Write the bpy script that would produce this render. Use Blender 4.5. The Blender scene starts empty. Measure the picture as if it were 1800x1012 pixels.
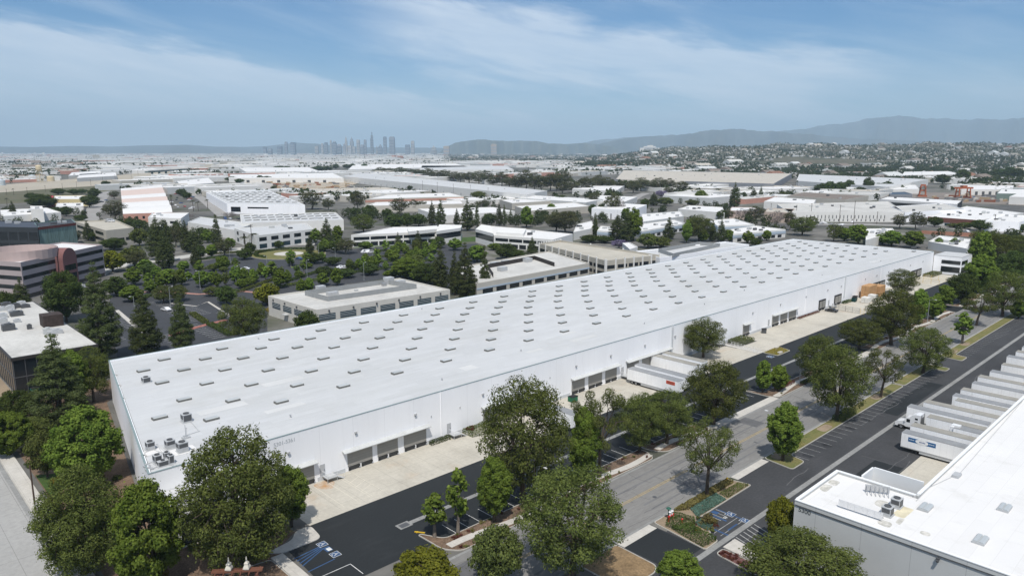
import bpy, math, random
import numpy as np
from mathutils import Vector
from math import sin, cos, tan, atan, atan2, radians, pi, sqrt, exp

S = bpy.context.scene
COL = S.collection
rnd = random.Random(7)

# ------------------------------------------------------------------ camera model
# World axes follow the street grid: X runs along the street, Y across it, origin under the drone.
FPX, HORIZON, CAMH, AZ = 1280.0, 265.0, 62.0, radians(43.6)
PITCH = atan((506 - HORIZON) / FPX)

def ray(px, py):
    r, u, w = px - 900.0, 506.0 - py, FPX
    up = u * cos(PITCH) - w * sin(PITCH); fw = u * sin(PITCH) + w * cos(PITCH)
    return r * cos(AZ) + fw * sin(AZ), -r * sin(AZ) + fw * cos(AZ), up

def G(px, py, z=0.0):
    """point of the photograph back on the level z"""
    a, b, c = ray(px, py)
    t = (z - CAMH) / c
    return a * t, b * t

def W(px, py, v):
    a, b, c = ray(px, py)
    t = v / b
    return a * t, CAMH + c * t

def depth(u, v):
    return u * sin(AZ) + v * cos(AZ)

def side(u, v):
    return u * cos(AZ) - v * sin(AZ)

def height_at(px, py_top, u, v):
    """height of a thing standing at u,v whose top is seen at row py_top"""
    D = depth(u, v)
    # up/fw = tan(elev)
    a = atan((506 - py_top) / FPX) - PITCH
    return CAMH + D * tan(a)

def polar(px, dist):
    """ground point at a forward distance, under photo column px"""
    x = (px - 900.0) / 1302.5 * dist
    return x * cos(AZ) + dist * sin(AZ), -x * sin(AZ) + dist * cos(AZ)

# ------------------------------------------------------------------ tagging
def tag(o, label=None, cat=None, group=None, kind=None):
    if label: o['label'] = label
    if cat: o['category'] = cat
    if group: o['group'] = group
    if kind: o['kind'] = kind
    return o

def thing(name, label, cat, loc=(0, 0, 0), rz=0.0, group=None):
    o = bpy.data.objects.new(name, None)
    o.empty_display_size = 0.5
    COL.objects.link(o)
    o.location = loc; o.rotation_euler = (0, 0, rz)
    return tag(o, label, cat, group)

def link_mesh(name, me, parent=None, loc=None):
    o = bpy.data.objects.new(name, me)
    COL.objects.link(o)
    if parent: o.parent = parent
    if loc: o.location = loc
    return o

def copy_tree(o, parent=None):
    c = o.copy(); COL.objects.link(c)
    if parent: c.parent = parent
    for ch in list(o.children):
        copy_tree(ch, c)
    return c

# ------------------------------------------------------------------ mesh builder
class MB:
    def __init__(self):
        self.v = []; self.f = []; self.m = []; self.cur = 0
    def mat(self, i): self.cur = i; return self
    def face(self, pts):
        n = len(self.v); self.v.extend(pts); self.f.append(list(range(n, n + len(pts)))); self.m.append(self.cur)
    def box(self, x0, x1, y0, y1, z0, z1):
        n = len(self.v)
        self.v += [(x0,y0,z0),(x1,y0,z0),(x1,y1,z0),(x0,y1,z0),(x0,y0,z1),(x1,y0,z1),(x1,y1,z1),(x0,y1,z1)]
        for q in ((0,3,2,1),(4,5,6,7),(0,1,5,4),(1,2,6,5),(2,3,7,6),(3,0,4,7)):
            self.f.append([n + i for i in q]); self.m.append(self.cur)
        return self
    def prism(self, poly, z0, z1):
        a = sum(poly[i][0]*poly[(i+1)%len(poly)][1]-poly[(i+1)%len(poly)][0]*poly[i][1] for i in range(len(poly)))
        if a < 0: poly = poly[::-1]
        n = len(self.v); k = len(poly)
        self.v += [(x,y,z0) for x,y in poly] + [(x,y,z1) for x,y in poly]
        self.f.append([n+i for i in range(k)][::-1]); self.m.append(self.cur)
        self.f.append([n+k+i for i in range(k)]); self.m.append(self.cur)
        for i in range(k):
            j = (i+1)%k
            self.f.append([n+i,n+j,n+k+j,n+k+i]); self.m.append(self.cur)
        return self
    def extrude_x(self, prof, x0, x1):
        """profile in (y,z) pushed along x"""
        n = len(self.v); k = len(prof)
        self.v += [(x0,y,z) for y,z in prof] + [(x1,y,z) for y,z in prof]
        self.f.append([n+i for i in range(k)][::-1]); self.m.append(self.cur)
        self.f.append([n+k+i for i in range(k)]); self.m.append(self.cur)
        for i in range(k):
            j=(i+1)%k
            self.f.append([n+i,n+j,n+k+j,n+k+i]); self.m.append(self.cur)
        return self
    def tube(self, p, q, r0, r1=None, n=8, cap=True):
        if r1 is None: r1 = r0
        p = Vector(p); q = Vector(q); d = (q-p)
        if d.length < 1e-6: return self
        d.normalize()
        a = d.orthogonal().normalized(); b = d.cross(a)
        s = len(self.v)
        for c, r in ((p, r0), (q, r1)):
            for i in range(n):
                t = 2*pi*i/n
                self.v.append(tuple(c + a*(r*cos(t)) + b*(r*sin(t))))
        for i in range(n):
            j = (i+1)%n
            self.f.append([s+i, s+j, s+n+j, s+n+i]); self.m.append(self.cur)
        if cap:
            self.f.append([s+i for i in range(n)][::-1]); self.m.append(self.cur)
            self.f.append([s+n+i for i in range(n)]); self.m.append(self.cur)
        return self
    def path(self, pts, r, n=6):
        for a, b in zip(pts[:-1], pts[1:]): self.tube(a, b, r, r, n)
        return self
    def lathe(self, prof, cx=0, cy=0, n=16):
        s = len(self.v)
        for r, z in prof:
            for i in range(n):
                t = 2*pi*i/n
                self.v.append((cx + r*cos(t), cy + r*sin(t), z))
        for k in range(len(prof)-1):
            for i in range(n):
                j=(i+1)%n
                self.f.append([s+k*n+i, s+k*n+j, s+(k+1)*n+j, s+(k+1)*n+i]); self.m.append(self.cur)
        self.f.append([s+i for i in range(n)][::-1]); self.m.append(self.cur)
        self.f.append([s+(len(prof)-1)*n+i for i in range(n)]); self.m.append(self.cur)
        return self
    def mesh(self, name, mats, off=(0,0,0), smooth=False):
        me = bpy.data.meshes.new(name)
        ox, oy, oz = off
        me.from_pydata([(x-ox, y-oy, z-oz) for x,y,z in self.v], [], self.f)
        if not isinstance(mats, (list, tuple)): mats = [mats]
        for m in mats: me.materials.append(m)
        if len(mats) > 1: me.polygons.foreach_set('material_index', self.m)
        if smooth: me.polygons.foreach_set('use_smooth', [True]*len(self.f))
        me.update()
        return me
    def build(self, name, mats, parent=None, local=False, smooth=False):
        """vertices are given in world metres unless local"""
        off = (0,0,0)
        if parent and not local:
            p = parent
            while p:
                off = tuple(a+b for a,b in zip(off, p.location)); p = p.parent
        return link_mesh(name, self.mesh(name, mats, off, smooth), parent)
    def place(self, name, mats, label, cat, group=None, kind=None):
        """one-mesh thing whose origin sits at its base"""
        xs=[p[0] for p in self.v]; ys=[p[1] for p in self.v]; zs=[p[2] for p in self.v]
        o=((min(xs)+max(xs))/2,(min(ys)+max(ys))/2,min(zs))
        ob=link_mesh(name,self.mesh(name,mats,o),None,o)
        return tag(ob,label,cat,group,kind)

# ------------------------------------------------------------------ materials
MATS = {}
def lin(c):
    return tuple(((x/255)/12.92 if x/255 <= 0.04045 else ((x/255+0.055)/1.055)**2.4) for x in c)

def material(name, col, rough=0.8, var=0.0, scale=0.3, spec=0.3, metal=0.0, col2=None, detail=5, stretch=None, var2=None, scale2=4.0, bump=0.0, obj=False):
    """principled surface with world-space mottling between col and col2"""
    m = bpy.data.materials.new(name); m.use_nodes = True
    nt = m.node_tree; N = nt.nodes; L = nt.links
    b = N['Principled BSDF']
    b.inputs['Roughness'].default_value = rough
    b.inputs['Metallic'].default_value = metal
    b.inputs['Specular IOR Level'].default_value = spec
    col = tuple(col)
    if var or col2:
        g = N.new('ShaderNodeTexCoord') if obj else N.new('ShaderNodeNewGeometry')
        src = g.outputs['Object'] if obj else g.outputs['Position']
        if stretch:
            mp = N.new('ShaderNodeMapping'); mp.inputs['Scale'].default_value = stretch
            L.new(src, mp.inputs['Vector']); src = mp.outputs['Vector']
        n = N.new('ShaderNodeTexNoise'); n.inputs['Scale'].default_value = scale; n.inputs['Detail'].default_value = detail
        n.inputs['Roughness'].default_value = 0.62
        L.new(src, n.inputs['Vector'])
        r = N.new('ShaderNodeValToRGB')
        c2 = col2 or tuple(x*(1-var) for x in col)
        c1 = col if col2 else tuple(min(1, x*(1+var*0.5)) for x in col)
        r.color_ramp.elements[0].position = 0.34; r.color_ramp.elements[1].position = 0.66
        r.color_ramp.elements[0].color = (*c2, 1); r.color_ramp.elements[1].color = (*c1, 1)
        L.new(n.outputs['Fac'], r.inputs['Fac'])
        out = r.outputs['Color']
        if var2:
            n2 = N.new('ShaderNodeTexNoise'); n2.inputs['Scale'].default_value = scale2; n2.inputs['Detail'].default_value = 4
            L.new(src, n2.inputs['Vector'])
            mr = N.new('ShaderNodeMapRange'); mr.inputs['From Min'].default_value = .3; mr.inputs['From Max'].default_value = .7
            mr.inputs['To Min'].default_value = 1-var2; mr.inputs['To Max'].default_value = 1+var2
            L.new(n2.outputs['Fac'], mr.inputs['Value'])
            mx = N.new('ShaderNodeMix'); mx.data_type = 'RGBA'; mx.blend_type = 'MULTIPLY'; mx.inputs['Factor'].default_value = 1
            L.new(out, mx.inputs['A']); L.new(mr.outputs['Result'], mx.inputs['B'])
            out = mx.outputs['Result']
        L.new(out, b.inputs['Base Color'])
        if bump:
            bp = N.new('ShaderNodeBump'); bp.inputs['Strength'].default_value = bump; bp.inputs['Distance'].default_value = .05
            L.new(n.outputs['Fac'], bp.inputs['Height']); L.new(bp.outputs['Normal'], b.inputs['Normal'])
    else:
        b.inputs['Base Color'].default_value = (*col, 1)
    MATS[name] = m
    return m

def overlay_lines(m, axis, period, width, dark, offset=0.0):
    """multiply thin joints across a surface at a fixed spacing along one world axis"""
    nt = m.node_tree; N = nt.nodes; L = nt.links; b = N['Principled BSDF']
    g = N.new('ShaderNodeNewGeometry'); s = N.new('ShaderNodeSeparateXYZ'); L.new(g.outputs['Position'], s.inputs[0])
    a = N.new('ShaderNodeMath'); a.operation = 'ADD'; a.inputs[1].default_value = -offset + 1000*period; L.new(s.outputs[axis], a.inputs[0])
    d = N.new('ShaderNodeMath'); d.operation = 'DIVIDE'; d.inputs[1].default_value = period; L.new(a.outputs[0], d.inputs[0])
    fr = N.new('ShaderNodeMath'); fr.operation = 'FRACT'; L.new(d.outputs[0], fr.inputs[0])
    lt = N.new('ShaderNodeMath'); lt.operation = 'LESS_THAN'; lt.inputs[1].default_value = width/period; L.new(fr.outputs[0], lt.inputs[0])
    mr = N.new('ShaderNodeMapRange'); mr.inputs['To Min'].default_value = 1; mr.inputs['To Max'].default_value = dark
    L.new(lt.outputs[0], mr.inputs['Value'])
    mx = N.new('ShaderNodeMix'); mx.data_type = 'RGBA'; mx.blend_type = 'MULTIPLY'; mx.inputs['Factor'].default_value = 1
    inp = b.inputs['Base Color']
    if inp.is_linked:
        L.new(inp.links[0].from_socket, mx.inputs['A'])
    else:
        mx.inputs['A'].default_value = inp.default_value
    L.new(mr.outputs['Result'], mx.inputs['B'])
    L.new(mx.outputs['Result'], inp)

def stain(m, col, scale, lo, hi, strength, stretch=(1,1,1), seed=0.0):
    """blotches of another colour laid over the base"""
    nt = m.node_tree; N = nt.nodes; L = nt.links; b = N['Principled BSDF']
    g = N.new('ShaderNodeNewGeometry'); mp = N.new('ShaderNodeMapping')
    mp.inputs['Scale'].default_value = stretch; mp.inputs['Location'].default_value = (seed, seed*2, 0)
    L.new(g.outputs['Position'], mp.inputs['Vector'])
    n = N.new('ShaderNodeTexNoise'); n.inputs['Scale'].default_value = scale; n.inputs['Detail'].default_value = 6; n.inputs['Roughness'].default_value = .65
    L.new(mp.outputs['Vector'], n.inputs['Vector'])
    mr = N.new('ShaderNodeMapRange'); mr.inputs['From Min'].default_value = lo; mr.inputs['From Max'].default_value = hi
    mr.inputs['To Max'].default_value = strength
    L.new(n.outputs['Fac'], mr.inputs['Value'])
    mx = N.new('ShaderNodeMix'); mx.data_type = 'RGBA'; mx.inputs['B'].default_value = (*col, 1)
    inp = b.inputs['Base Color']
    if inp.is_linked: L.new(inp.links[0].from_socket, mx.inputs['A'])
    else: mx.inputs['A'].default_value = inp.default_value
    L.new(mr.outputs['Result'], mx.inputs['Factor']); L.new(mx.outputs['Result'], inp)

def overlay_sheets(m, w, h, c2, joint, mortar=.05, seed=0.0):
    """lapped membrane sheets: each sheet a touch lighter or darker than its neighbour"""
    nt = m.node_tree; N = nt.nodes; L = nt.links; b = N['Principled BSDF']
    g = N.new('ShaderNodeNewGeometry'); mp = N.new('ShaderNodeMapping'); mp.inputs['Location'].default_value = (seed, seed*.7, 0); L.new(g.outputs['Position'], mp.inputs['Vector'])
    br = N.new('ShaderNodeTexBrick'); br.inputs['Scale'].default_value = 1; br.inputs['Brick Width'].default_value = w; br.inputs['Row Height'].default_value = h
    br.inputs['Mortar Size'].default_value = mortar; br.inputs['Mortar Smooth'].default_value = .3; br.inputs['Color1'].default_value = (1, 1, 1, 1); br.inputs['Color2'].default_value = (c2, c2, c2*.995, 1); br.inputs['Mortar'].default_value = (joint, joint, joint*.99, 1)
    L.new(mp.outputs['Vector'], br.inputs['Vector'])
    mx = N.new('ShaderNodeMix'); mx.data_type = 'RGBA'; mx.blend_type = 'MULTIPLY'; mx.inputs['Factor'].default_value = 1
    inp = b.inputs['Base Color']; L.new(inp.links[0].from_socket, mx.inputs['A']); L.new(br.outputs['Color'], mx.inputs['B']); L.new(mx.outputs['Result'], inp)

def foliage(name, c_dark, c_light, hue=0.013, trans=0.22):
    m = bpy.data.materials.new(name); m.use_nodes = True
    nt = m.node_tree; N = nt.nodes; L = nt.links
    N.remove(N['Principled BSDF'])
    g = N.new('ShaderNodeNewGeometry'); oi = N.new('ShaderNodeObjectInfo'); tc = N.new('ShaderNodeTexCoord')
    n = N.new('ShaderNodeTexNoise'); n.inputs['Scale'].default_value = 0.55; n.inputs['Detail'].default_value = 3
    L.new(tc.outputs['Object'], n.inputs['Vector'])
    ad = N.new('ShaderNodeMath'); ad.operation = 'MULTIPLY_ADD'; ad.inputs[1].default_value = 0.55
    L.new(g.outputs['Random Per Island'], ad.inputs[0])
    sc = N.new('ShaderNodeMapRange'); sc.inputs['From Min'].default_value=.3; sc.inputs['From Max'].default_value=.7; sc.inputs['To Min'].default_value=0; sc.inputs['To Max'].default_value=.45
    L.new(n.outputs['Fac'], sc.inputs['Value']); L.new(sc.outputs['Result'], ad.inputs[2])
    r = N.new('ShaderNodeValToRGB')
    r.color_ramp.elements[0].color = (*c_dark, 1); r.color_ramp.elements[1].color = (*c_light, 1)
    L.new(ad.outputs[0], r.inputs['Fac'])
    h = N.new('ShaderNodeHueSaturation')
    mr = N.new('ShaderNodeMapRange'); mr.inputs['To Min'].default_value = .5-hue; mr.inputs['To Max'].default_value = .5+hue*.6
    L.new(oi.outputs['Random'], mr.inputs['Value']); L.new(mr.outputs['Result'], h.inputs['Hue'])
    mv = N.new('ShaderNodeMapRange'); mv.inputs['To Min'].default_value = .8; mv.inputs['To Max'].default_value = 1.22
    L.new(oi.outputs['Random'], mv.inputs['Value']); L.new(mv.outputs['Result'], h.inputs['Value'])
    L.new(r.outputs['Color'], h.inputs['Color'])
    d = N.new('ShaderNodeBsdfDiffuse'); t = N.new('ShaderNodeBsdfTranslucent'); mx = N.new('ShaderNodeMixShader')
    mx.inputs['Fac'].default_value = trans
    L.new(h.outputs['Color'], d.inputs['Color']); L.new(h.outputs['Color'], t.inputs['Color'])
    L.new(d.outputs[0], mx.inputs[1]); L.new(t.outputs[0], mx.inputs[2])
    L.new(mx.outputs[0], N['Material Output'].inputs['Surface'])
    MATS[name] = m
    return m

M = material
white_wall = M('white wall paint', (.90,.905,.92), .7, var=.04, scale=.12, stretch=(1,1,.25))
stain(white_wall, (.66,.67,.67), 1.1, .55, .8, .25, (1,1,.07), 5.0)
overlay_lines(white_wall, 0, 7.3, .09, .88, 34.2)
white_roof = M('white roof coating', (.525,.532,.535), .75, var=.05, scale=.035, var2=.03, scale2=.6, detail=8, stretch=(.35,1,1))
stain(white_roof, (.45,.455,.44), .07, .48, .72, .55, (.25,1.0,1), 3.1)
stain(white_roof, (.62,.62,.61), .2, .56, .70, .35, (.5,1.0,1), 7.7)
stain(white_roof, (.30,.31,.29), .9, .62, .8, .5, (.12,1.3,1), 9.4)
overlay_sheets(white_roof, 11.6, 1.9, .945, .86, .04)
stain(white_roof, (.40,.395,.37), .035, .56, .74, .5, (1,1,1), 21.0)
bright_roof = M('bright roof membrane', (.70,.69,.675), .7, var=.03, scale=.1)
stain(bright_roof, (.50,.49,.45), .30, .56, .78, .55, (1,.5,1), 2.2)
overlay_sheets(bright_roof, 14.0, 2.4, .96, .90, .04, 3.0)
trim_green = M('pale green trim', (.22,.28,.28), .6)
grey_concrete_wall = M('grey tilt wall paint', (.53,.54,.53), .8, var=.05, scale=.2)
overlay_lines(grey_concrete_wall, 1, 6.6, .07, .72, 1.8)
door_grey = M('grey roll door', (.30,.29,.265), .55, var=.05, scale=.5)
overlay_lines(door_grey, 2, .55, .05, .8)
awning_metal = M('white awning metal', (.50,.51,.50), .6, var=.1, scale=.4)
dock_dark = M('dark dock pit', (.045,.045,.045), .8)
rubber = M('black rubber', (.02,.02,.021), .8)
steel = M('galvanised steel', (.42,.43,.44), .4, metal=.6, var=.1, scale=2)
grey_metal = M('grey sheet metal', (.44,.45,.455), .5, var=.1, scale=1.2)
dark_metal = M('dark grille metal', (.085,.088,.092), .5)
skylight_glass = M('frosted skylight dome', (.50,.52,.52), .35, col2=(.34,.355,.35), scale=.05, spec=.5)
skylight_curb = M('grey skylight curb', (.15,.15,.14), .7)
asphalt_new = M('sealed asphalt', (.019,.022,.024), .85, var=.12, scale=.09, var2=.12, scale2=3.0, detail=8)
stain(asphalt_new, (.055,.057,.06), .16, .55, .75, .35, (.4,1,1), 4.0)
asphalt_old = M('worn asphalt', (.054,.055,.058), .88, var=.22, scale=.07, var2=.15, scale2=2.2, detail=8)
stain(asphalt_old, (.025,.026,.028), .12, .54, .72, .55, (.35,1,1), 1.0)
stain(asphalt_old, (.13,.13,.13), .5, .62, .8, .4, (.2,1.6,1), 6.0)
street_mat = M('grey street paving', (.21,.205,.195), .9, var=.16, scale=.05, var2=.1, scale2=2.0, detail=8, stretch=(.3,1.2,1))
stain(street_mat, (.13,.13,.132), .55, .55, .75, .55, (.06,1.1,1), 2.7)
stain(street_mat, (.34,.335,.32), .18, .58, .75, .5, (.5,1,1), 5.5)
concrete = M('pale concrete', (.48,.45,.385), .85, var=.1, scale=.08, var2=.07, scale2=1.5, detail=8)
stain(concrete, (.30,.275,.23), .13, .48, .72, .6, (1,.5,1), 8.2)
stain(concrete, (.44,.30,.18), .11, .58, .76, .5, (1,.8,1), 11.3)
overlay_lines(concrete, 0, 4.6, .07, .72, .3)
overlay_lines(concrete, 1, 4.7, .07, .74, .5)
concrete_street = M('concrete street', (.34,.335,.32), .85, var=.1, scale=.06, var2=.08, scale2=1.2, detail=8)
stain(concrete_street, (.3,.295,.28), .3, .55, .75, .5, (1.4,.06,1), 3.3)
overlay_lines(concrete_street, 0, 3.65, .08, .7, 1.0)
overlay_lines(concrete_street, 1, 9.0, .1, .75, 1.0)
sidewalk_mat = M('sidewalk concrete', (.50,.475,.43), .85, var=.1, scale=.3, var2=.06, scale2=2)
overlay_lines(sidewalk_mat, 0, 1.6, .05, .78)
kerb_mat = M('kerb concrete', (.42,.40,.36), .85, var=.15, scale=.4)
gutter_mat = M('gutter concrete', (.26,.26,.25), .85, var=.15, scale=.25, var2=.1, scale2=2)
overlay_lines(gutter_mat, 0, 3.1, .08, .7)
mulch = M('brown bark mulch', (.165,.112,.076), .95, var=.35, scale=.5, var2=.35, scale2=4, detail=8, bump=.5)
dry_dirt = M('pale dry dirt', (.27,.21,.145), .95, var=.2, scale=.25, var2=.12, scale2=3)
lawn_mat = M('patchy lawn', (.105,.125,.035), .95, col2=(.20,.165,.07), scale=.22, var2=.25, scale2=5, detail=8, bump=.6)
lawn_green = M('green lawn', (.055,.10,.022), .95, var=.3, scale=.3, var2=.25, scale2=5, bump=.6)
paint_white = M('road paint white', (.62,.62,.60), .7, var=.2, scale=1.5)
paint_worn = M('worn road paint', (.36,.36,.35), .7, var=.3, scale=1.2)
paint_blue = M('road paint blue', (.035,.085,.19), .7, var=.25, scale=1.0)
paint_yellow = M('worn yellow road paint', (.43,.31,.10), .75, var=.3, scale=.8)
paint_red = M('red kerb paint', (.35,.05,.04), .7)
brick_paving = M('red brick paving', (.32,.13,.10), .85, var=.2, scale=.6)
glass_dark = M('dark window glass', (.012,.016,.02), .12, spec=.6)
glass_blue = M('blue green window glass', (.02,.045,.06), .12, spec=.6)
blind = M('pale window blind', (.3,.33,.34), .5)
cream_wall = M('cream office wall', (.56,.54,.49), .8, var=.06, scale=.3)
beige_wall = M('beige office wall', (.50,.47,.41), .8, var=.05, scale=.3)
offwhite_wall = M('off white stucco', (.70,.69,.66), .8, var=.05, scale=.15)
pink_wall = M('pinkish stucco', (.40,.34,.335), .8, var=.05, scale=.3)
salmon_wall = M('salmon stucco', (.50,.27,.21), .8, var=.08, scale=.2)
brick_wall = M('red brown brick', (.20,.085,.065), .85, var=.1, scale=.5)
grey_panel = M('blue grey wall panel', (.235,.245,.265), .7, var=.06, scale=.1)
pale_blue_band = M('pale blue fascia', (.40,.47,.54), .7)
yellow_wall = M('pale yellow stucco', (.60,.50,.28), .8)
red_wall = M('red stucco', (.40,.05,.06), .8)
green_glass = M('green patterned glass', (.20,.29,.26), .3, var=.45, scale=.6, stretch=(2.2,2.2,.25))
old_roof = M('dusty flat roof', (.52,.51,.48), .85, var=.16, scale=.06, var2=.08, scale2=.8, detail=8)
stain(old_roof, (.30,.285,.26), .1, .55, .75, .6, (1,.6,1), 1.5)
tan_roof = M('tan gravel roof', (.47,.435,.375), .9, var=.12, scale=.08, detail=8)
brown_roof = M('brown flat roof', (.20,.165,.14), .9, var=.15, scale=.1)
terra_roof = M('terracotta roof', (.25,.13,.085), .85, var=.25, scale=.3)
deck_mat = M('parking deck concrete', (.45,.42,.355), .85, var=.1, scale=.1)
overlay_lines(deck_mat, 0, 5.5, .25, .9)
screen_metal = M('ribbed roof screen', (.30,.31,.31), .6, var=.08, scale=.4)
overlay_lines(screen_metal, 2, .35, .1, .8)
dark_screen = M('dark wood screen', (.045,.038,.035), .8, var=.3, scale=.8)
trailer_white = M('white trailer panel', (.9,.905,.91), .45, var=.05, scale=.3)
stain(trailer_white, (.45,.43,.40), 1.4, .58, .82, .5, (1,1,.15), 1.0)
overlay_lines(trailer_white, 1, 1.2, .04, .84)
trailer_roof = M('grey trailer roof', (.27,.275,.28), .5, var=.15, scale=.25, obj=True)
truck_paint = M('white truck paint', (.76,.77,.78), .25, spec=.5)
chrome = M('polished metal', (.6,.6,.6), .2, metal=1)
car_white = M('white car paint', (.75,.75,.76), .25, spec=.5)
car_silver = M('silver car paint', (.36,.37,.38), .3, spec=.5)
car_dark = M('dark car paint', (.03,.032,.036), .25, spec=.5)
car_red = M('red car paint', (.30,.03,.03), .25, spec=.5)
car_blue = M('blue car paint', (.05,.09,.2), .25, spec=.5)
bin_green = M('green dumpster paint', (.02,.13,.065), .5, var=.15, scale=1)
bin_teal = M('dark teal bin', (.01,.05,.05), .5)
cardboard = M('brown cardboard', (.46,.27,.13), .85, var=.1, scale=.8)
overlay_lines(cardboard, 2, 1.15, .05, .6)
wrap_white = M('white wrapped goods', (.68,.67,.63), .6, var=.1, scale=1)
wood_pallet = M('pallet timber', (.40,.29,.17), .85, var=.15, scale=1)
safety_yellow = M('yellow safety paint', (.62,.40,.02), .5)
blue_sign = M('blue label', (.012,.11,.28), .4)
red_sign = M('red orange label', (.55,.075,.03), .5)
lettering = M('grey lettering', (.50,.52,.54), .6)
dark_lettering = M('dark lettering', (.10,.11,.11), .6)
white_letter = M('white lettering', (.8,.8,.8), .5)
red_brown = M('red brown beam', (.16,.07,.045), .7, var=.1, scale=1)
cream_stone = M('cream cast stone', (.60,.57,.49), .8, var=.06, scale=1)
bark = M('tree bark', (.085,.066,.05), .95, var=.3, scale=1.5, obj=True)
pale_bark = M('pale bark', (.22,.19,.16), .95, var=.3, scale=1.2, obj=True)
pole_wood = M('brown timber pole', (.075,.05,.038), .9)
pole_metal = M('grey lamp pole', (.30,.32,.32), .5)
white_metal = M('white painted metal', (.7,.7,.7), .4)
hydrant_red = M('hydrant red', (.5,.03,.02), .4)
valve_green = M('valve green', (.02,.10,.07), .5)
terracotta_crane = M('orange crane paint', (.36,.11,.05), .6)
tank_cream = M('cream tank paint', (.58,.49,.33), .6, var=.06, scale=.3)
river_concrete = M('river channel concrete', (.40,.36,.29), .9, var=.12, scale=.012, detail=8)
stain(river_concrete, (.27,.23,.17), .006, .5, .7, .6, (1,1,1), 2.0)
freight_brown = M('rail car brown', (.09,.05,.045), .8)
bridge_steel = M('green bridge steel', (.07,.11,.11), .7)
tower_blue = M('blue glass tower', (.17,.21,.26), .35, spec=.5, var=.2, scale=.03)
tower_pale = M('pale stone tower', (.40,.39,.37), .7, var=.15, scale=.02)
tower_mid = M('grey tower', (.28,.30,.33), .5, var=.15, scale=.02)
tower_tan = M('tan tower', (.40,.32,.25), .7)
hill_mat = M('dry chaparral hills', (.085,.08,.05), .95, col2=(.05,.058,.034), scale=.0012, detail=10, var2=.3, scale2=.02)
mountain_mat = M('mountain slopes', (.075,.07,.05), .95, col2=(.04,.045,.035), scale=.0006, detail=12, var2=.3, scale2=.006)
house_hill_mat = M('hill suburb ground', (.055,.062,.032), .95, col2=(.12,.10,.065), scale=.004, detail=9, var2=.4, scale2=.03)

# ground: city asphalt, dirt and scrub mottled
ground_mat = M('city ground', (.185,.175,.155), .95, col2=(.075,.075,.073), scale=.012, detail=10, var2=.3, scale2=.09)
stain(ground_mat, (.055,.065,.03), .018, .50, .64, .85, (1,1,1), 4.4)

leaf_pine = foliage('pine needles', (.028,.043,.012), (.162,.188,.050))
leaf_round = foliage('dense dark leaves', (.024,.043,.013), (.10,.135,.036))
leaf_bright = foliage('bright green leaves', (.045,.088,.014), (.20,.275,.05))
leaf_conifer = foliage('dark conifer needles', (.028,.043,.016), (.122,.143,.052))
leaf_gum = foliage('dull gum leaves', (.036,.045,.020), (.14,.14,.066))
leaf_yellow = foliage('yellow green leaves', (.07,.085,.010), (.20,.20,.028))
leaf_purple = foliage('mauve blossom', (.10,.085,.14), (.22,.19,.30))
leaf_grey = foliage('sparse grey twigs', (.10,.085,.08), (.24,.21,.20))
leaf_olive = foliage('olive leaves', (.034,.050,.014), (.162,.188,.054))
leaf_palm = foliage('palm fronds', (.025,.04,.014), (.13,.14,.05))
leaf_teal = foliage('grey green succulents', (.05,.10,.075), (.13,.21,.165), .01)
leaf_red = foliage('reddish shrub leaves', (.06,.022,.018), (.19,.075,.05))
leaf_gold = foliage('golden shrub leaves', (.13,.10,.015), (.34,.26,.045))
leaf_grass = foliage('ornamental grass blades', (.09,.085,.025), (.26,.23,.085))
leaf_far = foliage('far tree foliage', (.028,.045,.018), (.082,.105,.042))
# ------------------------------------------------------------------ trees
def quads_mesh(name, P, Nn, size, rng, mat, aspect=0.75, jitter=.9, droop=0.0):
    """one small leaf quad at every point, roughly facing its normal"""
    k = len(P)
    n = Nn + rng.normal(0, jitter, (k, 3)); n /= np.linalg.norm(n, axis=1)[:, None] + 1e-9
    r = rng.normal(0, 1, (k, 3)); a = np.cross(n, r); a /= np.linalg.norm(a, axis=1)[:, None] + 1e-9
    a[:, 2] -= droop; a /= np.linalg.norm(a, axis=1)[:, None] + 1e-9
    b = np.cross(n, a)
    s = (np.asarray(size) * rng.uniform(.65, 1.35, k))[:, None]
    a = a * s; b = b * s * aspect
    V = np.empty((k, 4, 3)); V[:, 0] = P - a; V[:, 1] = P - b*.8; V[:, 2] = P + a; V[:, 3] = P + b
    V = V.reshape(-1, 3)
    me = bpy.data.meshes.new(name)
    me.vertices.add(4*k); me.vertices.foreach_set('co', V.astype(np.float32).ravel())
    me.loops.add(4*k); me.loops.foreach_set('vertex_index', np.arange(4*k, dtype=np.int32))
    me.polygons.add(k); me.polygons.foreach_set('loop_start', np.arange(0, 4*k, 4, dtype=np.int32))
    try: me.polygons.foreach_set('loop_total', np.full(k, 4, dtype=np.int32))
    except Exception: pass
    me.materials.append(mat)
    me.update(calc_edges=True); me.validate()
    return me

def clump_points(C, R, per, rng, flat=.75, shell=.55):
    """points filling each clump, denser near its skin; returns points and outward normals"""
    P = []; Nn = []
    for c, r in zip(C, R):
        k = int(per * (r / np.mean(R))**2)
        d = rng.normal(0, 1, (k, 3)); d /= np.linalg.norm(d, axis=1)[:, None]
        rad = r * (shell + (1-shell) * rng.random(k))**(0.7)
        rad *= 1 + .22*np.sin(5*d[:, 0] + c[0]*3)*np.cos(4*d[:, 1] + c[1])
        p = d * rad[:, None]; p[:, 2] *= flat
        P.append(c + p); Nn.append(d)
    return np.vstack(P), np.vstack(Nn)

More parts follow.
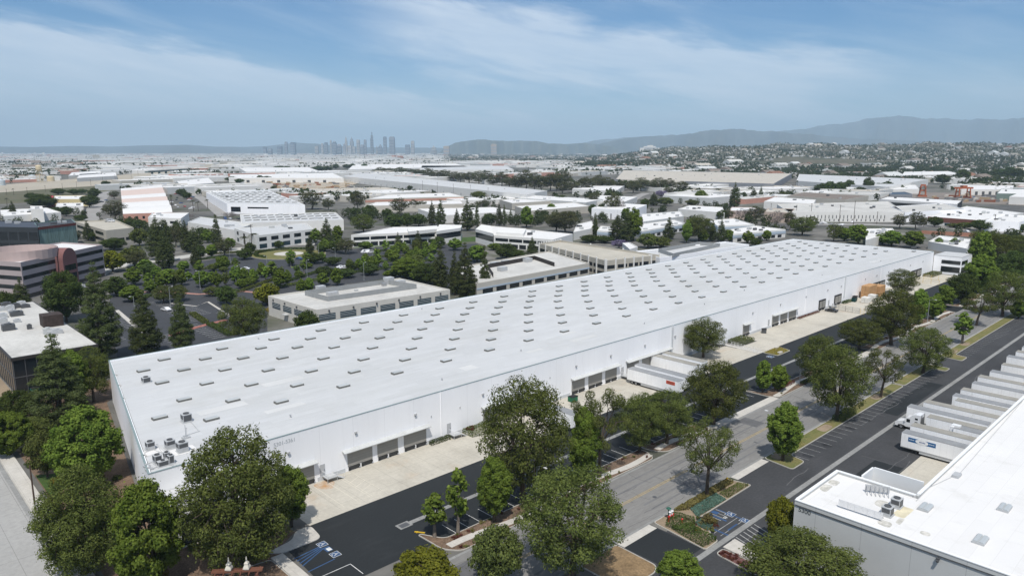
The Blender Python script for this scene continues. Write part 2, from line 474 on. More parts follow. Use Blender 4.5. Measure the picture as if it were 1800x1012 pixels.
# nominal size (height, width) and look of each kind
KINDS = {
    'pine':    dict(H=13, W=11, clumps=64, r=(.85, 1.75), base=.15, flat=.74, leaf=.125, per=430, mat='leaf_pine', bark='bark', asp=.5, prof='dome'),
    'dense':   dict(H=13, W=10, clumps=110, r=(.75, 1.5), base=.06, flat=.8, leaf=.12, per=360, mat='leaf_pine', bark='bark', asp=.5, prof='ovoid'),
    'open':    dict(H=12, W=12, clumps=30, r=(.8, 1.5), base=.34, flat=.66, leaf=.125, per=430, mat='leaf_olive', bark='bark', asp=.5, prof='spread'),
    'round':   dict(H=8, W=8, clumps=60, r=(.7, 1.2), base=.12, flat=.85, leaf=.13, per=300, mat='leaf_round', bark='bark', asp=.7, prof='ball'),
    'leafy':   dict(H=11, W=6.5, clumps=80, r=(.5, 1.0), base=.13, flat=.9, leaf=.14, per=290, mat='leaf_bright', bark='bark', asp=.8, prof='egg'),
    'maple':   dict(H=11, W=9, clumps=105, r=(.6, 1.15), base=.08, flat=.85, leaf=.145, per=320, mat='leaf_bright', bark='bark', asp=.8, prof='egg'),
    'lime':    dict(H=8, W=8, clumps=65, r=(.7, 1.1), base=.14, flat=.9, leaf=.18, per=200, mat='leaf_yellow', bark='bark', asp=.8, prof='ball'),
    'conifer': dict(H=18, W=8, clumps=130, r=(.65, 1.25), base=.05, flat=.62, leaf=.13, per=260, mat='leaf_conifer', bark='bark', asp=.45, prof='cone'),
    'gum':     dict(H=16, W=11, clumps=44, r=(1.0, 2.0), base=.22, flat=.78, leaf=.18, per=300, mat='leaf_gum', bark='pale_bark', asp=.5, prof='dome'),
    'sapling': dict(H=7, W=2.8, clumps=26, r=(.35, .62), base=.26, flat=1.0, leaf=.14, per=90, mat='leaf_bright', bark='pale_bark', asp=.8, prof='egg'),
    'mauve':   dict(H=9, W=9, clumps=40, r=(.9, 1.3), base=.25, flat=.7, leaf=.16, per=200, mat='leaf_purple', bark='pale_bark', asp=.7, prof='ball'),
    'twiggy':  dict(H=8, W=8, clumps=40, r=(.8, 1.2), base=.2, flat=.8, leaf=.13, per=110, mat='leaf_grey', bark='pale_bark', asp=.4, prof='ball'),
    'olive':   dict(H=7, W=8, clumps=50, r=(.8, 1.2), base=.15, flat=.8, leaf=.16, per=210, mat='leaf_olive', bark='bark', asp=.7, prof='ball'),
    'palm':    dict(H=13, W=5, mat='leaf_palm', bark='bark', prof='palm'),
}

def envelope(prof, t):
    """relative crown radius at relative height t (0 bottom, 1 top)"""
    if prof == 'dome': return (max(0, 1 - (max(0, t-.38)/.62)**2.4)**.5) * min(1, .62 + t*1.0)
    if prof == 'ovoid': return sin(pi*min(1, max(0, .12 + .86*t)))**.62
    if prof == 'spread': return .55 + .45*sin(pi*t)
    if prof == 'ball': return sqrt(max(0, 1 - (2*(t*.98+.01)-1)**2))
    if prof == 'egg': return (sin(pi*min(1, .04+.93*t**.88)))**.6 if t > 0 else 0
    if prof == 'cone': return max(.12, (1 - t**1.5)**.75) * min(1, .62 + 1.8*t)
    return 1

def tree_parts(kind, seed, lod):
    k = KINDS[kind]; rng = np.random.default_rng(seed); H, Wd = k['H'], k['W']; R = Wd/2
    leafmat = globals()[k['mat']]; barkmat = globals()[k['bark']]
    tb = MB()
    if kind == 'palm':
        lean = rng.normal(0, .25, 2)
        top = (lean[0], lean[1], H*.86)
        tb.tube((0,0,-.1), (lean[0]*.4, lean[1]*.4, H*.45), .26, .2, 8); tb.tube((lean[0]*.4, lean[1]*.4, H*.45), top, .2, .18, 8)
        P = []; Q = []
        nf = 44 if lod > 0 else 22
        for i in range(nf):
            az = rng.uniform(0, 2*pi); el = rng.uniform(-.7, 1.25); ln = R*rng.uniform(.8, 1.05)
            for s in np.linspace(.15, 1, 12 if lod > 0 else 6):
                z = sin(el)*s*ln - 1.1*s*s*ln*.5
                r_ = cos(el)*s*ln
                P.append((top[0]+cos(az)*r_, top[1]+sin(az)*r_, top[2]+z)); Q.append((0, 0, 1))
        P = np.array(P) + rng.normal(0, .06, (len(P), 3)); Q = np.array(Q, float)
        crown = quads_mesh('crown', P, Q, .34 if lod > 0 else .5, rng, leafmat, .35, .5)
        return tb.mesh('trunk', barkmat), crown
    n = k['clumps']
    if lod == 1: n = int(n*.7)
    if lod == 0: n = int(n*.45)
    C = []; RR = []
    z0 = k['base']*H
    tries = 0
    while len(C) < n and tries < 9000:
        tries += 1
        t = rng.uniform(0, 1)
        r = rng.uniform(*k['r'])*(1.0 if lod == 2 else 1.12 if lod == 1 else 1.45)
        er = max(0.0, R*envelope(k['prof'], t) - r*.62)
        if k['prof'] == 'cone': r *= .62 + .5*(1-t)
        rho = er*sqrt(rng.uniform(.18, 1)) if er > r else er*rng.uniform(0, 1)
        if rng.random() > .25 + .75*(er/R): continue
        a = rng.uniform(0, 2*pi)
        c = np.array([rho*cos(a), rho*sin(a), z0 + r*.5 + t*(H - z0 - r*1.05)])
        if k['prof'] == 'spread':
            # umbrellas of foliage held on separate limbs
            if any(np.linalg.norm(c-o) < .75*(r+q) for o, q in zip(C, RR)): continue
        elif any(np.linalg.norm((c-o)) < (.60 if kind in ('pine','dense','gum') else .52)*(r+q) for o, q in zip(C, RR)) and tries < 5000: continue
        C.append(c); RR.append(r)
    C = np.array(C); RR = np.array(RR)
    per = k['per'] * (1.0 if lod == 2 else .40 if lod == 1 else .15)
    leaf = k['leaf'] * (1.0 if lod == 2 else 1.8 if lod == 1 else 3.0)
    P, Nn = clump_points(C, RR, per, rng, k['flat'], .62 if kind in ('pine','dense','open','gum') else .55)
    # stray leaves break up the outline
    ex = rng.integers(0, len(P), int(len(P)*.06)); dP = P[ex] + Nn[ex]*rng.uniform(.1, .5, (len(ex), 1))
    P = np.vstack([P, dP]); Nn = np.vstack([Nn, Nn[ex]])
    Nn = Nn + np.array([0, 0, .35])
    crown = quads_mesh('crown', P, Nn, leaf, rng, leafmat, k['asp'], .48)
    # trunk and limbs
    tr = .022*H + .04
    lean = rng.normal(0, .02*H, 2); fork = max(z0*1.05, H*.2)
    if k['prof'] == 'cone':
        tb.tube((0,0,-.15), (0,0,H*.93), tr*1.15, .05, 8)
        lim = rng.choice(len(C), min(len(C), 40 if lod == 2 else 12), replace=False)
        for i in lim: tb.tube((0,0,max(.5, C[i][2]-.6)), tuple(C[i]), .05, .02, 5)
    else:
        f = (lean[0], lean[1], fork)
        tb.tube((0,0,-.15), (lean[0]*.3, lean[1]*.3, fork*.5), tr*1.25, tr, 8); tb.tube((lean[0]*.3, lean[1]*.3, fork*.5), f, tr, tr*.85, 8)
        nl = {2: 7, 1: 5, 0: 3}[lod]
        ang0 = rng.uniform(0, 2*pi); knots = []
        for i in range(nl):
            a = ang0 + 2*pi*i/nl; q = rng.uniform(.35, .6)
            e = R*q*(1.1 if k['prof'] == 'spread' else .75)
            kn = (lean[0]+cos(a)*e, lean[1]+sin(a)*e, fork + (H-fork)*rng.uniform(.35, .6))
            tb.tube(f, kn, tr*.5, tr*.26, 6); knots.append(Vector(kn))
        tb.tube(f, (lean[0], lean[1], H*.82), tr*.6, tr*.15, 6); knots.append(Vector((lean[0], lean[1], H*.7)))
        lim = range(len(C)) if lod == 2 else rng.choice(len(C), min(len(C), 12), replace=False)
        for i in lim:
            c = Vector(C[i]); kn = min(knots, key=lambda q: (q-c).length + max(0, q.z-c.z))
            tb.tube(kn, c, tr*.2, .02, 5, cap=False)
    return tb.mesh('trunk', barkmat), crown

TREE_LIB = {}
def tree_mesh(kind, variant, lod):
    key = (kind, variant, lod)
    if key not in TREE_LIB:
        TREE_LIB[key] = tree_parts(kind, 100 + variant*17 + sum(map(ord, kind)), lod)
    return TREE_LIB[key]

TREE_NAME = {'pine': 'pine_tree', 'dense': 'pine_tree', 'open': 'pine_tree', 'round': 'shade_tree', 'leafy': 'broadleaf_tree', 'maple': 'broadleaf_tree', 'lime': 'broadleaf_tree',
             'conifer': 'conifer_tree', 'gum': 'gum_tree', 'sapling': 'young_tree', 'mauve': 'jacaranda_tree', 'twiggy': 'bare_tree', 'olive': 'olive_tree', 'palm': 'palm_tree'}
tree_count = [0]
TREE_SPOTS = []
def tree(kind, u, v, h, w, label, group=None, lod=2, variant=None, sink=0.0):
    tree_count[0] += 1
    k = KINDS[kind]
    if variant is None: variant = tree_count[0] % (4 if lod == 2 else 3)
    tm, cm = tree_mesh(kind, variant, lod)
    o = thing(TREE_NAME[kind], label, 'tree', (u, v, -sink), rnd.uniform(0, 2*pi), group)
    sxy = w/k['W']*1.04; sz = h/k['H']
    a = link_mesh('trunk', tm, o); b = link_mesh('crown', cm, o)
    ts = min(sxy, 1.3)
    for c in (a, b): c.scale = (sxy, sxy, sz)
    TREE_SPOTS.append((u, v, w/2))
    return o

def tree_px(kind, bx, by, top, wpx, label, group=None, lod=None, variant=None):
    """tree whose foot is seen at bx,by, top at row top and crown wpx pixels wide"""
    u, v = G(bx, by)
    D = depth(u, v)
    h = max(2.0, height_at(bx, top, u, v)); w = wpx*(D*cos(PITCH) + (CAMH - h*.6)*sin(PITCH))/FPX
    if lod is None: lod = 2 if wpx > 44 else 1 if wpx > 15 else 0
    return tree(kind, u, v, h, w, label, group, lod, variant)

# --- shrubs
BUSH = {}
def bush_mesh(mat, seed, lod):
    key = (mat.name, seed, lod)
    if key not in BUSH:
        rng = np.random.default_rng(seed+5); n = 12 if lod else 6
        C = rng.normal(0, .32, (n, 3)); C[:, 2] = np.abs(C[:, 2])*.7 + .25; RR = rng.uniform(.3, .45, n)
        P, Nn = clump_points(C, RR, 110 if lod else 30, rng, .85)
        P[:, 2] = np.maximum(P[:, 2], .02)
        BUSH[key] = quads_mesh('foliage', P, Nn + np.array([0,0,.3]), .075 if lod else .14, rng, mat, .7, .8)
    return BUSH[key]
def bush(u, v, h, w, mat, label, group=None, lod=1, name='shrub', z=0.0):
    o = link_mesh(name, bush_mesh(mat, rnd.randrange(3), lod), None, (u, v, z))
    o.scale = (w/1.5, w/1.5, h/1.15); o.rotation_euler = (0, 0, rnd.uniform(0, 6.28))
    return tag(o, label, 'shrub', group)
def hedge(poly_uv, h, mat, label, group=None, dens=60, leaf=.1, name='hedge', z=0.0, cat='hedge', kind=None):
    """clipped hedge over a four-cornered footprint (corner, corner, corner, corner)"""
    rng = np.random.default_rng(int(abs(poly_uv[0][0]*13+poly_uv[0][1]*7)) + 1)
    a, b, c, d = [np.array(p) for p in poly_uv]
    area = np.linalg.norm(b-a)*np.linalg.norm(d-a)
    per = 2*(np.linalg.norm(b-a)+np.linalg.norm(d-a))
    nt = int(area*dens) + 8; ns = int(per*h*dens) + 8
    s, t = rng.random(nt), rng.random(nt)
    top = (1-s)[:,None]*((1-t)[:,None]*a+t[:,None]*d) + s[:,None]*((1-t)[:,None]*b+t[:,None]*c)
    zt = h*(1 + .10*np.sin(top[:,0]*2.1)*np.cos(top[:,1]*2.7)) + rng.normal(0, h*.06, nt)
    P = [np.column_stack([top, zt])]; Nn = [np.tile([0,0,1.0], (nt,1))]
    for p, q in ((a,b),(b,c),(c,d),(d,a)):
        k = max(4, int(ns*np.linalg.norm(q-p)/per)); s = rng.random(k)[:,None]
        e = p*(1-s)+q*s; nn = np.array([q[1]-p[1], p[0]-q[0]]); nn = nn/(np.linalg.norm(nn)+1e-6)
        ctr = (a+b+c+d)/4
        if np.dot(nn, (p+q)/2-ctr) < 0: nn = -nn
        P.append(np.column_stack([e + nn*rng.normal(0,.06,(k,1)), rng.random(k)*h])); Nn.append(np.tile([nn[0],nn[1],.3],(k,1)))
    P = np.vstack(P); Nn = np.vstack(Nn)
    c0 = P.mean(0); c0[2] = 0
    me = quads_mesh(name, P - c0, Nn, leaf, rng, mat, .75, .7)
    o = link_mesh(name, me, None, (float(c0[0]), float(c0[1]), z))
    return tag(o, label, cat, group, kind)
# ------------------------------------------------------------------ setting: ground, roads, lots
def ground():
    r = [0, 60, 140, 260, 420, 700, 1200, 2200, 4200, 8000, 15000, 25000, 42000]
    xs = sorted({-a for a in r} | set(r)); n = len(xs)
    me = bpy.data.meshes.new('ground')
    me.from_pydata([(x, y, 0) for y in xs for x in xs], [], [(j*n+i, j*n+i+1, (j+1)*n+i+1, (j+1)*n+i) for j in range(n-1) for i in range(n-1)])
    me.materials.append(ground_mat)
    tag(link_mesh('ground', me), kind='structure')
ground()

def sheet(name, polys, z, m):
    b = MB()
    for p in polys:
        a = sum(p[i][0]*p[(i+1)%len(p)][1]-p[(i+1)%len(p)][0]*p[i][1] for i in range(len(p)))
        if a < 0: p = p[::-1]
        b.face([(x, y, z) for x, y in p])
    return tag(b.build(name, m), kind='structure')
def R(u0, u1, v0, v1): return [(u0,v0),(u1,v0),(u1,v1),(u0,v1)]
def slab(name, polys, z0, z1, m):
    b = MB()
    for p in polys: b.prism(p, z0, z1)
    return tag(b.build(name, m), kind='structure')
def offset_line(pts, w):
    out = []
    for i, p in enumerate(pts):
        a = pts[max(0, i-1)]; b = pts[min(len(pts)-1, i+1)]
        d = Vector((b[0]-a[0], b[1]-a[1])).normalized()
        out.append((p[0]-d.y*w, p[1]+d.x*w))
    return out
def ribbon(pts, w):
    """quads along a line, w wide to both sides"""
    l, r = offset_line(pts, w/2), offset_line(pts, -w/2)
    return [[r[i], r[i+1], l[i+1], l[i]] for i in range(len(pts)-1)]
def round_poly(pts, r=1.0, n=5):
    out = []; k = len(pts)
    for i in range(k):
        p = Vector(pts[i]); a = Vector(pts[i-1]); b = Vector(pts[(i+1)%k])
        rr = min(r, (a-p).length*.45, (b-p).length*.45)
        s = p + (a-p).normalized()*rr; e = p + (b-p).normalized()*rr
        for j in range(n+1):
            t = j/n
            q = s*(1-t)**2 + p*2*t*(1-t) + e*t*t
            out.append((q.x, q.y))
    return out
def island(name, poly, m, h=.16, r=.8, kerb=.16):
    """planted island: kerb ring and its fill"""
    p = round_poly(poly, r)
    a = sum(p[i][0]*p[(i+1)%len(p)][1]-p[(i+1)%len(p)][0]*p[i][1] for i in range(len(p)))
    if a < 0: p = p[::-1]
    inner = offset_line(p + [p[0]], kerb)[:-1]
    ks = MB(); k = len(p)
    for i in range(k):
        j = (i+1)%k
        ks.face([(*p[i],0),(*p[j],0),(*p[j],h),(*p[i],h)]); ks.face([(*p[i],h),(*p[j],h),(*inner[j],h),(*inner[i],h)])
        ks.face([(*inner[j],h-.06),(*inner[i],h-.06),(*inner[i],h),(*inner[j],h)])
    tag(ks.build('kerb', kerb_mat), kind='structure')
    f = MB(); f.face([(*q, h-.05) for q in inner]); tag(f.build(name, m), kind='structure')

# street along the front of the white warehouse
ST0, ST1 = 66.2, 81.4
sheet('street', [R(-60, 900, ST0, ST1)], .012, street_mat)
sheet('gutter', [R(-60, 900, ST0, ST0+.55), R(-60, 900, ST1-.55, ST1)], .018, gutter_mat)
yl = []
for vv in (73.55, 73.95):
    for a, b in ((22, 118), (121, 126), (129, 180), (186, 640)): yl.append(R(a, b, vv-.06, vv+.06))
sheet('centre_line', yl, .02, paint_yellow)
# left street
sheet('left_street', [R(2.2, 20.4, 95, 700)], .012, concrete_street)
sheet('left_lane_line', [R(15.0, 15.12, y, y+3) for y in range(98, 400, 10)], .018, paint_worn)
sheet('gutter', [R(19.6, 20.4, 92, 700)], .02, gutter_mat)
slab('kerb', [R(20.4, 20.62, 92, 420)], 0, .16, kerb_mat)
slab('left_sidewalk', [R(20.62, 23.0, 92, 420)], 0, .15, sidewalk_mat)
# planted ground round the left end of the warehouse
sheet('left_planting', [[(24.0,84.6),(46.0,84.6),(46.0,102),(50.5,105.2),(50.5,119),(33,120),(46.5,196),(60,216),(24.0,216)]], .016, mulch)
sheet('left_path', ribbon([(24,176),(34,186),(40,196)], 2.2) + ribbon([(24,200),(31,210),(42,213)], 3.4) + [R(24,31,216,300)], .022, dry_dirt)
sheet('left_lawn', [[(24.2,122),(29,121),(30,134),(27,140),(24.2,140)], [(24.2,148),(28,150),(27.5,158),(24.2,160)]], .024, lawn_green)
# front car park
sheet('front_parking_lot', [[(46.2,86.4),(340,86.4),(420,86.4),(420,106),(345,106),(300,105.4),(53,105.4),(47,100.5)]], .014, asphalt_new)
sheet('front_gutter', [R(66.2, 345, 94.1, 95.1), R(63.7, 66.2, 93.7, 95.5)], .02, gutter_mat)
sheet('drain_grate', [R(64.1, 65.8, 94.0, 95.2)], .025, dark_metal)
sheet('loading_apron', [R(53.3, 207.0, 105.4, 119.5), R(220.4, 345, 105.4, 119.5), R(207, 220.4, 105.4, 113.5), R(345, 412, 106, 119.5)], .022, concrete)
# painted stalls on the apron
b = []
for x in (61.0, 63.8, 66.4, 66.9, 69.4): b.append(R(x, x+.1, 107.4, 118.2))
for k in range(3): b.append([(66.45, 110.2+k*2.2), (69.4, 111.6+k*2.2), (69.4, 111.72+k*2.2), (66.45, 110.32+k*2.2)])
sheet('apron_marking', b, .028, M('faded apron paint', (.60,.56,.47), .8, var=.1, scale=1))
# rust stains on the apron by the steps
sheet('rust_stain', [round_poly([(61.2,118.9),(64.9,119.0),(65.0,117.2),(63.2,114.9),(62.0,115.6),(61.0,117.0)], 1.0)], .025, M('rusty stained concrete', (.42,.24,.11), .9, col2=(.47,.43,.37), scale=.6, var2=.1))
# front stalls
st = []
u = 69.7
while u < 190:
    st.append(R(u-.05, u+.05, 86.5, 90.3)); u += 2.66
u = 224
while u < 290:
    st.append(R(u-.05, u+.05, 86.5, 90.3)); u += 2.66
st += [R(47.2, 52.2, 90.55, 90.67), R(52.1, 52.22, 87, 90.67)]
sheet('stall_line', st, .022, paint_white)
# accessible bays near the left corner
def symbol_mark(name, u, v, s, rot, bgm, fgm):
    """wheelchair symbol: square with border and figure, lying on the ground"""
    o = MB()
    c, n = cos(rot), sin(rot)
    T = lambda x, y: (u + s*(x*c - y*n), v + s*(x*n + y*c))
    sq = lambda a: [T(-a,-a), T(a,-a), T(a,a), T(-a,a)]
    sheet(name, [sq(.5)], .024, fgm); sheet(name, [sq(.45)], .028, bgm)
    pol = []
    pol.append([T(-.02+.07*cos(t), .31+.07*sin(t)) for t in np.linspace(0, 2*pi, 9)[:-1]])
    pol += [[T(-.06,.22), T(.03,.22), T(.05,-.05), T(-.05,-.05)], [T(-.02,.13), T(.17,.13), T(.17,.07), T(-.02,.07)], [T(-.05,-.05), T(.17,-.05), T(.17,.02), T(-.05,.02)], [T(.11,-.03), T(.19,-.03), T(.27,-.27), T(.19,-.29)]]
    for i in range(9):
        t0, t1 = radians(70+i*26), radians(96+i*26)
        f = lambda r, t: T(-.04+r*cos(t), -.12+r*sin(t))
        pol.append([f(.2,t0), f(.26,t0), f(.26,t1), f(.2,t1)])
    sheet(name, pol, .032, fgm)
symbol_mark('accessible_symbol', 51.9, 98.7, 1.5, -pi/2, paint_blue, paint_white)
symbol_mark('accessible_symbol', 51.9, 94.6, 1.5, -pi/2, paint_blue, paint_white)
bl = []
for k in range(4): bl.append([(46.6, 95.0+k*.9), (46.6, 95.25+k*.9), (51.3, 97.5+k*.3), (51.3, 97.25+k*.3)])
bl.append([(46.4, 93.0), (46.4, 93.2), (51.2, 93.6), (51.2, 93.4)]); bl.append(R(51.3, 52.4, 96.0, 97.6))
sheet('blue_hatching', bl, .023, paint_blue)
sheet('hatching_word', [R(51.6, 52.3, 96.15, 97.1)], .027, paint_white)
# kerbed corner with pale walk at the left end of the car park
slab('corner_walk', [round_poly([(46.0,100.4),(52.8,100.4),(53.4,105.3),(50.6,105.3),(49,103),(44,102.2)], 1.2), [(44,92),(46.0,92),(46.0,100.4),(44,100.4)]], 0, .14, sidewalk_mat)
island('planting_bed', [(36,84.8),(46.2,84.8),(46.2,92),(43.9,92),(43.9,100),(36,101)], mulch)
# strip between car park and street: bark, walk, kerb
strip = MB()
def front_strip(u0, u1):
    island('planting_strip', [(u0+1.6,81.5),(u1-1.6,81.5),(u1,84.5),(u1,86.4),(u0+2.0,86.4),(u0,90.2),(u0-.6,90.2),(u0-.4,84.0)], mulch, r=1.2)
    walk = []
    x = u0+1.0
    while x <= u1-.6:
        walk.append((x, 83.4 + .75*sin(x*.21) )); x += 1.5
    if len(walk) > 1: slab('sidewalk', ribbon(walk, 1.5), .1, .155, sidewalk_mat)
front_strip(65.2, 119.5); front_strip(121.0, 142.6); front_strip(171.0, 224.0); front_strip(236, 318); front_strip(330, 420)
sheet('driveway', [R(142.0, 170.6, 81.4, 86.5), R(224, 236, 81.4, 86.5), R(318, 330, 81.4, 86.5)], .016, asphalt_new)
slab('driveway_apron', [R(141.5, 171.5, 81.4, 83.6), R(223.5, 236.5, 81.4, 83.6), R(-40, 36, 81.5, 84.5)], 0, .05, sidewalk_mat)
# verge on the far side of the street
def south_verge(u0, u1, m, bulb=0):
    p = [(u0,66.1),(u1,66.1),(u1,62.9)] + [(u0+5.5,62.9),(u0+5.5,59.4),(u0+1.2,59.4),(u0,61)] if bulb == 1 else [(u0,66.1),(u1,66.1),(u1,59.4),(u1-4,59.4),(u1-4,62.9),(u0,62.9)] if bulb == 2 else [(u0,66.1),(u1,66.1),(u1,62.9),(u0,62.9)]
    if bulb == 1: p = [(u0,66.1),(u1,66.1),(u1,62.9),(u0+5.5,62.9),(u0+4.6,59.4),(u0-1.0,59.4)]
    island('verge_lawn', p, m, r=1.1)
south_verge(134.2, 205.0, lawn_mat, 1); south_verge(205.6, 232.0, lawn_mat, 2); south_verge(244, 330, lawn_mat, 1); south_verge(344, 600, lawn_mat)
sheet('verge_bare_soil', [round_poly([(x, 63.4),(x+5,63.5),(x+5.4,65.6),(x+.4,65.7)], 1.4) for x in (135.4,157,188,250,263)] , .125, dry_dirt)
slab('driveway_apron', [R(121.4, 133.6, 64.6, 66.2), R(86.2, 95.0, 64.6, 66.2), R(232.4, 243.6, 64.6, 66.2)], 0, .05, sidewalk_mat)
# right hand car park
sheet('right_parking_lot', [R(60, 420, 20, 62.9), R(121.3, 134.2, 62.9, 66.15), R(86, 95.2, 62.9, 66.15), R(232.2, 244, 62.9, 66.15)], .014, asphalt_old)
sheet('right_patch', [R(120,150,40,50), R(180,214,56,60), R(86.2,95,56,65.8)], .017, asphalt_new)
sheet('right_gutter', [R(84, 420, 54.25, 55.25)], .02, gutter_mat)
sheet('right_dock_apron', [R(117.2, 400, 32.6, 44.2)], .022, concrete)
st = []
u = 140.2
while u < 330:
    if not (203 < u < 206 or 228 < u < 250): st.append(R(u-.05, u+.05, 59.35, 62.8))
    u += 2.745
for k in range(8): st.append(R(101.2+k*.95, 101.35+k*.95, 58.6, 61.3))
st += [R(100.5,108.2,57.1,57.22), R(100.5,108.2,55.9,56.0)]
for k in range(7): st.append([(99.6+k*1.2, 50.6), (99.8+k*1.2, 50.6), (100.9+k*1.2, 54.0), (100.7+k*1.2, 54.0)])
sheet('stall_line', st, .022, paint_worn)
sheet('blue_hatching', [R(105.4,105.8,57.8,61.2), R(101.4,101.8,55.2,58.2), R(103.0,106,55.9,56.2), R(108.0,108.3,56,61), R(98.8,107,50.0,50.25), R(106.4,107.4,60.2,61.4)], .024, paint_blue)
symbol_mark('accessible_symbol', 108.2, 58.6, 1.5, -pi/2, paint_blue, paint_white)
symbol_mark('accessible_symbol', 108.0, 55.85, 1.4, -pi/2, paint_blue, paint_white)
sheet('bay_lettering', [R(106.2,106.4,58.3,58.9), R(106.6,106.8,58.3,58.9)], .026, paint_white)
island('corner_planting', [(96.0,66.1),(120.2,66.1),(121.2,61.6),(102.2,61.5),(100.4,57.6),(99.0,57.2),(98.9,55.3),(94.8,55.2)], dry_dirt, r=.7)
island('bark_island', [(77,66.0),(85.9,66.0),(85.6,58.0),(84.0,57.0),(77,57.2)], M('straw bark island', (.24,.165,.09), .95, var=.25, scale=.5, var2=.25, scale2=3))
island('dark_island', [(76,55),(81,55),(81.5,46),(76,46)], mulch)
slab('entry_walk', [[(97.6,53.8),(101.2,53.8),(100.4,50.0),(101.0,46.5),(97.0,46.0)]], 0, .14, sidewalk_mat)
island('entry_planting', [(95.0,53.6),(97.2,53.6),(96.8,46),(94.0,46)], M('purple bark mulch', (.15,.075,.07), .95, var=.3, scale=.6, var2=.3, scale2=4))
sheet('dark_stripe', [R(99.8,101.2,54.05,54.2)], .023, asphalt_new)
# ramp by the dock and its planted island
island('ramp_island', [(208.2,105.2),(218.8,105.2),(217.0,100.3),(208.4,100.2)], M('leafy groundcover', (.13,.15,.05), .95, col2=(.22,.17,.07), scale=.9, var2=.3, bump=.6))
sheet('ramp', [R(207.6, 209.6, 105.4, 119.4)], .03, sidewalk_mat)
symbol_mark('accessible_symbol', 206.0, 101.5, 2.0, -pi/2, paint_blue, paint_white)

# sealed cracks, drain lids and tyre wear on the road surfaces
def cracks(name, n, u0, u1, v0, v1, m, z, w=.05, horiz=.6, seed=1):
    rr = random.Random(seed); pol = []
    for k in range(n):
        x, y = rr.uniform(u0, u1), rr.uniform(v0, v1); along = rr.random() < horiz; pts = [(x, y)]
        for i in range(rr.randint(4, 12)):
            x += rr.uniform(.8, 2.4) if along else rr.uniform(-.35, .35); y += rr.uniform(-.3, .3) if along else rr.uniform(.5, 1.3)
            if not (u0 < x < u1 and v0 < y < v1): break
            pts.append((x, y))
        if len(pts) > 2: pol += ribbon(pts, w*rr.uniform(.7, 1.5))
    sheet(name, pol, z, m)
seal = M('crack sealant', (.055,.055,.057), .7)
cracks('sealed_crack', 150, 20, 420, 66.9, 80.7, seal, .017, .07)
cracks('sealed_crack', 110, 90, 400, 34, 62.5, M('dark sealant', (.014,.014,.016), .6), .019, .07, .4, 2)
cracks('sealed_crack', 26, 3, 20, 100, 300, seal, .017, .07, .2, 3)
cracks('pale_scrape', 40, 90, 400, 34, 62.5, M('pale scuffed asphalt', (.11,.11,.112), .9, var=.2, scale=1), .0185, .16, .8, 4)
rr_ = random.Random(9)
sheet('tyre_wear', [R(a, a+rr_.uniform(30, 90), v_, v_+.45) for v_ in (68.9, 70.7, 76.4, 78.3) for a in (22, 100, 180, 270)], .0145, M('tyre worn street', (.165,.165,.165), .9, var=.15, scale=.4))
lids = MB()
for (a, c) in ((104,71.5),(131,76),(160,70),(192,77),(88,77.5)):
    lids.face([(a+.42*cos(t), c+.42*sin(t), .021) for t in np.linspace(0, 2*pi, 15)[:-1]])
tag(lids.build('manhole_cover', dark_metal), kind='structure')
sheet('street_patch', [R(112,121,68,71.4), R(149,153,75.6,80.6), R(196,214,67.4,70.6), R(61,70,74.8,79)], .0155, M('street repair patch', (.12,.12,.123), .9, var=.15, scale=.5))
sheet('oil_stain', [round_poly([(a-.7,58.2+b_),(a+.6,58.4+b_),(a+.8,60.4+b_),(a-.5,60.6+b_)], .7) for a, b_ in ((142,1),(150.2,.6),(163.9,1.2),(172,.8),(191.4,.4),(199.6,1),(226,.6))], .0195, M('oil stained asphalt', (.034,.034,.036), .6, var=.3, scale=.8))
# ------------------------------------------------------------------ lettering
def text_mesh(txt, size, depth_=.02):
    c = bpy.data.curves.new('lettering', 'FONT'); c.body = txt; c.size = size; c.offset = size*.018; c.extrude = depth_; c.align_x = 'CENTER'; c.align_y = 'CENTER'
    o = bpy.data.objects.new('lettering', c); COL.objects.link(o)
    bpy.context.view_layer.update()
    me = bpy.data.meshes.new_from_object(o.evaluated_get(bpy.context.evaluated_depsgraph_get()))
    bpy.data.objects.remove(o)
    return me
def text_on(name, txt, size, loc, face, m, parent, dep=.02, wide=1.0):
    """face: direction the lettering looks at, in degrees (-90 looks to -Y)"""
    me = text_mesh(txt, size, dep); me.materials.clear(); me.materials.append(m)
    off = Vector((0,0,0)); p = parent
    while p: off += p.location; p = p.parent
    o = link_mesh(name, me, parent, Vector(loc) - off)
    o.rotation_euler = (pi/2, 0, radians(face) + pi/2); o.scale = (wide, 1, 1)
    return o

# ------------------------------------------------------------------ the long white warehouse
WV0, WH = 119.5, 11.0
wh = thing('white_warehouse', 'enormous long white warehouse with a flat white roof dotted with rows of skylights', 'warehouse', (220, 155, 0))
pa = [(33.2,119.5),(414.0,119.5),(414.0,195.0),(47.6,195.0)]
b = MB(); T_ = .35
def wall_seg(b, p, q, z0, z1, t=.35):
    d = Vector((q[0]-p[0], q[1]-p[1])).normalized(); n = Vector((-d.y, d.x))*t
    b.prism([p, q, (q[0]+n.x, q[1]+n.y), (p[0]+n.x, p[1]+n.y)], z0, z1)
wall_seg(b, (33.2,119.5), (414,119.5), 0, WH)
wall_seg(b, (414,119.85), (414,194.65), 0, WH)
wall_seg(b, (414,195), (47.6,195), 0, WH)
wall_seg(b, (47.6,194.65), (33.27,119.85), 0, WH)
b.build('wall', white_wall, wh)
b = MB()   # roof, slightly crowned, inside the parapet
vs = [119.9,128,140,157,174,188,194.6]; zs = [10.68,10.72,10.78,10.85,10.78,10.72,10.62]
us = list(np.linspace(0,1,26))
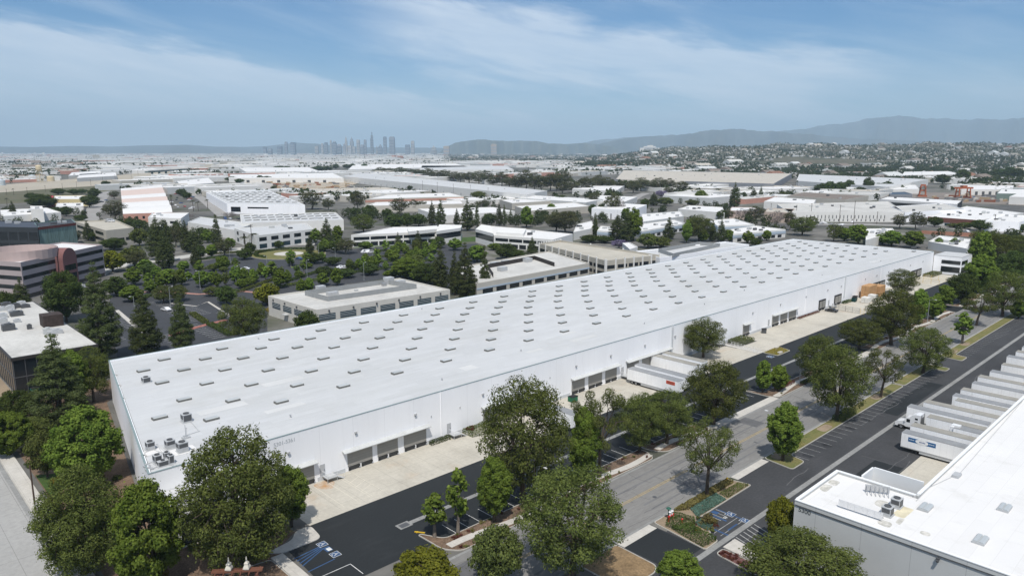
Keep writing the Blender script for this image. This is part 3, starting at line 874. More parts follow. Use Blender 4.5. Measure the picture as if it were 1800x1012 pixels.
g = lambda t, v: (33.3+ (v-119.5)/75.5*14.4 + .4 + t*(413.6-(33.7+(v-119.5)/75.5*14.4)), v)
for i in range(len(us)-1):
    for j in range(len(vs)-1):
        q = [(*g(us[i],vs[j]),zs[j]),(*g(us[i+1],vs[j]),zs[j]),(*g(us[i+1],vs[j+1]),zs[j+1]),(*g(us[i],vs[j+1]),zs[j+1])]
        b.face(q)
roof = b.build('roof', white_roof, wh)
def roof_z(v): return float(np.interp(v, vs, zs))
b = MB()
b.box(33.1,414.1,119.44,119.80,WH+.002,WH+.06); b.box(413.7,414.12,119.93,195.0,WH+.002,WH+.06)
wall_seg(b, (47.55,195.0), (33.1,119.81), WH+.002, WH+.06, .35); b.box(47.6,413.58,194.7,195.1,WH+.002,WH+.06)
b.build('parapet_cap', trim_green, wh)
# skylights: a staggered lattice, the hundred nearest the drone each a part
sky = []
for v, u0 in ((137.3,50.3),(152.3,50.6),(167.5,51.0),(180.2,51.2),(144.9,43.3),(159.9,58.2),(174.2,58.4),(186.8,58.1)):
    uu = u0
    while uu < 411:
        if not (v > 186 and uu > 408): sky.append((uu + rnd.uniform(-.15,.15), v))
        uu += 14.475
sky.append((408.1,127.2)); 
sky.sort(key=lambda p: p[0]**2+p[1]**2)
def skylight_into(bc, bd, u, v, z):
    bc.box(u-1.36,u+1.36,v-.68,v+.68,z-.05,z+.40)
    n=5
    pr=[(v-.62,z+.401),(v+.62,z+.401),(v+.42,z+.50),(v,z+.53),(v-.42,z+.50)]
    bd.extrude_x(pr,u-1.25,u+1.25)
bm_c, bm_d = MB(), MB(); skylight_into(bm_c, bm_d, 0, 0, 0)
mc = bm_c.mesh('curb', skylight_curb); md = bm_d.mesh('skylight', skylight_glass)
rl = roof.location
for k, (u_, v_) in enumerate(sky):
    if k < 100:
        o = link_mesh('skylight', md, roof, (u_-220, v_-155, roof_z(v_)+.0))
        link_mesh('skylight_curb', mc, o)
c_, d_ = MB(), MB()
for (u_, v_) in sky[100:]:
    c_.mat(1); skylight_into(c_, d_, u_, v_, roof_z(v_))
n0 = len(c_.v); c_.v += d_.v; c_.f += [[i+n0 for i in f] for f in d_.f]; c_.m += [0]*len(d_.f)
o = c_.build('skylight', [skylight_glass, skylight_curb], roof); tag(o, 'far rows of skylights on the white roof', kind='stuff')
# small vents and pipe stubs
for (px, py) in ((470,688),(1297,553),(1452,545),(1390,548),(256,653),(1281,602)):
    pass
for (u_, v_, h_) in ((62,128,.5),(98,126,.45),(128,131,.4),(176,127,.45),(214,130,.4),(246,133,.5),(301,128,.4),(360,126,.5),(84,190,.4),(140,190,.4)):
    q = MB(); z=roof_z(v_); q.lathe([(.14,z),(.14,z+h_),(.22,z+h_+.01),(.22,z+h_+.12)],u_,v_,10); q.build('vent_pipe', grey_metal, roof)
# drains along the left parapet
for (u_, v_) in ((45.4,181),(43.7,172),(41.6,162),(35.2,128)):
    q=MB(); q.box(u_-.25,u_+.25,v_-.35,v_+.35,10.7,11.0); q.build('roof_drain', old_roof, roof)

# patched areas and long membrane repairs on the white roof
rr_ = random.Random(4)
for k in range(26):
    a, c = rr_.uniform(48, 400), rr_.uniform(122, 192); q = MB(); z = roof_z(c); w_, d_ = rr_.uniform(1.2, 5), rr_.uniform(.6, 1.6)
    if any(abs(a-x) < w_+1.6 and abs(c-y) < d_+1.0 for x, y in sky): continue
    q.box(a-w_, a+w_, c-d_, c+d_, z-.02, z+.012+.002*k/26); q.build('roof_patch', MATS['roof repair'] if 'roof repair' in MATS else M('roof repair', (.585,.585,.575), .7, col2=(.50,.50,.485), scale=.05), roof)
# dock bays along the street front
def awning(b, u0, u1, z=4.25, p=1.2):
    b.extrude_x([(WV0-p,z-.02),(WV0-p,z+.12),(WV0-.003,z+.42),(WV0-.003,z+.28)], u0, u1)
def bay(door_ranges, aw=None, dark=False):
    for a, c in door_ranges:
        q = MB()
        if dark:
            q.mat(1).box(a-.3, c+.3, WV0-.30, WV0-.003, .85, 4.35)
            q.mat(0).box(a+.05, (a+c)/2-.15, WV0-.34, WV0-.301, 1.1, 3.8).box((a+c)/2+.15, c-.05, WV0-.34, WV0-.301, 1.1, 3.8)
            dd = q.build('dock_door', [door_grey, rubber], wh)
        else:
            q.box(a, c, WV0-.045, WV0-.003, .95, 3.72)
            dd = q.build('dock_door', door_grey, wh)
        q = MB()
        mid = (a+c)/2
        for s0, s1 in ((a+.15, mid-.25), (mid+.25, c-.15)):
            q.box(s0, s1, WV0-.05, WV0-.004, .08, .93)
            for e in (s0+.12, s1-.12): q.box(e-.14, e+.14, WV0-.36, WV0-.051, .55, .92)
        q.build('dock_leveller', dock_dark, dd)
    if aw:
        q = MB(); awning(q, *aw); q.build('awning', awning_metal, wh)
    a, c = door_ranges[0][0]-.6, door_ranges[-1][1]+.6
bay([(52.6,56.6),(57.4,62.0)], (52,62.4))
bay([(69.2,74.9),(76.1,81.1),(82.6,88.4)], (68.0,88.9))
bay([(104.6,109.9),(111.3,116.8),(118.2,123.6)], (104,124.3))
bay([(135.0,140.1),(141.6,147.2),(148.6,153.5)], (134.6,154.2))
bay([(158.0,163.5),(165,170.4),(172.0,178.4)], (157.4,179.0))
bay([(196.5,203.5)], (196.0,204.4))
bay([(221.5,225.9)], (221.2,226.4))
bay([(242.0,247.0),(248.4,253.6),(254.9,260.7)], (241.7,261.4))
bay([(280.2,285.4)], None, True); bay([(294.6,300.5)], None, True)
bay([(335,341),(342,348)], None, True); bay([(383,389),(390.5,396.5)], None, True)
# low base course under the docks
q = MB()
for a, c in ((62.6,68.6),(88.6,104),(124.2,134.4),(154,157.6),(179,196),(204.2,221),(226.2,241.4),(261.2,279.6),(286,294),(301,334.5)):
    q.box(a, c, WV0-.06, WV0-.004, .0, .85)
q.build('base_course', M('grey base paint', (.56,.58,.60), .75, var=.06, scale=.4), wh)
# personnel doors, wall lights, downpipes
for a in (63.7, 94.6, 156.0, 239.6, 289.2):
    q = MB(); q.box(a-.55, a+.55, WV0-.07, WV0-.005, 1.0, 3.2); d = q.build('door', M('grey door', (.44,.45,.46), .6) if 'grey door' not in MATS else MATS['grey door'], wh)
    q = MB(); q.box(a+.3, a+.42, WV0-.16, WV0-.071, 2.0, 2.1); q.build('handle', dark_metal, d)
for a in (57.0,71.2,85.6,104.5,121.5,136.5,150.6,166,181,196.5,227.5,247.5,268,287.2,300.0,325,338,352,366,380,398):
    q = MB(); q.box(a-.24, a+.24, WV0-.38, WV0-.003, 7.45, 7.8).box(a-.10, a+.10, WV0-.2, WV0-.004, 7.1, 7.44); q.build('wall_light', grey_metal, wh)
q = MB()
for a in (89.8,97.8,110.8,126.8): q.box(a-.1, a+.1, WV0-.14, WV0-.004, 5.6+.5*((a*7)%2), 5.95+.5*((a*7)%2))
q.build('alarm_box', grey_metal, wh)
for a in (179.5, 303.5):
    q = MB(); q.box(a-.45,a-.33,WV0-.28,WV0-.003,2.4,11.1).box(a+.33,a+.45,WV0-.28,WV0-.003,2.4,11.1)
    for k in range(26): q.box(a-.325,a+.325,WV0-.2,WV0-.12,2.6+k*.32,2.64+k*.32)
    q.build('ladder', M('white ladder paint', (.62,.64,.65), .5) if 'white ladder paint' not in MATS else MATS['white ladder paint'], wh)
for a in (92.5,193,268,343):
    q = MB(); q.box(a-.07,a+.07,WV0-.12,WV0-.003,.86,10.9); q.build('downpipe', white_wall, wh)
text_on('street_number', '5301-5361', 1.05, (56.45, WV0-.012, 9.72), -90, lettering, wh, .008, .95)
# end office wing beyond the yard
q = MB(); q.box(414.2, 432, 106.5, 119.3, 0, 9.0); ow = q.build('office_wing', white_wall, wh)
q = MB(); q.box(414.06, 414.196, 107.0, 115.6, 1.2, 4.0).box(414.06, 414.196, 107.0, 115.6, 5.4, 7.2).box(414.3, 424, 106.36, 106.496, 1.2, 4.0).box(414.3, 424, 106.36, 106.496, 5.4, 7.2)
q.build('window', glass_dark, ow)
q = MB(); q.box(414.2, 432, 106.5, 119.2, 9.003, 9.4); q.build('wing_roof', white_roof, ow)
# low white entry block at the left corner
q = MB(); q.box(34.5, 44.5, 112.8, 119.3, 0, 6.6); eb = q.build('entry_block', white_wall, wh)
q = MB(); q.box(34.2, 44.8, 112.5, 119.3, 6.603, 7.3); q.build('entry_roof', white_roof, eb)
q = MB(); q.box(34.42, 34.497, 113.4, 118.9, .4, 5.4).box(35.2, 43.8, 112.72, 112.797, .4, 5.4); q.build('window', glass_dark, eb)

# steps and landings at the docks
def dock_steps(u, label, right=True):
    t = thing('dock_steps', label, 'steps', (u, WV0-1.2, 0))
    q = MB(); q.box(u-1.1, u+1.1, WV0-2.2, WV0-.12, .82, .98)
    for x in (u-1.05, u+1.0): q.box(x, x+.08, WV0-2.15, WV0-2.05, 0, .82)
    q.build('landing', grey_metal, t)
    q = MB(); s = 1 if right else -1
    for k in range(5): q.box(min(u+s*(1.12+k*.3), u+s*(1.40+k*.3)), max(u+s*(1.12+k*.3), u+s*(1.40+k*.3)), WV0-2.2, WV0-1.0, .66-k*.16, .72-k*.16)
    q.build('stair', grey_metal, t)
    q = MB(); pts = [(u-1.05*s, WV0-2.15, 1.98), (u+1.05*s, WV0-2.15, 1.98), (u+2.6*s, WV0-2.15, 1.05)]
    q.path(pts, .035); q.path([(a, b, c-.45) for a, b, c in pts], .025)
    for a, b_, c in pts: q.tube((a, b_, c-1.0), (a, b_, c), .03)
    q.tube((u-1.05*s, WV0-2.15, 1.98), (u-1.05*s, WV0-.3, 1.98), .035)
    q.build('railing', white_metal, t)
dock_steps(64.6, 'grey metal dock steps with white railing beside the rust stained apron')
dock_steps(95.4, 'grey dock steps between the first and second group of dock doors, above dark hedge')
dock_steps(156.4, 'dock steps with landing tucked beside the red labelled trailer')
dock_steps(205.2, 'long ramp steps with railing in front of the dark open dock', True)
dock_steps(290.4, 'dock steps between two black framed dock doors beyond the parked car')

# rooftop machines near the left end
def rooftop_unit(u, v, z, w, d, h, label, fan=True, rz=0.0, body=None, group=None, dark_top=False):
    t = thing('rooftop_air_unit', label, 'air conditioner', (u, v, z), rz, group)
    q = MB(); q.box(-w/2-.15, w/2+.15, -d/2-.15, d/2+.15, -.06, .12); q.build('curb', grey_metal, t, True)
    q = MB(); q.box(-w/2, w/2, -d/2, d/2, .123, h); q.box(-w/2-.04, w/2+.04, -d/2-.04, d/2+.04, h+.002, h+.06); q.build('cabinet', body or grey_metal, t, True)
    q = MB(); q.box(-w/2+.1, w/2-.1, -d/2-.03, -d/2-.003, h*(.55 if dark_top else .2), h*.93)
    q.box(-w/2-.03, -w/2-.003, -d/2+.1, d/2-.1, h*(.55 if dark_top else .45), h*.93); q.build('grille', dark_metal, t, True)
    if fan:
        q = MB(); q.lathe([(min(w,d)*.36, h+.062), (min(w,d)*.38, h+.2), (min(w,d)*.30, h+.2), (min(w,d)*.28, h+.1)], 0, 0, 14); q.build('fan_shroud', dark_metal, t, True)
    return t
def at_roof(px, py, z=10.75): return G(px, py, z)
def zz(x, y): return (240 + x*.1087, 720 + y*.1087)
for (x, y, w, d, h, lab, dk) in ((225,640,1.5,1.4,1.7,'leftmost dark topped air unit in the cluster near the warehouse corner',True),
        (545,612,1.7,1.5,1.7,'middle of the three dark topped air units near the warehouse corner',True),
        (745,668,1.9,1.7,2.0,'largest dark topped air unit standing on a bright white pad',True),
        (810,190,1.9,1.7,1.8,'lone grey cube air unit behind the corner cluster of roof machines',False),
        (340,850,1.3,1.5,1.6,'tall grey condenser with pipes at the front of the roof cluster',False),
        (430,895,1.9,1.0,1.0,'low long grey condenser closest to the front roof edge',False),
        (492,800,1.0,1.0,1.5,'dark drum shaped condenser behind the pale upright one',True),
        (562,860,.95,1.0,1.7,'pale upright condenser at the right end of the roof cluster',False)):
    u_, v_ = at_roof(*zz(x, y)); rooftop_unit(u_, v_, roof_z(v_), w*.86, d*.86, h*.86, lab, True, 0, None, None, dk)
u_, v_ = at_roof(257, 672); rooftop_unit(u_, v_, roof_z(v_), 1.6, 1.4, 1.2, 'small grey box air unit alone near the left roof edge')
u_, v_ = at_roof(1606, 439); rooftop_unit(u_, v_, roof_z(v_), 2.2, 2.0, 1.7, 'dark air unit at the far right end of the white roof', body=dark_metal)
q = MB(); u_, v_ = at_roof(*zz(770,650)); q.box(u_-2.0,u_+1.9,v_-1.6,v_+1.5,roof_z(v_)+.01,roof_z(v_)+.055); q.build('roof_patch', bright_roof, roof)
q = MB(); u_, v_ = at_roof(*zz(240,690)); q.box(u_-1.6,u_+1.7,v_-1.1,v_+1.3,roof_z(v_)+.01,roof_z(v_)+.055); q.build('roof_patch', bright_roof, roof)
q = MB()
for pts in ([zz(120,905),zz(300,820),zz(360,690)], [zz(230,960),zz(470,870),zz(590,900)], [zz(130,700),zz(250,640),zz(420,700)], [zz(800,420),zz(800,300)], [zz(880,200),zz(1010,350),zz(760,430)], [zz(330,560),zz(420,710),zz(520,690)]):
    w_ = [(*at_roof(*p), 0) for p in pts]; w_ = [(a, b_, roof_z(b_)+.1) for a, b_, c in w_]; q.path(w_, .05)
    for a, b_, c in w_: q.box(a-.14, a+.14, b_-.14, b_+.14, c-.12, c+.02)
q.build('roof_pipe', grey_metal, roof)
for (x, y, s) in ((165,915,.5),(205,965,.6),(800,455,.7)):
    u_, v_ = at_roof(*zz(x,y)); q = MB(); z = roof_z(v_); q.box(u_-s, u_+s, v_-s*.6, v_+s*.6, z, z+.3).box(u_-s*.5, u_+s*.3, v_-s*.3, v_+s*.4, z+.301, z+.55); q.build('roof_hatch', grey_metal, roof)
u_, v_ = at_roof(*zz(800,460)); q = MB(); q.tube((u_,v_,roof_z(v_)),(u_,v_,roof_z(v_)+2.6),.04); q.build('antenna_mast', steel, roof)

# ------------------------------------------------------------------ grey building at the lower right
RH = 10.0
rb = thing('grey_warehouse', 'grey walled warehouse with a bright white roof in the lower right corner', 'warehouse', (160, 10, 0))
out = [(101.8,44.7),(101.8,-60),(330,-60),(330,32.6),(116.9,32.6),(116.9,44.7)]
b = MB()
for i in range(len(out)):
    p, q_ = out[i], out[(i+1)%len(out)]
    d = Vector((q_[0]-p[0], q_[1]-p[1])).normalized()
    conv = i != 4
    a = (p[0]+d.x*(0 if i not in (0,) else 0), p[1]); e = (q_[0]-d.x*.36*(1 if i != 3 else 0), q_[1]-d.y*.36*(1 if i != 3 else 0))
    if i == 4: e = (q_[0], q_[1]); a = (p[0]+d.x*.36, p[1]+d.y*.36)
    if i == 5: a = (p[0], p[1]); e = (q_[0]-d.x*.36, q_[1]-d.y*.36)
    wall_seg(b, a, e, 0, RH, .36)
b.build('wall', grey_concrete_wall, rb)
b = MB(); b.face([(102.2,44.3,RH-.35),(102.2,-59.6,RH-.35),(116.5,-59.6,RH-.35),(116.5,44.3,RH-.35)]); b.face([(116.5,32.2,RH-.35),(116.5,-59.6,RH-.35),(329.6,-59.6,RH-.35),(329.6,32.2,RH-.35)])
b.v = b.v; b.f = [f[::1] for f in b.f]
rroof = b.build('roof', bright_roof, rb)
b = MB(); capm = M('white parapet cap', (.74,.75,.75), .6)
for i in range(len(out)):
    p, q_ = out[i], out[(i+1)%len(out)]
    d = Vector((q_[0]-p[0], q_[1]-p[1])).normalized()
    wall_seg(b, (p[0]-d.y*-.06, p[1]+d.x*-.06), (q_[0]-d.y*-.06-d.x*.44, q_[1]+d.x*-.06-d.y*.44), RH+.002, RH+.13+.004*i, .5)
b.build('parapet_cap', capm, rb)
b = MB(); b.box(101.66,101.797,-60,44.6,RH-.72,RH-.60); b.build('reveal_line', dark_metal, rb)
text_on('street_number', '5300', .95, (101.78, 43.1, 8.75), 180, dark_lettering, rb, .012, 1.0)
# roll doors and awning facing the trailers
for k in range(20):
    q = MB(); q.box(119.5+k*6.9, 122.4+k*6.9, 32.605, 32.66, 1.2, 4.0); q.build('dock_door', door_grey, rb)
q = MB(); q.extrude_x([(32.61,4.5),(34.0,4.15),(34.0,4.3),(32.61,4.75)], 118.6, 300); q.build('awning', awning_metal, rb)
q = MB(); q.box(101.4, 101.795, 24.7, 25.1, 8.9, 9.15).box(101.2,101.6,24.75,25.05,8.6,8.88); q.build('wall_light', dark_metal, rb)
# rooftop screens of slats on the office part
def slat_screen(p, q_, h, label, bars, braces):
    t = thing('roof_screen', label, 'screen', (p[0], p[1], RH-.35))
    P_, Q_ = Vector((*p, RH-.35)), Vector((*q_, RH-.35)); d = (Q_-P_); ln = d.length; d.normalize(); n = Vector((-d.y, d.x, 0))
    b = MB()
    for k in range(int(ln/.195)):
        a = P_ + d*(k*.195+.02)
        b.prism([(a.x, a.y), (a.x+d.x*.165, a.y+d.y*.165), (a.x+d.x*.165+n.x*.04, a.y+d.y*.165+n.y*.04), (a.x+n.x*.04, a.y+n.y*.04)], RH-.35+.25, RH-.35+h)
    b.build('slat', white_metal if bars else grey_metal, t)
    b = MB()
    for k in range(braces):
        a = P_ + d*(ln*(k+.5)/braces)
        s = 1.0
        b = MB(); b.path([tuple(a + n*1.3*s + Vector((0,0,.02))), tuple(a + n*.06*s + Vector((0,0,h*.85))), tuple(a + n*.06)], .05)
        b.build('brace', steel, t)
z5 = lambda x, y: G(1350+x*.4072, 600+y*.4072, RH)
slat_screen(z5(303,705), z5(500,770), 1.35, 'white slatted roof screen nearest the grey wall', True, 7)
slat_screen(z5(525,652), z5(415,638), 1.3, 'shorter grey slatted roof screen with slanted braces', False, 6)
u_, v_ = z5(555,702); rooftop_unit(u_, v_, RH-.35, 1.5, 1.3, 1.3, 'rear of two square air units between the slatted roof screens', body=grey_metal)
u_, v_ = z5(515,738); rooftop_unit(u_, v_, RH-.35, 1.45, 1.3, 1.3, 'front of two square air units between the slatted roof screens', body=grey_metal)
q = MB(); 
for (x, y, w_, d_) in ((285,600,1.2,.8),(250,622,1.6,.7),(490,690,1.4,.9),(505,775,1.0,1.0),(680,818,.7,.7),(570,765,1.2,.4)):
    u_, v_ = z5(x, y); q.prism(round_poly([(u_-w_,v_-d_),(u_+w_,v_-d_*.8),(u_+w_*.8,v_+d_),(u_-w_*.7,v_+d_*.9)],.9), RH-.346, RH-.34)
q.build('roof_stain', M('dirty roof stain', (.38,.37,.33), .9, col2=(.62,.60,.55), scale=1.4), rroof)
q = MB(); u_, v_ = z5(590,720); q.prism(round_poly([(u_-2.6,v_-.8),(u_+1.4,v_-.9),(u_+1.4,v_+.8),(u_-2.6,v_+.9)],.4), RH-.347, RH-.342); q.build('roof_stain', M('yellowed roof patch', (.64,.58,.42), .9, var=.2, scale=.8), rroof)
for (x, y) in ((680,710),(1022,712),(918,850),(1150,590),(1160,900)):
    u_, v_ = z5(x, y); q = MB(); q.box(u_-1.3,u_+1.3,v_-.75,v_+.75,RH-.34,RH-.05); sk = q.build('skylight_curb', grey_metal, rroof)
    q = MB(); q.extrude_x([(v_-.7,RH-.048),(v_-.02,RH-.048),(v_-.12,RH+.12),(v_-.55,RH+.12)],u_-1.25,u_+1.25).extrude_x([(v_+.02,RH-.048),(v_+.7,RH-.048),(v_+.55,RH+.12),(v_+.12,RH+.12)],u_-1.25,u_+1.25); q.build('skylight', M('grey skylight dome', (.42,.45,.46), .3) if 'grey skylight dome' not in MATS else MATS['grey skylight dome'], sk)
q = MB(); pts = [z5(640,680), z5(700,620), z5(830,560), z5(1100,250)]
q.path([(a, b_, RH-.29) for a, b_ in pts], .05); q.build('roof_conduit', grey_metal, rroof)
u_, v_ = z5(815,573); q = MB(); q.box(u_-.9,u_+.9,v_-.5,v_+.5,RH-.34,RH+.1); q.build('roof_hatch', grey_metal, rroof)
# low stair parapet at the inner corner
q = MB(); wall_seg(q, (116.95,40.5), (121.4,40.5), 0, RH+.5, .3); wall_seg(q, (121.4,40.5), (121.4,33.0), 0, RH+.5, .3); q.build('stair_enclosure', capm, rb)

# ------------------------------------------------------------------ trailers and trucks
def trailer_parts(t, L_=16.15, W_=2.59, H_=4.1, side='-x', front=True, roofm=None):
    """box trailer along +Y, nose at y=0 pointing +Y; origin at ground under its nose centre"""
    w = W_/2
    q = MB(); q.box(-w, w, -L_, 0, 1.15, H_-.03); q.build('box_body', trailer_white, t, True)
    q = MB(); q.box(-w-.02, w+.02, -L_-.02, .02, H_-.028, H_+.03); q.build('roof', roofm or trailer_roof, t, True)
    q = MB(); q.box(-w-.015, w+.015, -L_-.01, .01, .98, 1.148); q.build('frame_rail', grey_metal, t, True)
    q = MB()
    for x in (-.75, .65): q.box(x, x+.12, -2.9, -2.75, 0, .978)
    q.box(-.85, .85, -2.95, -2.7, 0, .06); q.build('landing_leg', dark_metal, t, True)
    for y in (-L_+1.6, -L_+2.9):
        for x in (-w+.12, w-.62):
            q = MB(); q.mat(0).tube((x, y, .52), (x+.5, y, .52), .52, .52, 16); q.mat(1).tube((x-.01, y, .52), (x+.51, y, .52), .26, .26, 12); q.build('wheel', [rubber, steel], t, True)
    q = MB(); q.box(-w+.05, -w+.1, -L_*.72, -3.6, .45, .97).box(w-.1, w-.05, -L_*.72, -3.6, .45, .97); q.build('side_skirt', M('pale side skirt', (.5,.51,.52), .6) if 'pale side skirt' not in MATS else MATS['pale side skirt'], t, True)
def trailer(u0, v_front, label, L_=16.15, rz=0.0, group=None, rm=None):
    t = thing('box_trailer', label, 'trailer', (u0+1.3, v_front, 0), rz, group)
    trailer_parts(t, L_, roofm=rm); return t
tan_tr = M('dusty tan trailer roof', (.31,.295,.26), .6, var=.15, scale=.25, obj=True)
RG = 'white trailers docked in a row at the grey warehouse'
t1 = trailer(158.7, 48.2, 'nearest white trailer in the row, with a blue and white logo panel on its side', 15.6, 0, RG)
q = MB(); q.box(-1.325, -1.3, -6.55, -1.35, 2.55, 3.45); lg = q.build('logo_panel', blue_sign, t1, True)
q = MB(); n_ = 20; q.face([(-1.332, -3.95+1.25*cos(a), 3.0+.52*sin(a)) for a in np.linspace(2*pi, 0, n_+1)[:-1]]); el = q.build('logo_oval', white_letter, lg, True)
def text_local(txt, size, loc, rz, m, parent, wide=1.0, name='lettering'):
    me = text_mesh(txt, size, .004); me.materials.clear(); me.materials.append(m)
    o = link_mesh(name, me, parent, loc); o.rotation_euler = (pi/2, 0, rz); o.scale = (wide, 1, 1); return o
q = MB()
for y0 in (-1.55, -5.35):
    for k in range(6): q.box(-1.337, -1.326, y0-k*.17-.12, y0-k*.17, 2.93+.03*(k%2), 3.08+.03*((k+1)%2))
q.build('lettering', white_letter, lg, True)
q = MB()
for k in range(5): q.box(-1.341, -1.333, -3.45-k*.24-.16, -3.45-k*.24, 2.86, 3.06+.06*(k%2))
q.build('lettering', M('logo blue lettering', (.03,.08,.25), .5), lg, True)
trailer(164.1, 48.3, 'tan roofed white trailer directly behind the blue logo trailer', 15.7, 0, RG, tan_tr)
t3 = trailer(169.3, 41.5, 'short white trailer with a white cooling unit on its nose', 8.8, 0, RG)
q = MB(); q.box(-1.0,1.0,.03,.75,2.1,4.2).box(-.6,.6,-1.0,.6,4.12,4.5); q.build('cooling_unit', truck_paint, t3, True)
t4 = trailer(172.2, 47.6, 'tan roofed white trailer coupled to the white truck', 15.0, 0, RG, tan_tr)
trailer(176.3, 53.0, 'white trailer standing further out beside the parked truck', 16.15, 0, RG)
lab = [(182.3,51.4,'white trailer just past the parked truck with its nose at the lane edge', tan_tr),(189.0,46.7,'white trailer with a wide grey roof, second past the truck',tan_tr),(192.6,48.2,'white trailer third past the truck in the row',None),(198.9,48.2,'white trailer fourth past the truck in the row',tan_tr),
       (206.8,47.8,'white trailer fifth past the truck in the row',None),(213.9,48.3,'white trailer sixth past the truck in the row',tan_tr),(221.4,47.4,'white trailer seventh past the truck in the row',None),(231.2,47.0,'white trailer fourth from the far end of the row',tan_tr),
       (241.6,48.1,'white trailer third from the far end of the row',None),(249.5,47.6,'white trailer second from the far end of the row',tan_tr),(256.8,47.6,'farthest white trailer in the row, at the picture edge',None)]
for a, v_, l_, rm in lab: trailer(a, v_, l_, 15.2 + (v_-47.5), 0, RG, rm)
# tractor
def tractor(u, v, label):
    t = thing('truck_tractor', label, 'truck', (u, v, 0))
    w = 1.2
    q = MB(); q.extrude_x([(0,.55),(-.05,1.35),(-.5,1.62),(-1.9,1.95),(-2.25,2.75),(-2.9,3.0),(-3.4,3.62),(-4.1,3.95),(-5.15,4.0),(-5.15,.9),(-2.2,.75),(-1.95,.95),(-.75,.95),(-.6,.55)], -w, w)
    q.build('cab', truck_paint, t, True)
    q = MB(); q.extrude_x([(-1.93,2.0),(-2.26,2.72),(-2.3,2.70),(-1.98,1.98)], -1.0, 1.0)
    q.box(-w-.012, -w-.002, -3.1, -2.35, 1.85, 2.62).box(w+.002, w+.012, -3.1, -2.35, 1.85, 2.62)
    for z in (1.9, 2.75): q.box(-w-.012, -w-.002, -4.65, -4.05, z, z+.45).box(w+.002, w+.012, -4.65, -4.05, z, z+.45)
    q.build('window', glass_dark, t, True)
    q = MB(); q.box(-w-.05, w+.05, -.02, .22, .42, .85); q.build('bumper', chrome, t, True)
    q = MB(); q.box(-.55, .55, .0, .06, .9, 1.45); q.build('radiator_grille', dark_metal, t, True)
    for s in (-1, 1):
        q = MB(); q.box(s*.95-.16, s*.95+.16, -.08, .05, 1.02, 1.24); q.build('headlight', skylight_glass, t, True)
        q = MB(); q.box(s*1.42-.1, s*1.42+.1, -2.2, -2.05, 1.95, 2.65).box(min(s*1.2,s*1.45), max(s*1.2,s*1.45), -2.18,-2.12,2.2,2.26); q.build('mirror', truck_paint, t, True)
        q = MB(); q.tube((s*.95,-5.3,1.0),(s*.95,-5.3,4.1),.09); q.build('exhaust_stack', chrome, t, True)
        q = MB(); q.tube((s*.85,-4.0,.75),(s*.85,-2.4,.75),.34,.34,12); q.build('fuel_tank', chrome, t, True)
        for y in (-1.35, -6.3, -7.6):
            q = MB(); x0 = s*.75; x1 = s*1.22
            q.mat(0).tube((x0,y,.52),(x1,y,.52),.52,.52,18); q.mat(1).tube((x1-.02*s,y,.52),(x1+.02*s,y,.52),.28,.28,14); q.build('wheel', [rubber, steel], t, True)
    q = MB(); q.box(-.5,.5,-8.3,-5.2,.75,1.0); q.box(-.9,.9,-5.35,-5.2,1.0,3.3); q.build('chassis', dark_metal, t, True)
    return t
tractor(173.5, 54.0, 'white sleeper cab truck parked nose out among the docked trailers')
# front yard trailers
FG = 'white trailers docked at the long white warehouse'
def ytrailer(u0, v_end, label, L_=16.15, rm=None):
    t = thing('box_trailer', label, 'trailer', (u0+1.3, v_end, 0), pi, FG); trailer_parts(t, L_, roofm=rm); return t
r1 = ytrailer(153.6, 99.8, 'white trailer with a red orange panel on its side, docked at the warehouse')
q = MB(); q.box(1.305, 1.325, -3.6, -.95, 2.85, 3.75); rp = q.build('logo_panel', red_sign, r1, True)
text_local('YELLOW', .5, (1.335, -2.28, 3.3), pi/2, dark_lettering, rp, .95)
ytrailer(157.9, 100.6, 'white trailer right behind the red panel trailer')
ytrailer(168.8, 104.6, 'tan roofed white trailer, front of the farther pair at the warehouse docks', 14.6, tan_tr)
ytrailer(173.3, 105.0, 'tan roofed white trailer, rear of the farther pair next to the large dock tree', 14.4, tan_tr)
ytrailer(116.0, 102.6, 'white trailer half hidden behind the tall pine at the second dock group', 15.8)

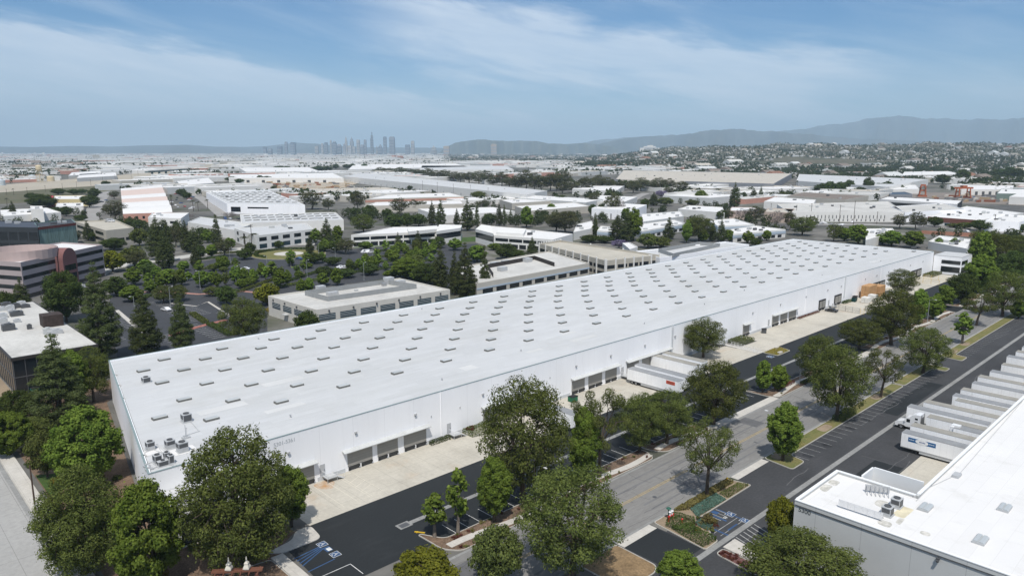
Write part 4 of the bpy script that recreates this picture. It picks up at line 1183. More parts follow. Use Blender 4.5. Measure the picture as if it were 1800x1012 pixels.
# ------------------------------------------------------------------ cars
def car_meshes(paint, kind='sedan'):
    w = .9
    if kind == 'sedan':
        prof = [(-2.3,.35),(-2.35,.75),(-2.2,.95),(-1.55,1.0),(-.75,1.42),(.55,1.45),(1.35,1.0),(2.15,.85),(2.35,.65),(2.32,.35)]
        glass = [(-1.42,1.02),(-.72,1.38),(.5,1.41),(1.22,1.02)]
    elif kind == 'van':
        prof = [(-2.6,.4),(-2.65,1.2),(-2.6,2.2),(1.2,2.25),(2.0,1.4),(2.6,1.15),(2.7,.7),(2.65,.4)]
        glass = [(.3,1.45),(.3,2.05),(1.15,2.08),(1.85,1.45)]
    else:
        prof = [(-2.3,.4),(-2.35,1.0),(-2.25,1.65),(.5,1.75),(1.3,1.15),(2.2,1.0),(2.4,.75),(2.35,.4)]
        glass = [(-2.0,1.18),(-1.9,1.6),(.45,1.68),(1.12,1.2)]
    b = MB()
    b.extrude_x(prof, -w, w); body = b.mesh('body', paint)
    g = MB(); g.extrude_x(glass, -w-.012, w+.012)
    k = 3 if kind == 'sedan' else 2
    # windscreen strip just proud of the slope
    g.extrude_x([(glass[-2][0]+.06, glass[-2][1]+.0), (glass[-1][0]+.08, glass[-1][1]+.02), (glass[-1][0]+.04, glass[-1][1]-.02), (glass[-2][0]+.02,glass[-2][1]-.05)], -w+.12, w-.12)
    win = g.mesh('window', glass_dark)
    wh_ = []
    q = MB(); q.mat(0).tube((-.1,0,0),(.1,0,0),.33,.33,14); q.mat(1).tube((-.105,0,0),(.105,0,0),.19,.19,10); wm = q.mesh('wheel', [rubber, steel])
    h = MB(); h.box(-.12,.12,-.03,.03,-.07,.07); hm = h.mesh('headlight', skylight_glass)
    return body, win, wm, hm, kind
CARS = {}
def car(u, v, rz, paint, label, kind='sedan', group=None, parts=True):
    key = (paint.name, kind)
    if key not in CARS: CARS[key] = car_meshes(paint, kind)
    body, win, wm, hm, _ = CARS[key]
    t = thing('parked_car' if kind != 'van' else 'parked_van', label, 'car' if kind != 'van' else 'van', (u, v, .03), rz, group)
    link_mesh('body', body, t); link_mesh('window', win, t)
    fy = 1.45 if kind != 'van' else 1.7
    for x in (-.82, .82):
        for y in (-fy, fy): link_mesh('wheel', wm, t, (x, y, .33))
        link_mesh('headlight', hm, t, (x*.75, 2.32 if kind=='sedan' else 2.62 if kind=='van' else 2.38, .68))
    return t
u_, v_ = G(1460, 549); car(283.0, 115.6, 0, car_dark, 'dark sedan parked on the apron before the black framed docks')
# dumpsters, goods and yard things
def dumpster(u, v, rz, m, label, w=2.0, d=1.6, h=1.35):
    t = thing('dumpster', label, 'dumpster', (u, v, 0), rz)
    q = MB(); q.prism([(-w/2,-d/2),(w/2,-d/2),(w/2,d/2),(-w/2,d/2)], .15, h); q.build('bin', m, t, True)
    q = MB(); q.extrude_x([(-d/2-.05,h+.003),(d/2+.05,h+.003),(d/2+.05,h+.06),(-d/2-.05,h+.2),], -w/2-.05, w/2+.05); q.build('lid', rubber, t, True)
    for x in (-w/2+.2, w/2-.2):
        for y in (-d/2+.2, d/2-.2):
            q = MB(); q.tube((x-.05,y,.1),(x+.05,y,.1),.1,.1,10); q.build('castor', rubber, t, True)
    for x in (-w/2-.06, w/2): 
        q = MB(); q.box(x, x+.06, -d*.3, d*.3, h*.6, h*.72); q.build('lift_pocket', m, t, True)
dumpster(131.8, 116.2, 0, bin_green, 'green dumpster behind the tall pine by the dock doors')
dumpster(232.4, 117.4, .5, dark_metal, 'dark tipped dumpster beside the single dock door')
dumpster(309.2, 117.3, 0, bin_teal, 'dark teal bin stacked beside white wrapped goods', 1.8, 1.5, 1.8)
dumpster(311.6, 118.0, 0, car_dark, 'black bin next to the cardboard stack', 1.8, 1.5, 2.0)
def stack(name, u, v, w, d, h, m, label, cat, lumps=0):
    t = thing(name, label, cat, (u, v, 0))
    q = MB()
    for k in range(3): q.box(u-w/2, u+w/2, v-d/2+k*(d-.12)/2, v-d/2+.12+k*(d-.12)/2, .0, .14)
    q.build('pallet', wood_pallet, t)
    q = MB(); nx = max(1, int(w/1.25)); ny = max(1, int(d/1.25)); nz = max(1, int(h/1.1))
    for i in range(nx):
        for j in range(ny):
            for k in range(nz):
                r_ = lambda: rnd.uniform(0,.05)
                q.box(u-w/2+i*w/nx+.02+r_(), u-w/2+(i+1)*w/nx-.02-r_(), v-d/2+j*d/ny+.02+r_(), v-d/2+(j+1)*d/ny-.02-r_(), .143+k*(h-.15)/nz, .143+(k+1)*(h-.15)/nz-.02-r_())
    q.build('load', m, t)
stack('carton_stack', 322.5, 116.6, 8.5, 3.4, 5.6, cardboard, 'tall block of stacked brown cartons against the white wall', 'cartons')
stack('carton_stack', 331.5, 115.8, 6.5, 3.2, 4.4, cardboard, 'lower block of stacked brown cartons behind the round pine', 'cartons')
stack('wrapped_pallet', 311.0, 113.2, 3.6, 3.0, 2.4, wrap_white, 'white wrapped goods on pallets in front of the cartons', 'pallet goods')
stack('wrapped_pallet', 316.4, 112.6, 3.4, 3.0, 2.8, wrap_white, 'right hand heap of white wrapped goods near the cartons', 'pallet goods')
# yard fences and gates
def fence(name, p, q_, h, label, post_m, bars=True, n=None, cat='fence', bar_m=None):
    t = thing(name, label, cat, (p[0], p[1], 0))
    P_ = Vector((*p, 0)); Q_ = Vector((*q_, 0)); d = Q_-P_; ln = d.length; d.normalize()
    n = n or max(1, int(ln/2.4))
    for k in range(n+1):
        a = P_ + d*ln*k/n
        b = MB(); b.tube(tuple(a), (a.x, a.y, h+.05), .05, .05, 6); b.build('post', post_m, t)
    b = MB()
    for z in (.2, h*.5, h-.08): b.tube((*p, z), (*q_, z), .03, .03, 5)
    if bars:
        for k in range(int(ln/.22)):
            a = P_ + d*(.11+k*.22); b.tube((a.x, a.y, .1), (a.x, a.y, h), .012, .012, 4, False)
    b.build('bar_panel', bar_m or post_m, t)
fence('yard_fence', (288.2,117.6), (287.0,106.6), 2.2, 'dark bar fence across the apron beyond the dark sedan', dark_metal)
fence('yard_gate', (287.0,106.2), (287.0,104.8), 2.3, 'short yellow gate post pair at the end of the dark bar fence', safety_yellow, False, 1, 'gate')
fence('yard_gate', (378.6,116.2), (377.6,105.4), 2.2, 'long yellow swing gate across the far end of the yard', safety_yellow, False, 3, 'gate')
fence('yard_gate', (392.0,116.5), (391.0,106.4), 2.0, 'second yellow gate nearer the end office wing', safety_yellow, False, 3, 'gate')
fence('ramp_railing', (207.5,118.5), (206.4,105.9), 1.1, 'pale railing along the ramp by the trimmed hedge', white_metal, False, 9, 'railing')
fence('ramp_railing', (209.9,116.9), (208.6,105.9), 1.1, 'inner pale railing of the ramp by the trimmed hedge', white_metal, False, 9, 'railing')

# hedges and beds along the wall
hedge([(211.3,114.0),(219.6,114.0),(219.6,119.0),(211.3,119.0)], 1.2, leaf_olive, 'square trimmed hedge on the apron beside the ramp')
hedge([(88.9,118.2),(94.0,118.2),(94.0,119.2),(88.9,119.2)], .9, leaf_round, 'dark low hedge under the wall right of the first dock group')
hedge([(98.2,115.6),(104.6,114.4),(105.2,119.2),(98.2,119.2)], 1.1, leaf_olive, 'olive shrub bed with red flowers at the second dock group')
for k in range(7): bush(98.5+rnd.uniform(0,3), 117.0+rnd.uniform(0,2), .5, .7, leaf_red, 'red flowering shrub in the bed by the second dock group', 'red shrubs in the dock bed', z=.9)
hedge([(261.6,118.4),(279,118.4),(279,119.3),(261.6,119.3)], .5, leaf_red, 'low reddish hedge strip along the white wall base')
hedge([(301.5,117.9),(308.0,117.9),(308.0,119.2),(301.5,119.2)], 1.0, leaf_round, 'dark hedge strip at the foot of the wall ladder')
hedge([(398,114.5),(413,114.5),(413,118.9),(398,118.9)], 1.2, leaf_olive, 'rounded hedge bed before the end office wing')
hedge([(414.5,104.4),(424,104.4),(424,106.1),(414.5,106.1)], 1.1, leaf_olive, 'hedge along the end office wing front')
hedge([(96.4,63.8),(97.6,59.0),(101.6,61.6),(100.6,65.8)], .8, leaf_round, 'low dark shrub patch at the street corner of the planted island')
hedge([(95.2,56.0),(98.6,55.6),(98.9,61.2),(96.4,62.6)], .9, leaf_round, 'broad clipped green hedge bordering the driveway on the planted island')
hedge([(103.0,61.9),(112.2,61.9),(113.0,64.3),(104.6,64.3)], .35, leaf_teal, 'bed of grey green succulents beside the hatched bay', dens=90, leaf=.12, name='succulent_bed', cat='plant bed', kind='stuff')
hedge([(100.2,58.2),(102.6,58.6),(103.0,61.2),(100.6,61.0)], .3, leaf_teal, 'small succulent patch on the tip of the planted island', dens=90, leaf=.12, name='succulent_bed', cat='plant bed', kind='stuff')
hedge([(104,64.5),(119.4,64.5),(119.6,65.9),(102,65.9)], .6, leaf_grass, 'tufts of straw coloured ornamental grass along the street kerb', dens=45, leaf=.16, name='grass_tufts', cat='plant bed', kind='stuff')
hedge([(113.2,62.0),(120.4,62.0),(119.6,63.6),(113.4,63.8)], .5, leaf_olive, 'green shrub bed at the base of the open pine')
hedge([(144.6,63.3),(148.6,63.3),(148.6,66),(144.6,66)], .12, leaf_grass, 'dry tufted patch on the verge lawn', dens=30, leaf=.12, name='dry_patch', cat='plant bed', kind='stuff')
hedge([(166.0,63.2),(174.0,63.2),(174.0,65.6),(166.0,65.6)], 1.3, leaf_round, 'dark hedge under the tall verge pine')
hedge([(178.0,84.2),(186.0,84.2),(186.0,86.0),(178.0,86.0)], .9, leaf_red, 'reddish hedge along the car park edge by the curved lamp')
hedge([(186.5,81.9),(197.5,81.9),(198.5,83.4),(187.5,83.4)], .5, leaf_round, 'dark green groundcover strip along the kerb by the curved lamp')
hedge([(209.0,101.0),(216.0,101.0),(217.6,104.6),(209.0,104.6)], .5, leaf_gold, 'yellow green planting on the small ramp island', dens=40)
q = MB()
for (u_, v_, w_) in ((216.2,104.6,1.0),(211.6,101.2,1.2)): q.prism(round_poly([(u_-w_,v_-.5),(u_+w_,v_-.5),(u_+w_*.8,v_+.5),(u_-w_*.8,v_+.5)],.4), .12, .55)
q.place('pale_boulder', sidewalk_mat, 'pale stone blocks on the small ramp island', 'boulder')
GS = 'small shrubs in the bark strip beside the front car park'
for k in range(90):
    u0, u1 = rnd.choice(((66,118),(66,118),(121,141),(172,222),(240,316)))
    a = rnd.uniform(u0, u1); v_ = rnd.choice((rnd.uniform(84.6,86.0), rnd.uniform(81.8,82.6)))
    bush(a, v_, rnd.uniform(.3,.7), rnd.uniform(.6,1.2), rnd.choice((leaf_red, leaf_olive, leaf_grass, leaf_red)), 'small shrub planted in the bark strip beside the front car park', GS, 0, z=.1)
GS = 'shrubs in the planted bed at the left end of the white warehouse'
for k in range(70):
    a = rnd.uniform(24.6, 46); v_ = rnd.uniform(86, 200)
    if v_ > 117 and a > 31+ (v_-119)*.18: continue
    bush(a, v_, rnd.uniform(.5,1.5), rnd.uniform(1.0,2.6), rnd.choice((leaf_round, leaf_olive, leaf_red, leaf_pine, leaf_gold)), 'shrub in the planted bed at the left end of the white warehouse', GS, 1)
GS = 'purple shrubs in the entry bed of the grey warehouse'
for k in range(14): bush(rnd.uniform(94.4,96.8), rnd.uniform(46.6,53.2), .5, .9, leaf_red, 'purple shrub in the entry bed of the grey warehouse', GS, 0, z=.1)
GS = 'small shrubs on the planted island by the accessible bays'
for k in range(22): bush(rnd.uniform(97,104), rnd.uniform(57.6,65), rnd.uniform(.35,.7), rnd.uniform(.6,1.1), rnd.choice((leaf_grass, leaf_gold, leaf_red, leaf_olive)), 'small shrub on the planted island by the accessible bays', GS, 0, z=.1)
bush(103.2, 59.6, 1.5, 2.6, leaf_grass, 'spiky straw coloured plant at the tip of the planted island', z=.1)

# hydrant and the valve set at the street corner
t = thing('backflow_valve', 'red, white and green pipe valve set on the planted island by the street kerb', 'pipe valve', (98.7, 64.4, .1))
q = MB(); q.tube((-.6,0,0),(-.6,0,1.0),.14).tube((.6,0,0),(.6,0,1.0),.14).tube((-.75,0,.95),(.75,0,.95),.16); q.build('pipe', hydrant_red, t, True)
q = MB(); q.tube((-.3,0,.95),(-.3,0,1.6),.16).tube((.3,0,.95),(.3,0,1.6),.16).lathe([(.1,1.5),(.26,1.62),(.26,1.7),(.1,1.78)],-.3,0,12).lathe([(.1,1.5),(.26,1.62),(.26,1.7),(.1,1.78)],.3,0,12); q.build('valve', white_metal, t, True)
q = MB(); q.lathe([(.06,1.7),(.4,2.0),(.45,2.05),(.1,2.3)],0,.5,12).tube((0,.5,0),(0,.5,1.75),.1); q.build('valve_cap', valve_green, t, True)
t = thing('fire_hydrant', 'red fire hydrant standing among shrubs on the planted island', 'fire hydrant', (99.4, 62.6, .1))
q = MB(); q.lathe([(.2,0),(.2,.06),(.13,.08),(.13,.62),(.19,.66),(.19,.72),(.13,.80),(.04,.9)],0,0,12); q.build('barrel', hydrant_red, t, True)
q = MB(); q.tube((-.26,0,.5),(.26,0,.5),.07); q.build('nozzle', hydrant_red, t, True)
t = thing('fire_hydrant', 'small yellow and red hydrant at the driveway corner of the planted island', 'fire hydrant', (119.0, 65.6, .1))
q = MB(); q.lathe([(.2,0),(.2,.06),(.13,.08),(.13,.62),(.19,.66),(.19,.72),(.13,.80),(.04,.9)],0,0,12); q.build('barrel', safety_yellow, t, True)
q = MB(); q.tube((-.26,0,.5),(.26,0,.5),.07); q.build('nozzle', hydrant_red, t, True)
# yellow kerb stops
q = MB(); q.box(-.1,.1,-.9,.9,0,.14).box(-.25,.25,.35,.5,0,.1); o = q.build('parking_stop', safety_yellow); o.location=(65.4,90.8,.02); o.rotation_euler=(0,0,.6); tag(o,'yellow parking stop at the tip of the front planting strip','parking stop')
# lamps
def street_lamp(u, v, h, dx, dy, label, arm=2.0, group=None):
    t = thing('street_lamp', label, 'street lamp', (u, v, 0), 0, group)
    q = MB(); q.tube((0,0,0),(0,0,h),.11,.07,8); q.lathe([(.2,0),(.2,.25),(.13,.3)],0,0,8); q.build('pole', pole_metal, t, True)
    q = MB(); q.path([(0,0,h-.3),(dx*arm*.4,dy*arm*.4,h+.1),(dx*arm,dy*arm,h+.15)], .045); q.build('arm', pole_metal, t, True)
    q = MB(); a, b_ = dx*arm, dy*arm; q.box(a-.35 if abs(dx)>.5 else a-.14, a+.35 if abs(dx)>.5 else a+.14, b_-.14 if abs(dx)>.5 else b_-.35, b_+.14 if abs(dx)>.5 else b_+.35, h+.08, h+.22); q.build('lamp_head', white_metal, t, True)
street_lamp(186.3, 83.0, 8.3, 0, -1, 'pale street lamp with a short arm beside the small bright tree pair')
street_lamp(137.2, 65.6, 9.0, 0, 1, 'grey street lamp hidden by the bright verge tree')
street_lamp(290.6, 83.6, 8.6, 0, -1, 'street lamp in front of the far yard pines')
street_lamp(84.6, 82.6, 8.6, 0, -1, 'pale street lamp among the tall pines near the front car park')
u_, v_ = G(1780, 482); street_lamp(u_, v_, 8.6, 0, -1, 'street lamp at the far right among dark pines')
# timber pole by the left street
t = thing('utility_pole', 'dark brown timber pole on the pale left sidewalk', 'utility pole', (20.9, 142.1, .15))
q = MB(); q.tube((0,0,0),(0,0,8.8),.16,.11,8); q.build('shaft', pole_wood, t, True)
q = MB(); q.box(-.12,.12,-.3,-.16,1.2,1.7); q.build('meter_box', grey_metal, t, True)
# corner gateway with two cream finials at the bottom edge
t = thing('gateway_roof', 'red brown timber gateway beam carrying two cream stone finials', 'gateway', (38.6, 96.6, 0))
ga, gb = Vector((33.6, 102.3, 0)), Vector((42.6, 92.0, 0))
gu, gv = G(372, 1003, 3.2); gu2, gv2 = G(462, 998, 3.2)
ga, gb = Vector((gu, gv, 0)), Vector((gu2, gv2, 0)); d = (gb-ga).normalized(); n = Vector((-d.y, d.x, 0))
def obox(b, p, q_, w_, z0, z1):
    d_ = (q_-p).normalized(); n_ = Vector((-d_.y, d_.x, 0))*w_
    b.prism([tuple((p-n_)[:2]), tuple((q_-n_)[:2]), tuple((q_+n_)[:2]), tuple((p+n_)[:2])], z0, z1)
q = MB(); obox(q, ga, gb, .45, 3.0, 3.22); q.build('beam', red_brown, t)
q = MB(); 
for k in range(6):
    p = ga.lerp(gb, (k+.5)/6); obox(q, p-n*1.0, p+n*1.0, .08, 2.78, 2.998)
q.build('rafter', red_brown, t)
for k in (.34, .69):
    p = ga.lerp(gb, k)
    q = MB(); q.lathe([(.42,3.222),(.42,3.34),(.62,3.36),(.62,3.55),(.40,3.95),(.34,4.02),(.42,4.06),(.42,4.2),(.2,4.45),(.14,4.5),(.10,4.95),(.07,5.0),(.09,5.1),(.02,5.2)], p.x, p.y, 4); q.build('finial', cream_stone, t)
for k in (.12, .88):
    p = ga.lerp(gb, k); q = MB(); q.box(p.x-.25, p.x+.25, p.y-.25, p.y+.25, 0, 2.77); q.build('pillar', brick_wall, t)
# ------------------------------------------------------------------ buildings of the middle distance
FOOT = [(28,420,100,200),(100,335,-60,50)]     # footprints kept clear by the random city
def edge_box(b, p, q_, s0, s1, z0, z1, out, back=.1):
    """box lying on a wall edge between fractions s0..s1, proud by out"""
    P_ = Vector(p); Q_ = Vector(q_); d = Q_-P_; L_ = d.length; d.normalize(); n = Vector((d.y, -d.x))
    a = P_ + d*L_*s0; e = P_ + d*L_*s1
    b.prism([tuple(a - n*back), tuple(e - n*back), tuple(e + n*out), tuple(a + n*out)], z0, z1)
def blk(name, label, quad, h, wall, roofm, wins=(), bands=(), units=0, cat='building', group=None, parapet=.5, seed=0, cap=None, unit_area=(.12,.88)):
    pts = [G(x, y, h) for x, y in quad]
    a = sum(pts[i][0]*pts[(i+1)%4][1]-pts[(i+1)%4][0]*pts[i][1] for i in range(4))
    if a < 0: raise ValueError('winding of '+label)
    cx = sum(p[0] for p in pts)/4; cy = sum(p[1] for p in pts)/4
    FOOT.append((min(p[0] for p in pts)-4, max(p[0] for p in pts)+4, min(p[1] for p in pts)-4, max(p[1] for p in pts)+4))
    t = thing(name, label, cat, (cx, cy, 0), 0, group)
    b = MB(); n = len(pts)
    inner = offset_line(pts[:1], 0)
    ctr = Vector((cx, cy))
    inn = []
    for i in range(4):
        p = Vector(pts[i]); a_ = (Vector(pts[i-1])-p).normalized(); c_ = (Vector(pts[(i+1)%4])-p).normalized()
        s_ = max(.35, abs(a_.x*c_.y-a_.y*c_.x)); inn.append(tuple(p + (a_+c_)*(.4/s_)))
    zr = h - parapet
    for i in range(4):
        j = (i+1) % 4
        b.face([(*pts[i],0),(*pts[j],0),(*pts[j],h),(*pts[i],h)])
        b.face([(*pts[i],h),(*pts[j],h),(*inn[j],h),(*inn[i],h)])
        b.face([(*inn[j],zr-.02),(*inn[i],zr-.02),(*inn[i],h),(*inn[j],h)])
    b.build('wall', wall, t)
    b = MB(); b.face([(*p, zr) for p in inn]); rf = b.build('roof', roofm, t)
    for (e, z0, z1, m, out) in bands:
        b = MB(); edge_box(b, pts[e], pts[(e+1)%4], 0.0, 1.0, z0, z1, out, .05); b.build('fascia', m, t)
    for (e, z0, z1, k, fill, s0, s1, m) in wins:
        for i in range(k):
            w_ = (s1-s0)/k; c_ = s0 + (i+.5)*w_
            b = MB(); edge_box(b, pts[e], pts[(e+1)%4], c_-w_*fill/2, c_+w_*fill/2, z0, z1, .04); b.build('window', m, t)
    r_ = random.Random(seed + len(FOOT))
    for k in range(units):
        s_, q_ = r_.uniform(*unit_area), r_.uniform(.15,.85)
        A_ = Vector(inn[0]).lerp(Vector(inn[1]), s_); B_ = Vector(inn[3]).lerp(Vector(inn[2]), s_); p = A_.lerp(B_, q_)
        w_, d_, hh = r_.uniform(.9,1.8), r_.uniform(.8,1.3), r_.uniform(.9,1.8)
        b = MB(); b.box(p.x-w_, p.x+w_, p.y-d_, p.y+d_, zr+.01, zr+hh); b.box(p.x-w_*.6, p.x+w_*.5, p.y-d_-.02, p.y-d_-.003, zr+hh*.4, zr+hh*.85); b.build('roof_unit', r_.choice((grey_metal, grey_metal, dark_metal, awning_metal)), rf)
    return t, pts, zr, rf
def screen_ring(t, quad, zr, h, m, name='roof_screen', gaps=()):
    pts = [G(x, y, zr+h) for x, y in quad]
    for i in range(4):
        if i in gaps: continue
        b = MB(); p, q_ = pts[i], pts[(i+1)%4]
        wall_seg(b, p, q_, zr+.05, zr+h, .15); b.build(name, m, t)
    return pts
K = lambda ox, oy, s, *p: [(ox+x*s, oy+y*s) for x, y in p]
s6 = 300/1786

# beige two storey office right behind the warehouse
wn = [(0,3.3,5.6,7,.78,.0,1.0,glass_blue),(3,3.4,5.6,4,.76,.06,1.0,glass_blue),(3,.3,2.2,2,.76,.53,1.0,glass_blue),(0,.3,2.2,7,.78,.0,1.0,glass_blue)]
of1, p1_, z1_, r1_ = blk('office_building', 'cream two storey office with dark window bands just behind the white warehouse', [(555.6,544.2),(791,508.6),(702,488.5),(471,519.6)], 7.6, cream_wall, old_roof, wn, (), 0, 'office')
Z9 = lambda *p: K(460, 420, s6, *p)
screen_ring(of1, Z9((690,600),(1620,470),(1290,425),(450,540)), z1_, 1.9, screen_metal)
for (x, y, w_, d_, hh, m) in ((620,555,1.6,1.3,2.6,grey_metal),(740,585,2.2,1.0,1.3,grey_metal),(1330,470,1.8,1.5,2.9,grey_metal),(1450,475,2.0,1.2,1.8,grey_metal),(1280,490,.8,.8,1.4,steel),(990,545,.7,.5,.8,awning_metal)):
    u_, v_ = G(460+x*s6, 420+y*s6, z1_); q = MB(); q.box(u_-w_,u_+w_,v_-d_,v_+d_,z1_+.02,z1_+hh).box(u_-w_*.8,u_+w_*.2,v_-d_-.02,v_-d_-.003,z1_+hh*.4,z1_+hh*.9); q.build('roof_unit', m, r1_)
for (e, z0, z1, k_, fill, s0, s1, m_) in wn:
    b = MB()
    for i in range(k_):
        w_ = (s1-s0)/k_; c_ = s0 + (i+.5)*w_
        for zz_ in (.3, .55, .8): edge_box(b, p1_[e], p1_[(e+1)%4], c_-w_*fill*.5, c_+w_*fill*.5, z0+(z1-z0)*zz_-.09, z0+(z1-z0)*zz_+.09, .09, -.045)
    b.build('window_louvre', blind, of1)
for (e, n_) in ((0,6),(3,4)):
    for i in range(n_):
        b = MB(); c_ = (i+.5)/n_; edge_box(b, p1_[e], p1_[(e+1)%4], c_-.004, c_+.004, 6.2, 6.9, .5); b.build('flood_lamp', dark_metal, of1)
q = MB(); edge_box(q, p1_[3], p1_[0], .36, .44, 2.5, 2.7, 1.3); q.build('entry_canopy', awning_metal, of1)
# office with the pale blue band and grey screens
of2, p2_, z2_, r2_ = blk('office_building', 'beige office with a pale blue band above its dark windows, behind the warehouse roof', [(838,498),(1036,462),(965,441),(795,471)], 8.4, beige_wall, old_roof, [(0,3.6,5.5,9,.74,.03,1.0,glass_dark),(3,3.6,5.5,3,.7,.05,.95,glass_dark)], [(0,5.6,6.3,pale_blue_band,.12)], 0, 'office')
screen_ring(of2, K(800,350,.2964,(225,438),(590,375),(470,335),(190,385)), z2_, 2.0, dark_screen, gaps=(0,))
for (x, y) in ((235,395),(300,385),(280,425),(430,372)):
    u_, v_ = G(800+x*.2964, 350+y*.2964, z2_); q = MB(); q.box(u_-2,u_+2,v_-1.4,v_+1.4,z2_+.02,z2_+1.9); q.build('roof_unit', grey_metal, r2_)
# parking structure
gar, pg_, zg_, rg_ = blk('parking_structure', 'open sided beige parking structure with white columns behind the warehouse roof', [(1065,458),(1160,448),(985,422),(948,428)], 8.6, deck_mat, deck_mat, [(0,1.0,2.7,5,.86,.0,1.0,glass_dark),(0,4.2,6.0,5,.86,.0,1.0,glass_dark),(3,1.0,2.7,6,.9,.0,1.0,glass_dark),(3,4.2,6.0,6,.9,.0,1.0,glass_dark),(2,4.2,6.0,8,.9,.0,1.0,glass_dark)], (), 0, 'car park', parapet=1.0)  # dark glass strips paint in the shade inside the open decks, no glazing there
for e, n_ in ((0,6),(3,9),(2,9),(1,3)):
    for i in range(n_+1):
        b = MB(); c_ = i/n_*.99+.005; edge_box(b, pg_[e], pg_[(e+1)%4], c_-.35/Vector((pg_[e][0]-pg_[(e+1)%4][0],pg_[e][1]-pg_[(e+1)%4][1])).length, c_+.35/Vector((pg_[e][0]-pg_[(e+1)%4][0],pg_[e][1]-pg_[(e+1)%4][1])).length, 0, 9.3+.004*e, .45); b.build('column', offwhite_wall, gar)
# twin white L shaped offices
wl, pw, zw, rw = blk('office_building', 'left one of two matching white two storey offices with long dark window strips', [(617,413),(768,406.5),(800,398),(690,399)], 8.0, offwhite_wall, bright_roof, [(0,4.4,6.4,5,.93,.02,.98,glass_dark),(0,.3,3.0,10,.84,.02,.98,glass_dark),(3,4.4,6.4,2,.9,.1,.98,glass_dark)], (), 5, 'office')
b = MB(); q4 = [G(*p, 8.6) for p in ((767,408),(810,402),(812,397),(772,396))]; b.prism(q4, 0, 3.4); b.build('corner_wall', offwhite_wall, wl); b = MB(); cm_ = (sum(p[0] for p in q4)/4, sum(p[1] for p in q4)/4); b.prism([(cm_[0]+(p[0]-cm_[0])*.985, cm_[1]+(p[1]-cm_[1])*.985) for p in q4], 3.404, 7.2); gb_ = b.build('glass_corner', glass_dark, wl)
b = MB(); b.prism(q4, 7.204, 9.2); b.build('corner_roof', offwhite_wall, gb_)
q4 = [G(*p, 9.6) for p in ((718,407),(772,402),(768,396.5),(716,400))]; b = MB(); b.prism(q4, 7.4, 9.6); b.build('penthouse', offwhite_wall, rw)
we, pw2, zw2, rw2 = blk('office_building', 'right one of two matching white two storey offices with long dark window strips', [(868,413.5),(972,421),(1007,411),(862,397)], 8.0, offwhite_wall, bright_roof, [(0,4.4,6.4,4,.93,.02,.98,glass_dark),(0,.3,3.0,7,.84,.02,.98,glass_dark)], (), 4, 'office')
b = MB(); q4 = [G(*p, 8.6) for p in ((836,404),(867,412),(862,398),(846,396))]; b.prism(q4, 0, 3.4); b.build('corner_wall', offwhite_wall, we); b = MB(); cm_ = (sum(p[0] for p in q4)/4, sum(p[1] for p in q4)/4); b.prism([(cm_[0]+(p[0]-cm_[0])*.985, cm_[1]+(p[1]-cm_[1])*.985) for p in q4], 3.404, 7.2); gb_ = b.build('glass_corner', glass_dark, we)
b = MB(); b.prism(q4, 7.204, 9.2); b.build('corner_roof', offwhite_wall, gb_)
q4 = [G(*p, 9.6) for p in ((872,408),(920,411),(925,402),(880,399))]; b = MB(); b.prism(q4, 7.4, 9.6); b.build('penthouse', offwhite_wall, rw2)
# white addition at the far back of the warehouse
ad_, pa_, za_, ra_ = blk('warehouse_annex', 'low white annex with grey roof screens along the far back edge of the long warehouse', [(1160,453),(1317,429.5),(1275,424.5),(1118,441)], 8.0, white_wall, white_roof, (), (), 3, 'annex')
screen_ring(ad_, K(1060,400,1/6,(740,272),(1235,165),(1010,148),(585,222)), za_, 2.0, screen_metal)
blk('white_shed', 'small white flat roofed shed behind the parking structure beside the mauve tree', [(1107,438),(1121,433.5),(1107,426),(1094,427)], 5, offwhite_wall, bright_roof)
# low offices with pale blue fascias
PB = 'low white offices with pale blue fascias'
for lab, qd, u_ in (('low white office with pale blue fascia behind the two bright round trees', [(1289,411.5),(1381,403),(1330,396.5),(1284,403)], 8), ('low white office with pale blue fascia, farther row', [(1262,397),(1327,394.5),(1290,384),(1245,387)], 5),
        ('long low office with pale blue fascia between the tall dark trees', [(1128,406),(1205,392.5),(1186,386),(1100,397)], 6), ('short low office with pale blue fascia left of the tall dark trees', [(1050,405),(1076,407),(1086,399),(1056,397)], 2)):
    blk('office_building', lab, qd, 6.0, offwhite_wall, bright_roof, [(0,.5,2.6,7,.6,.05,.95,glass_dark)], [(0,3.2,5.0,pale_blue_band,.25),(3,3.2,5.0,pale_blue_band,.25)], u_, 'office', PB)
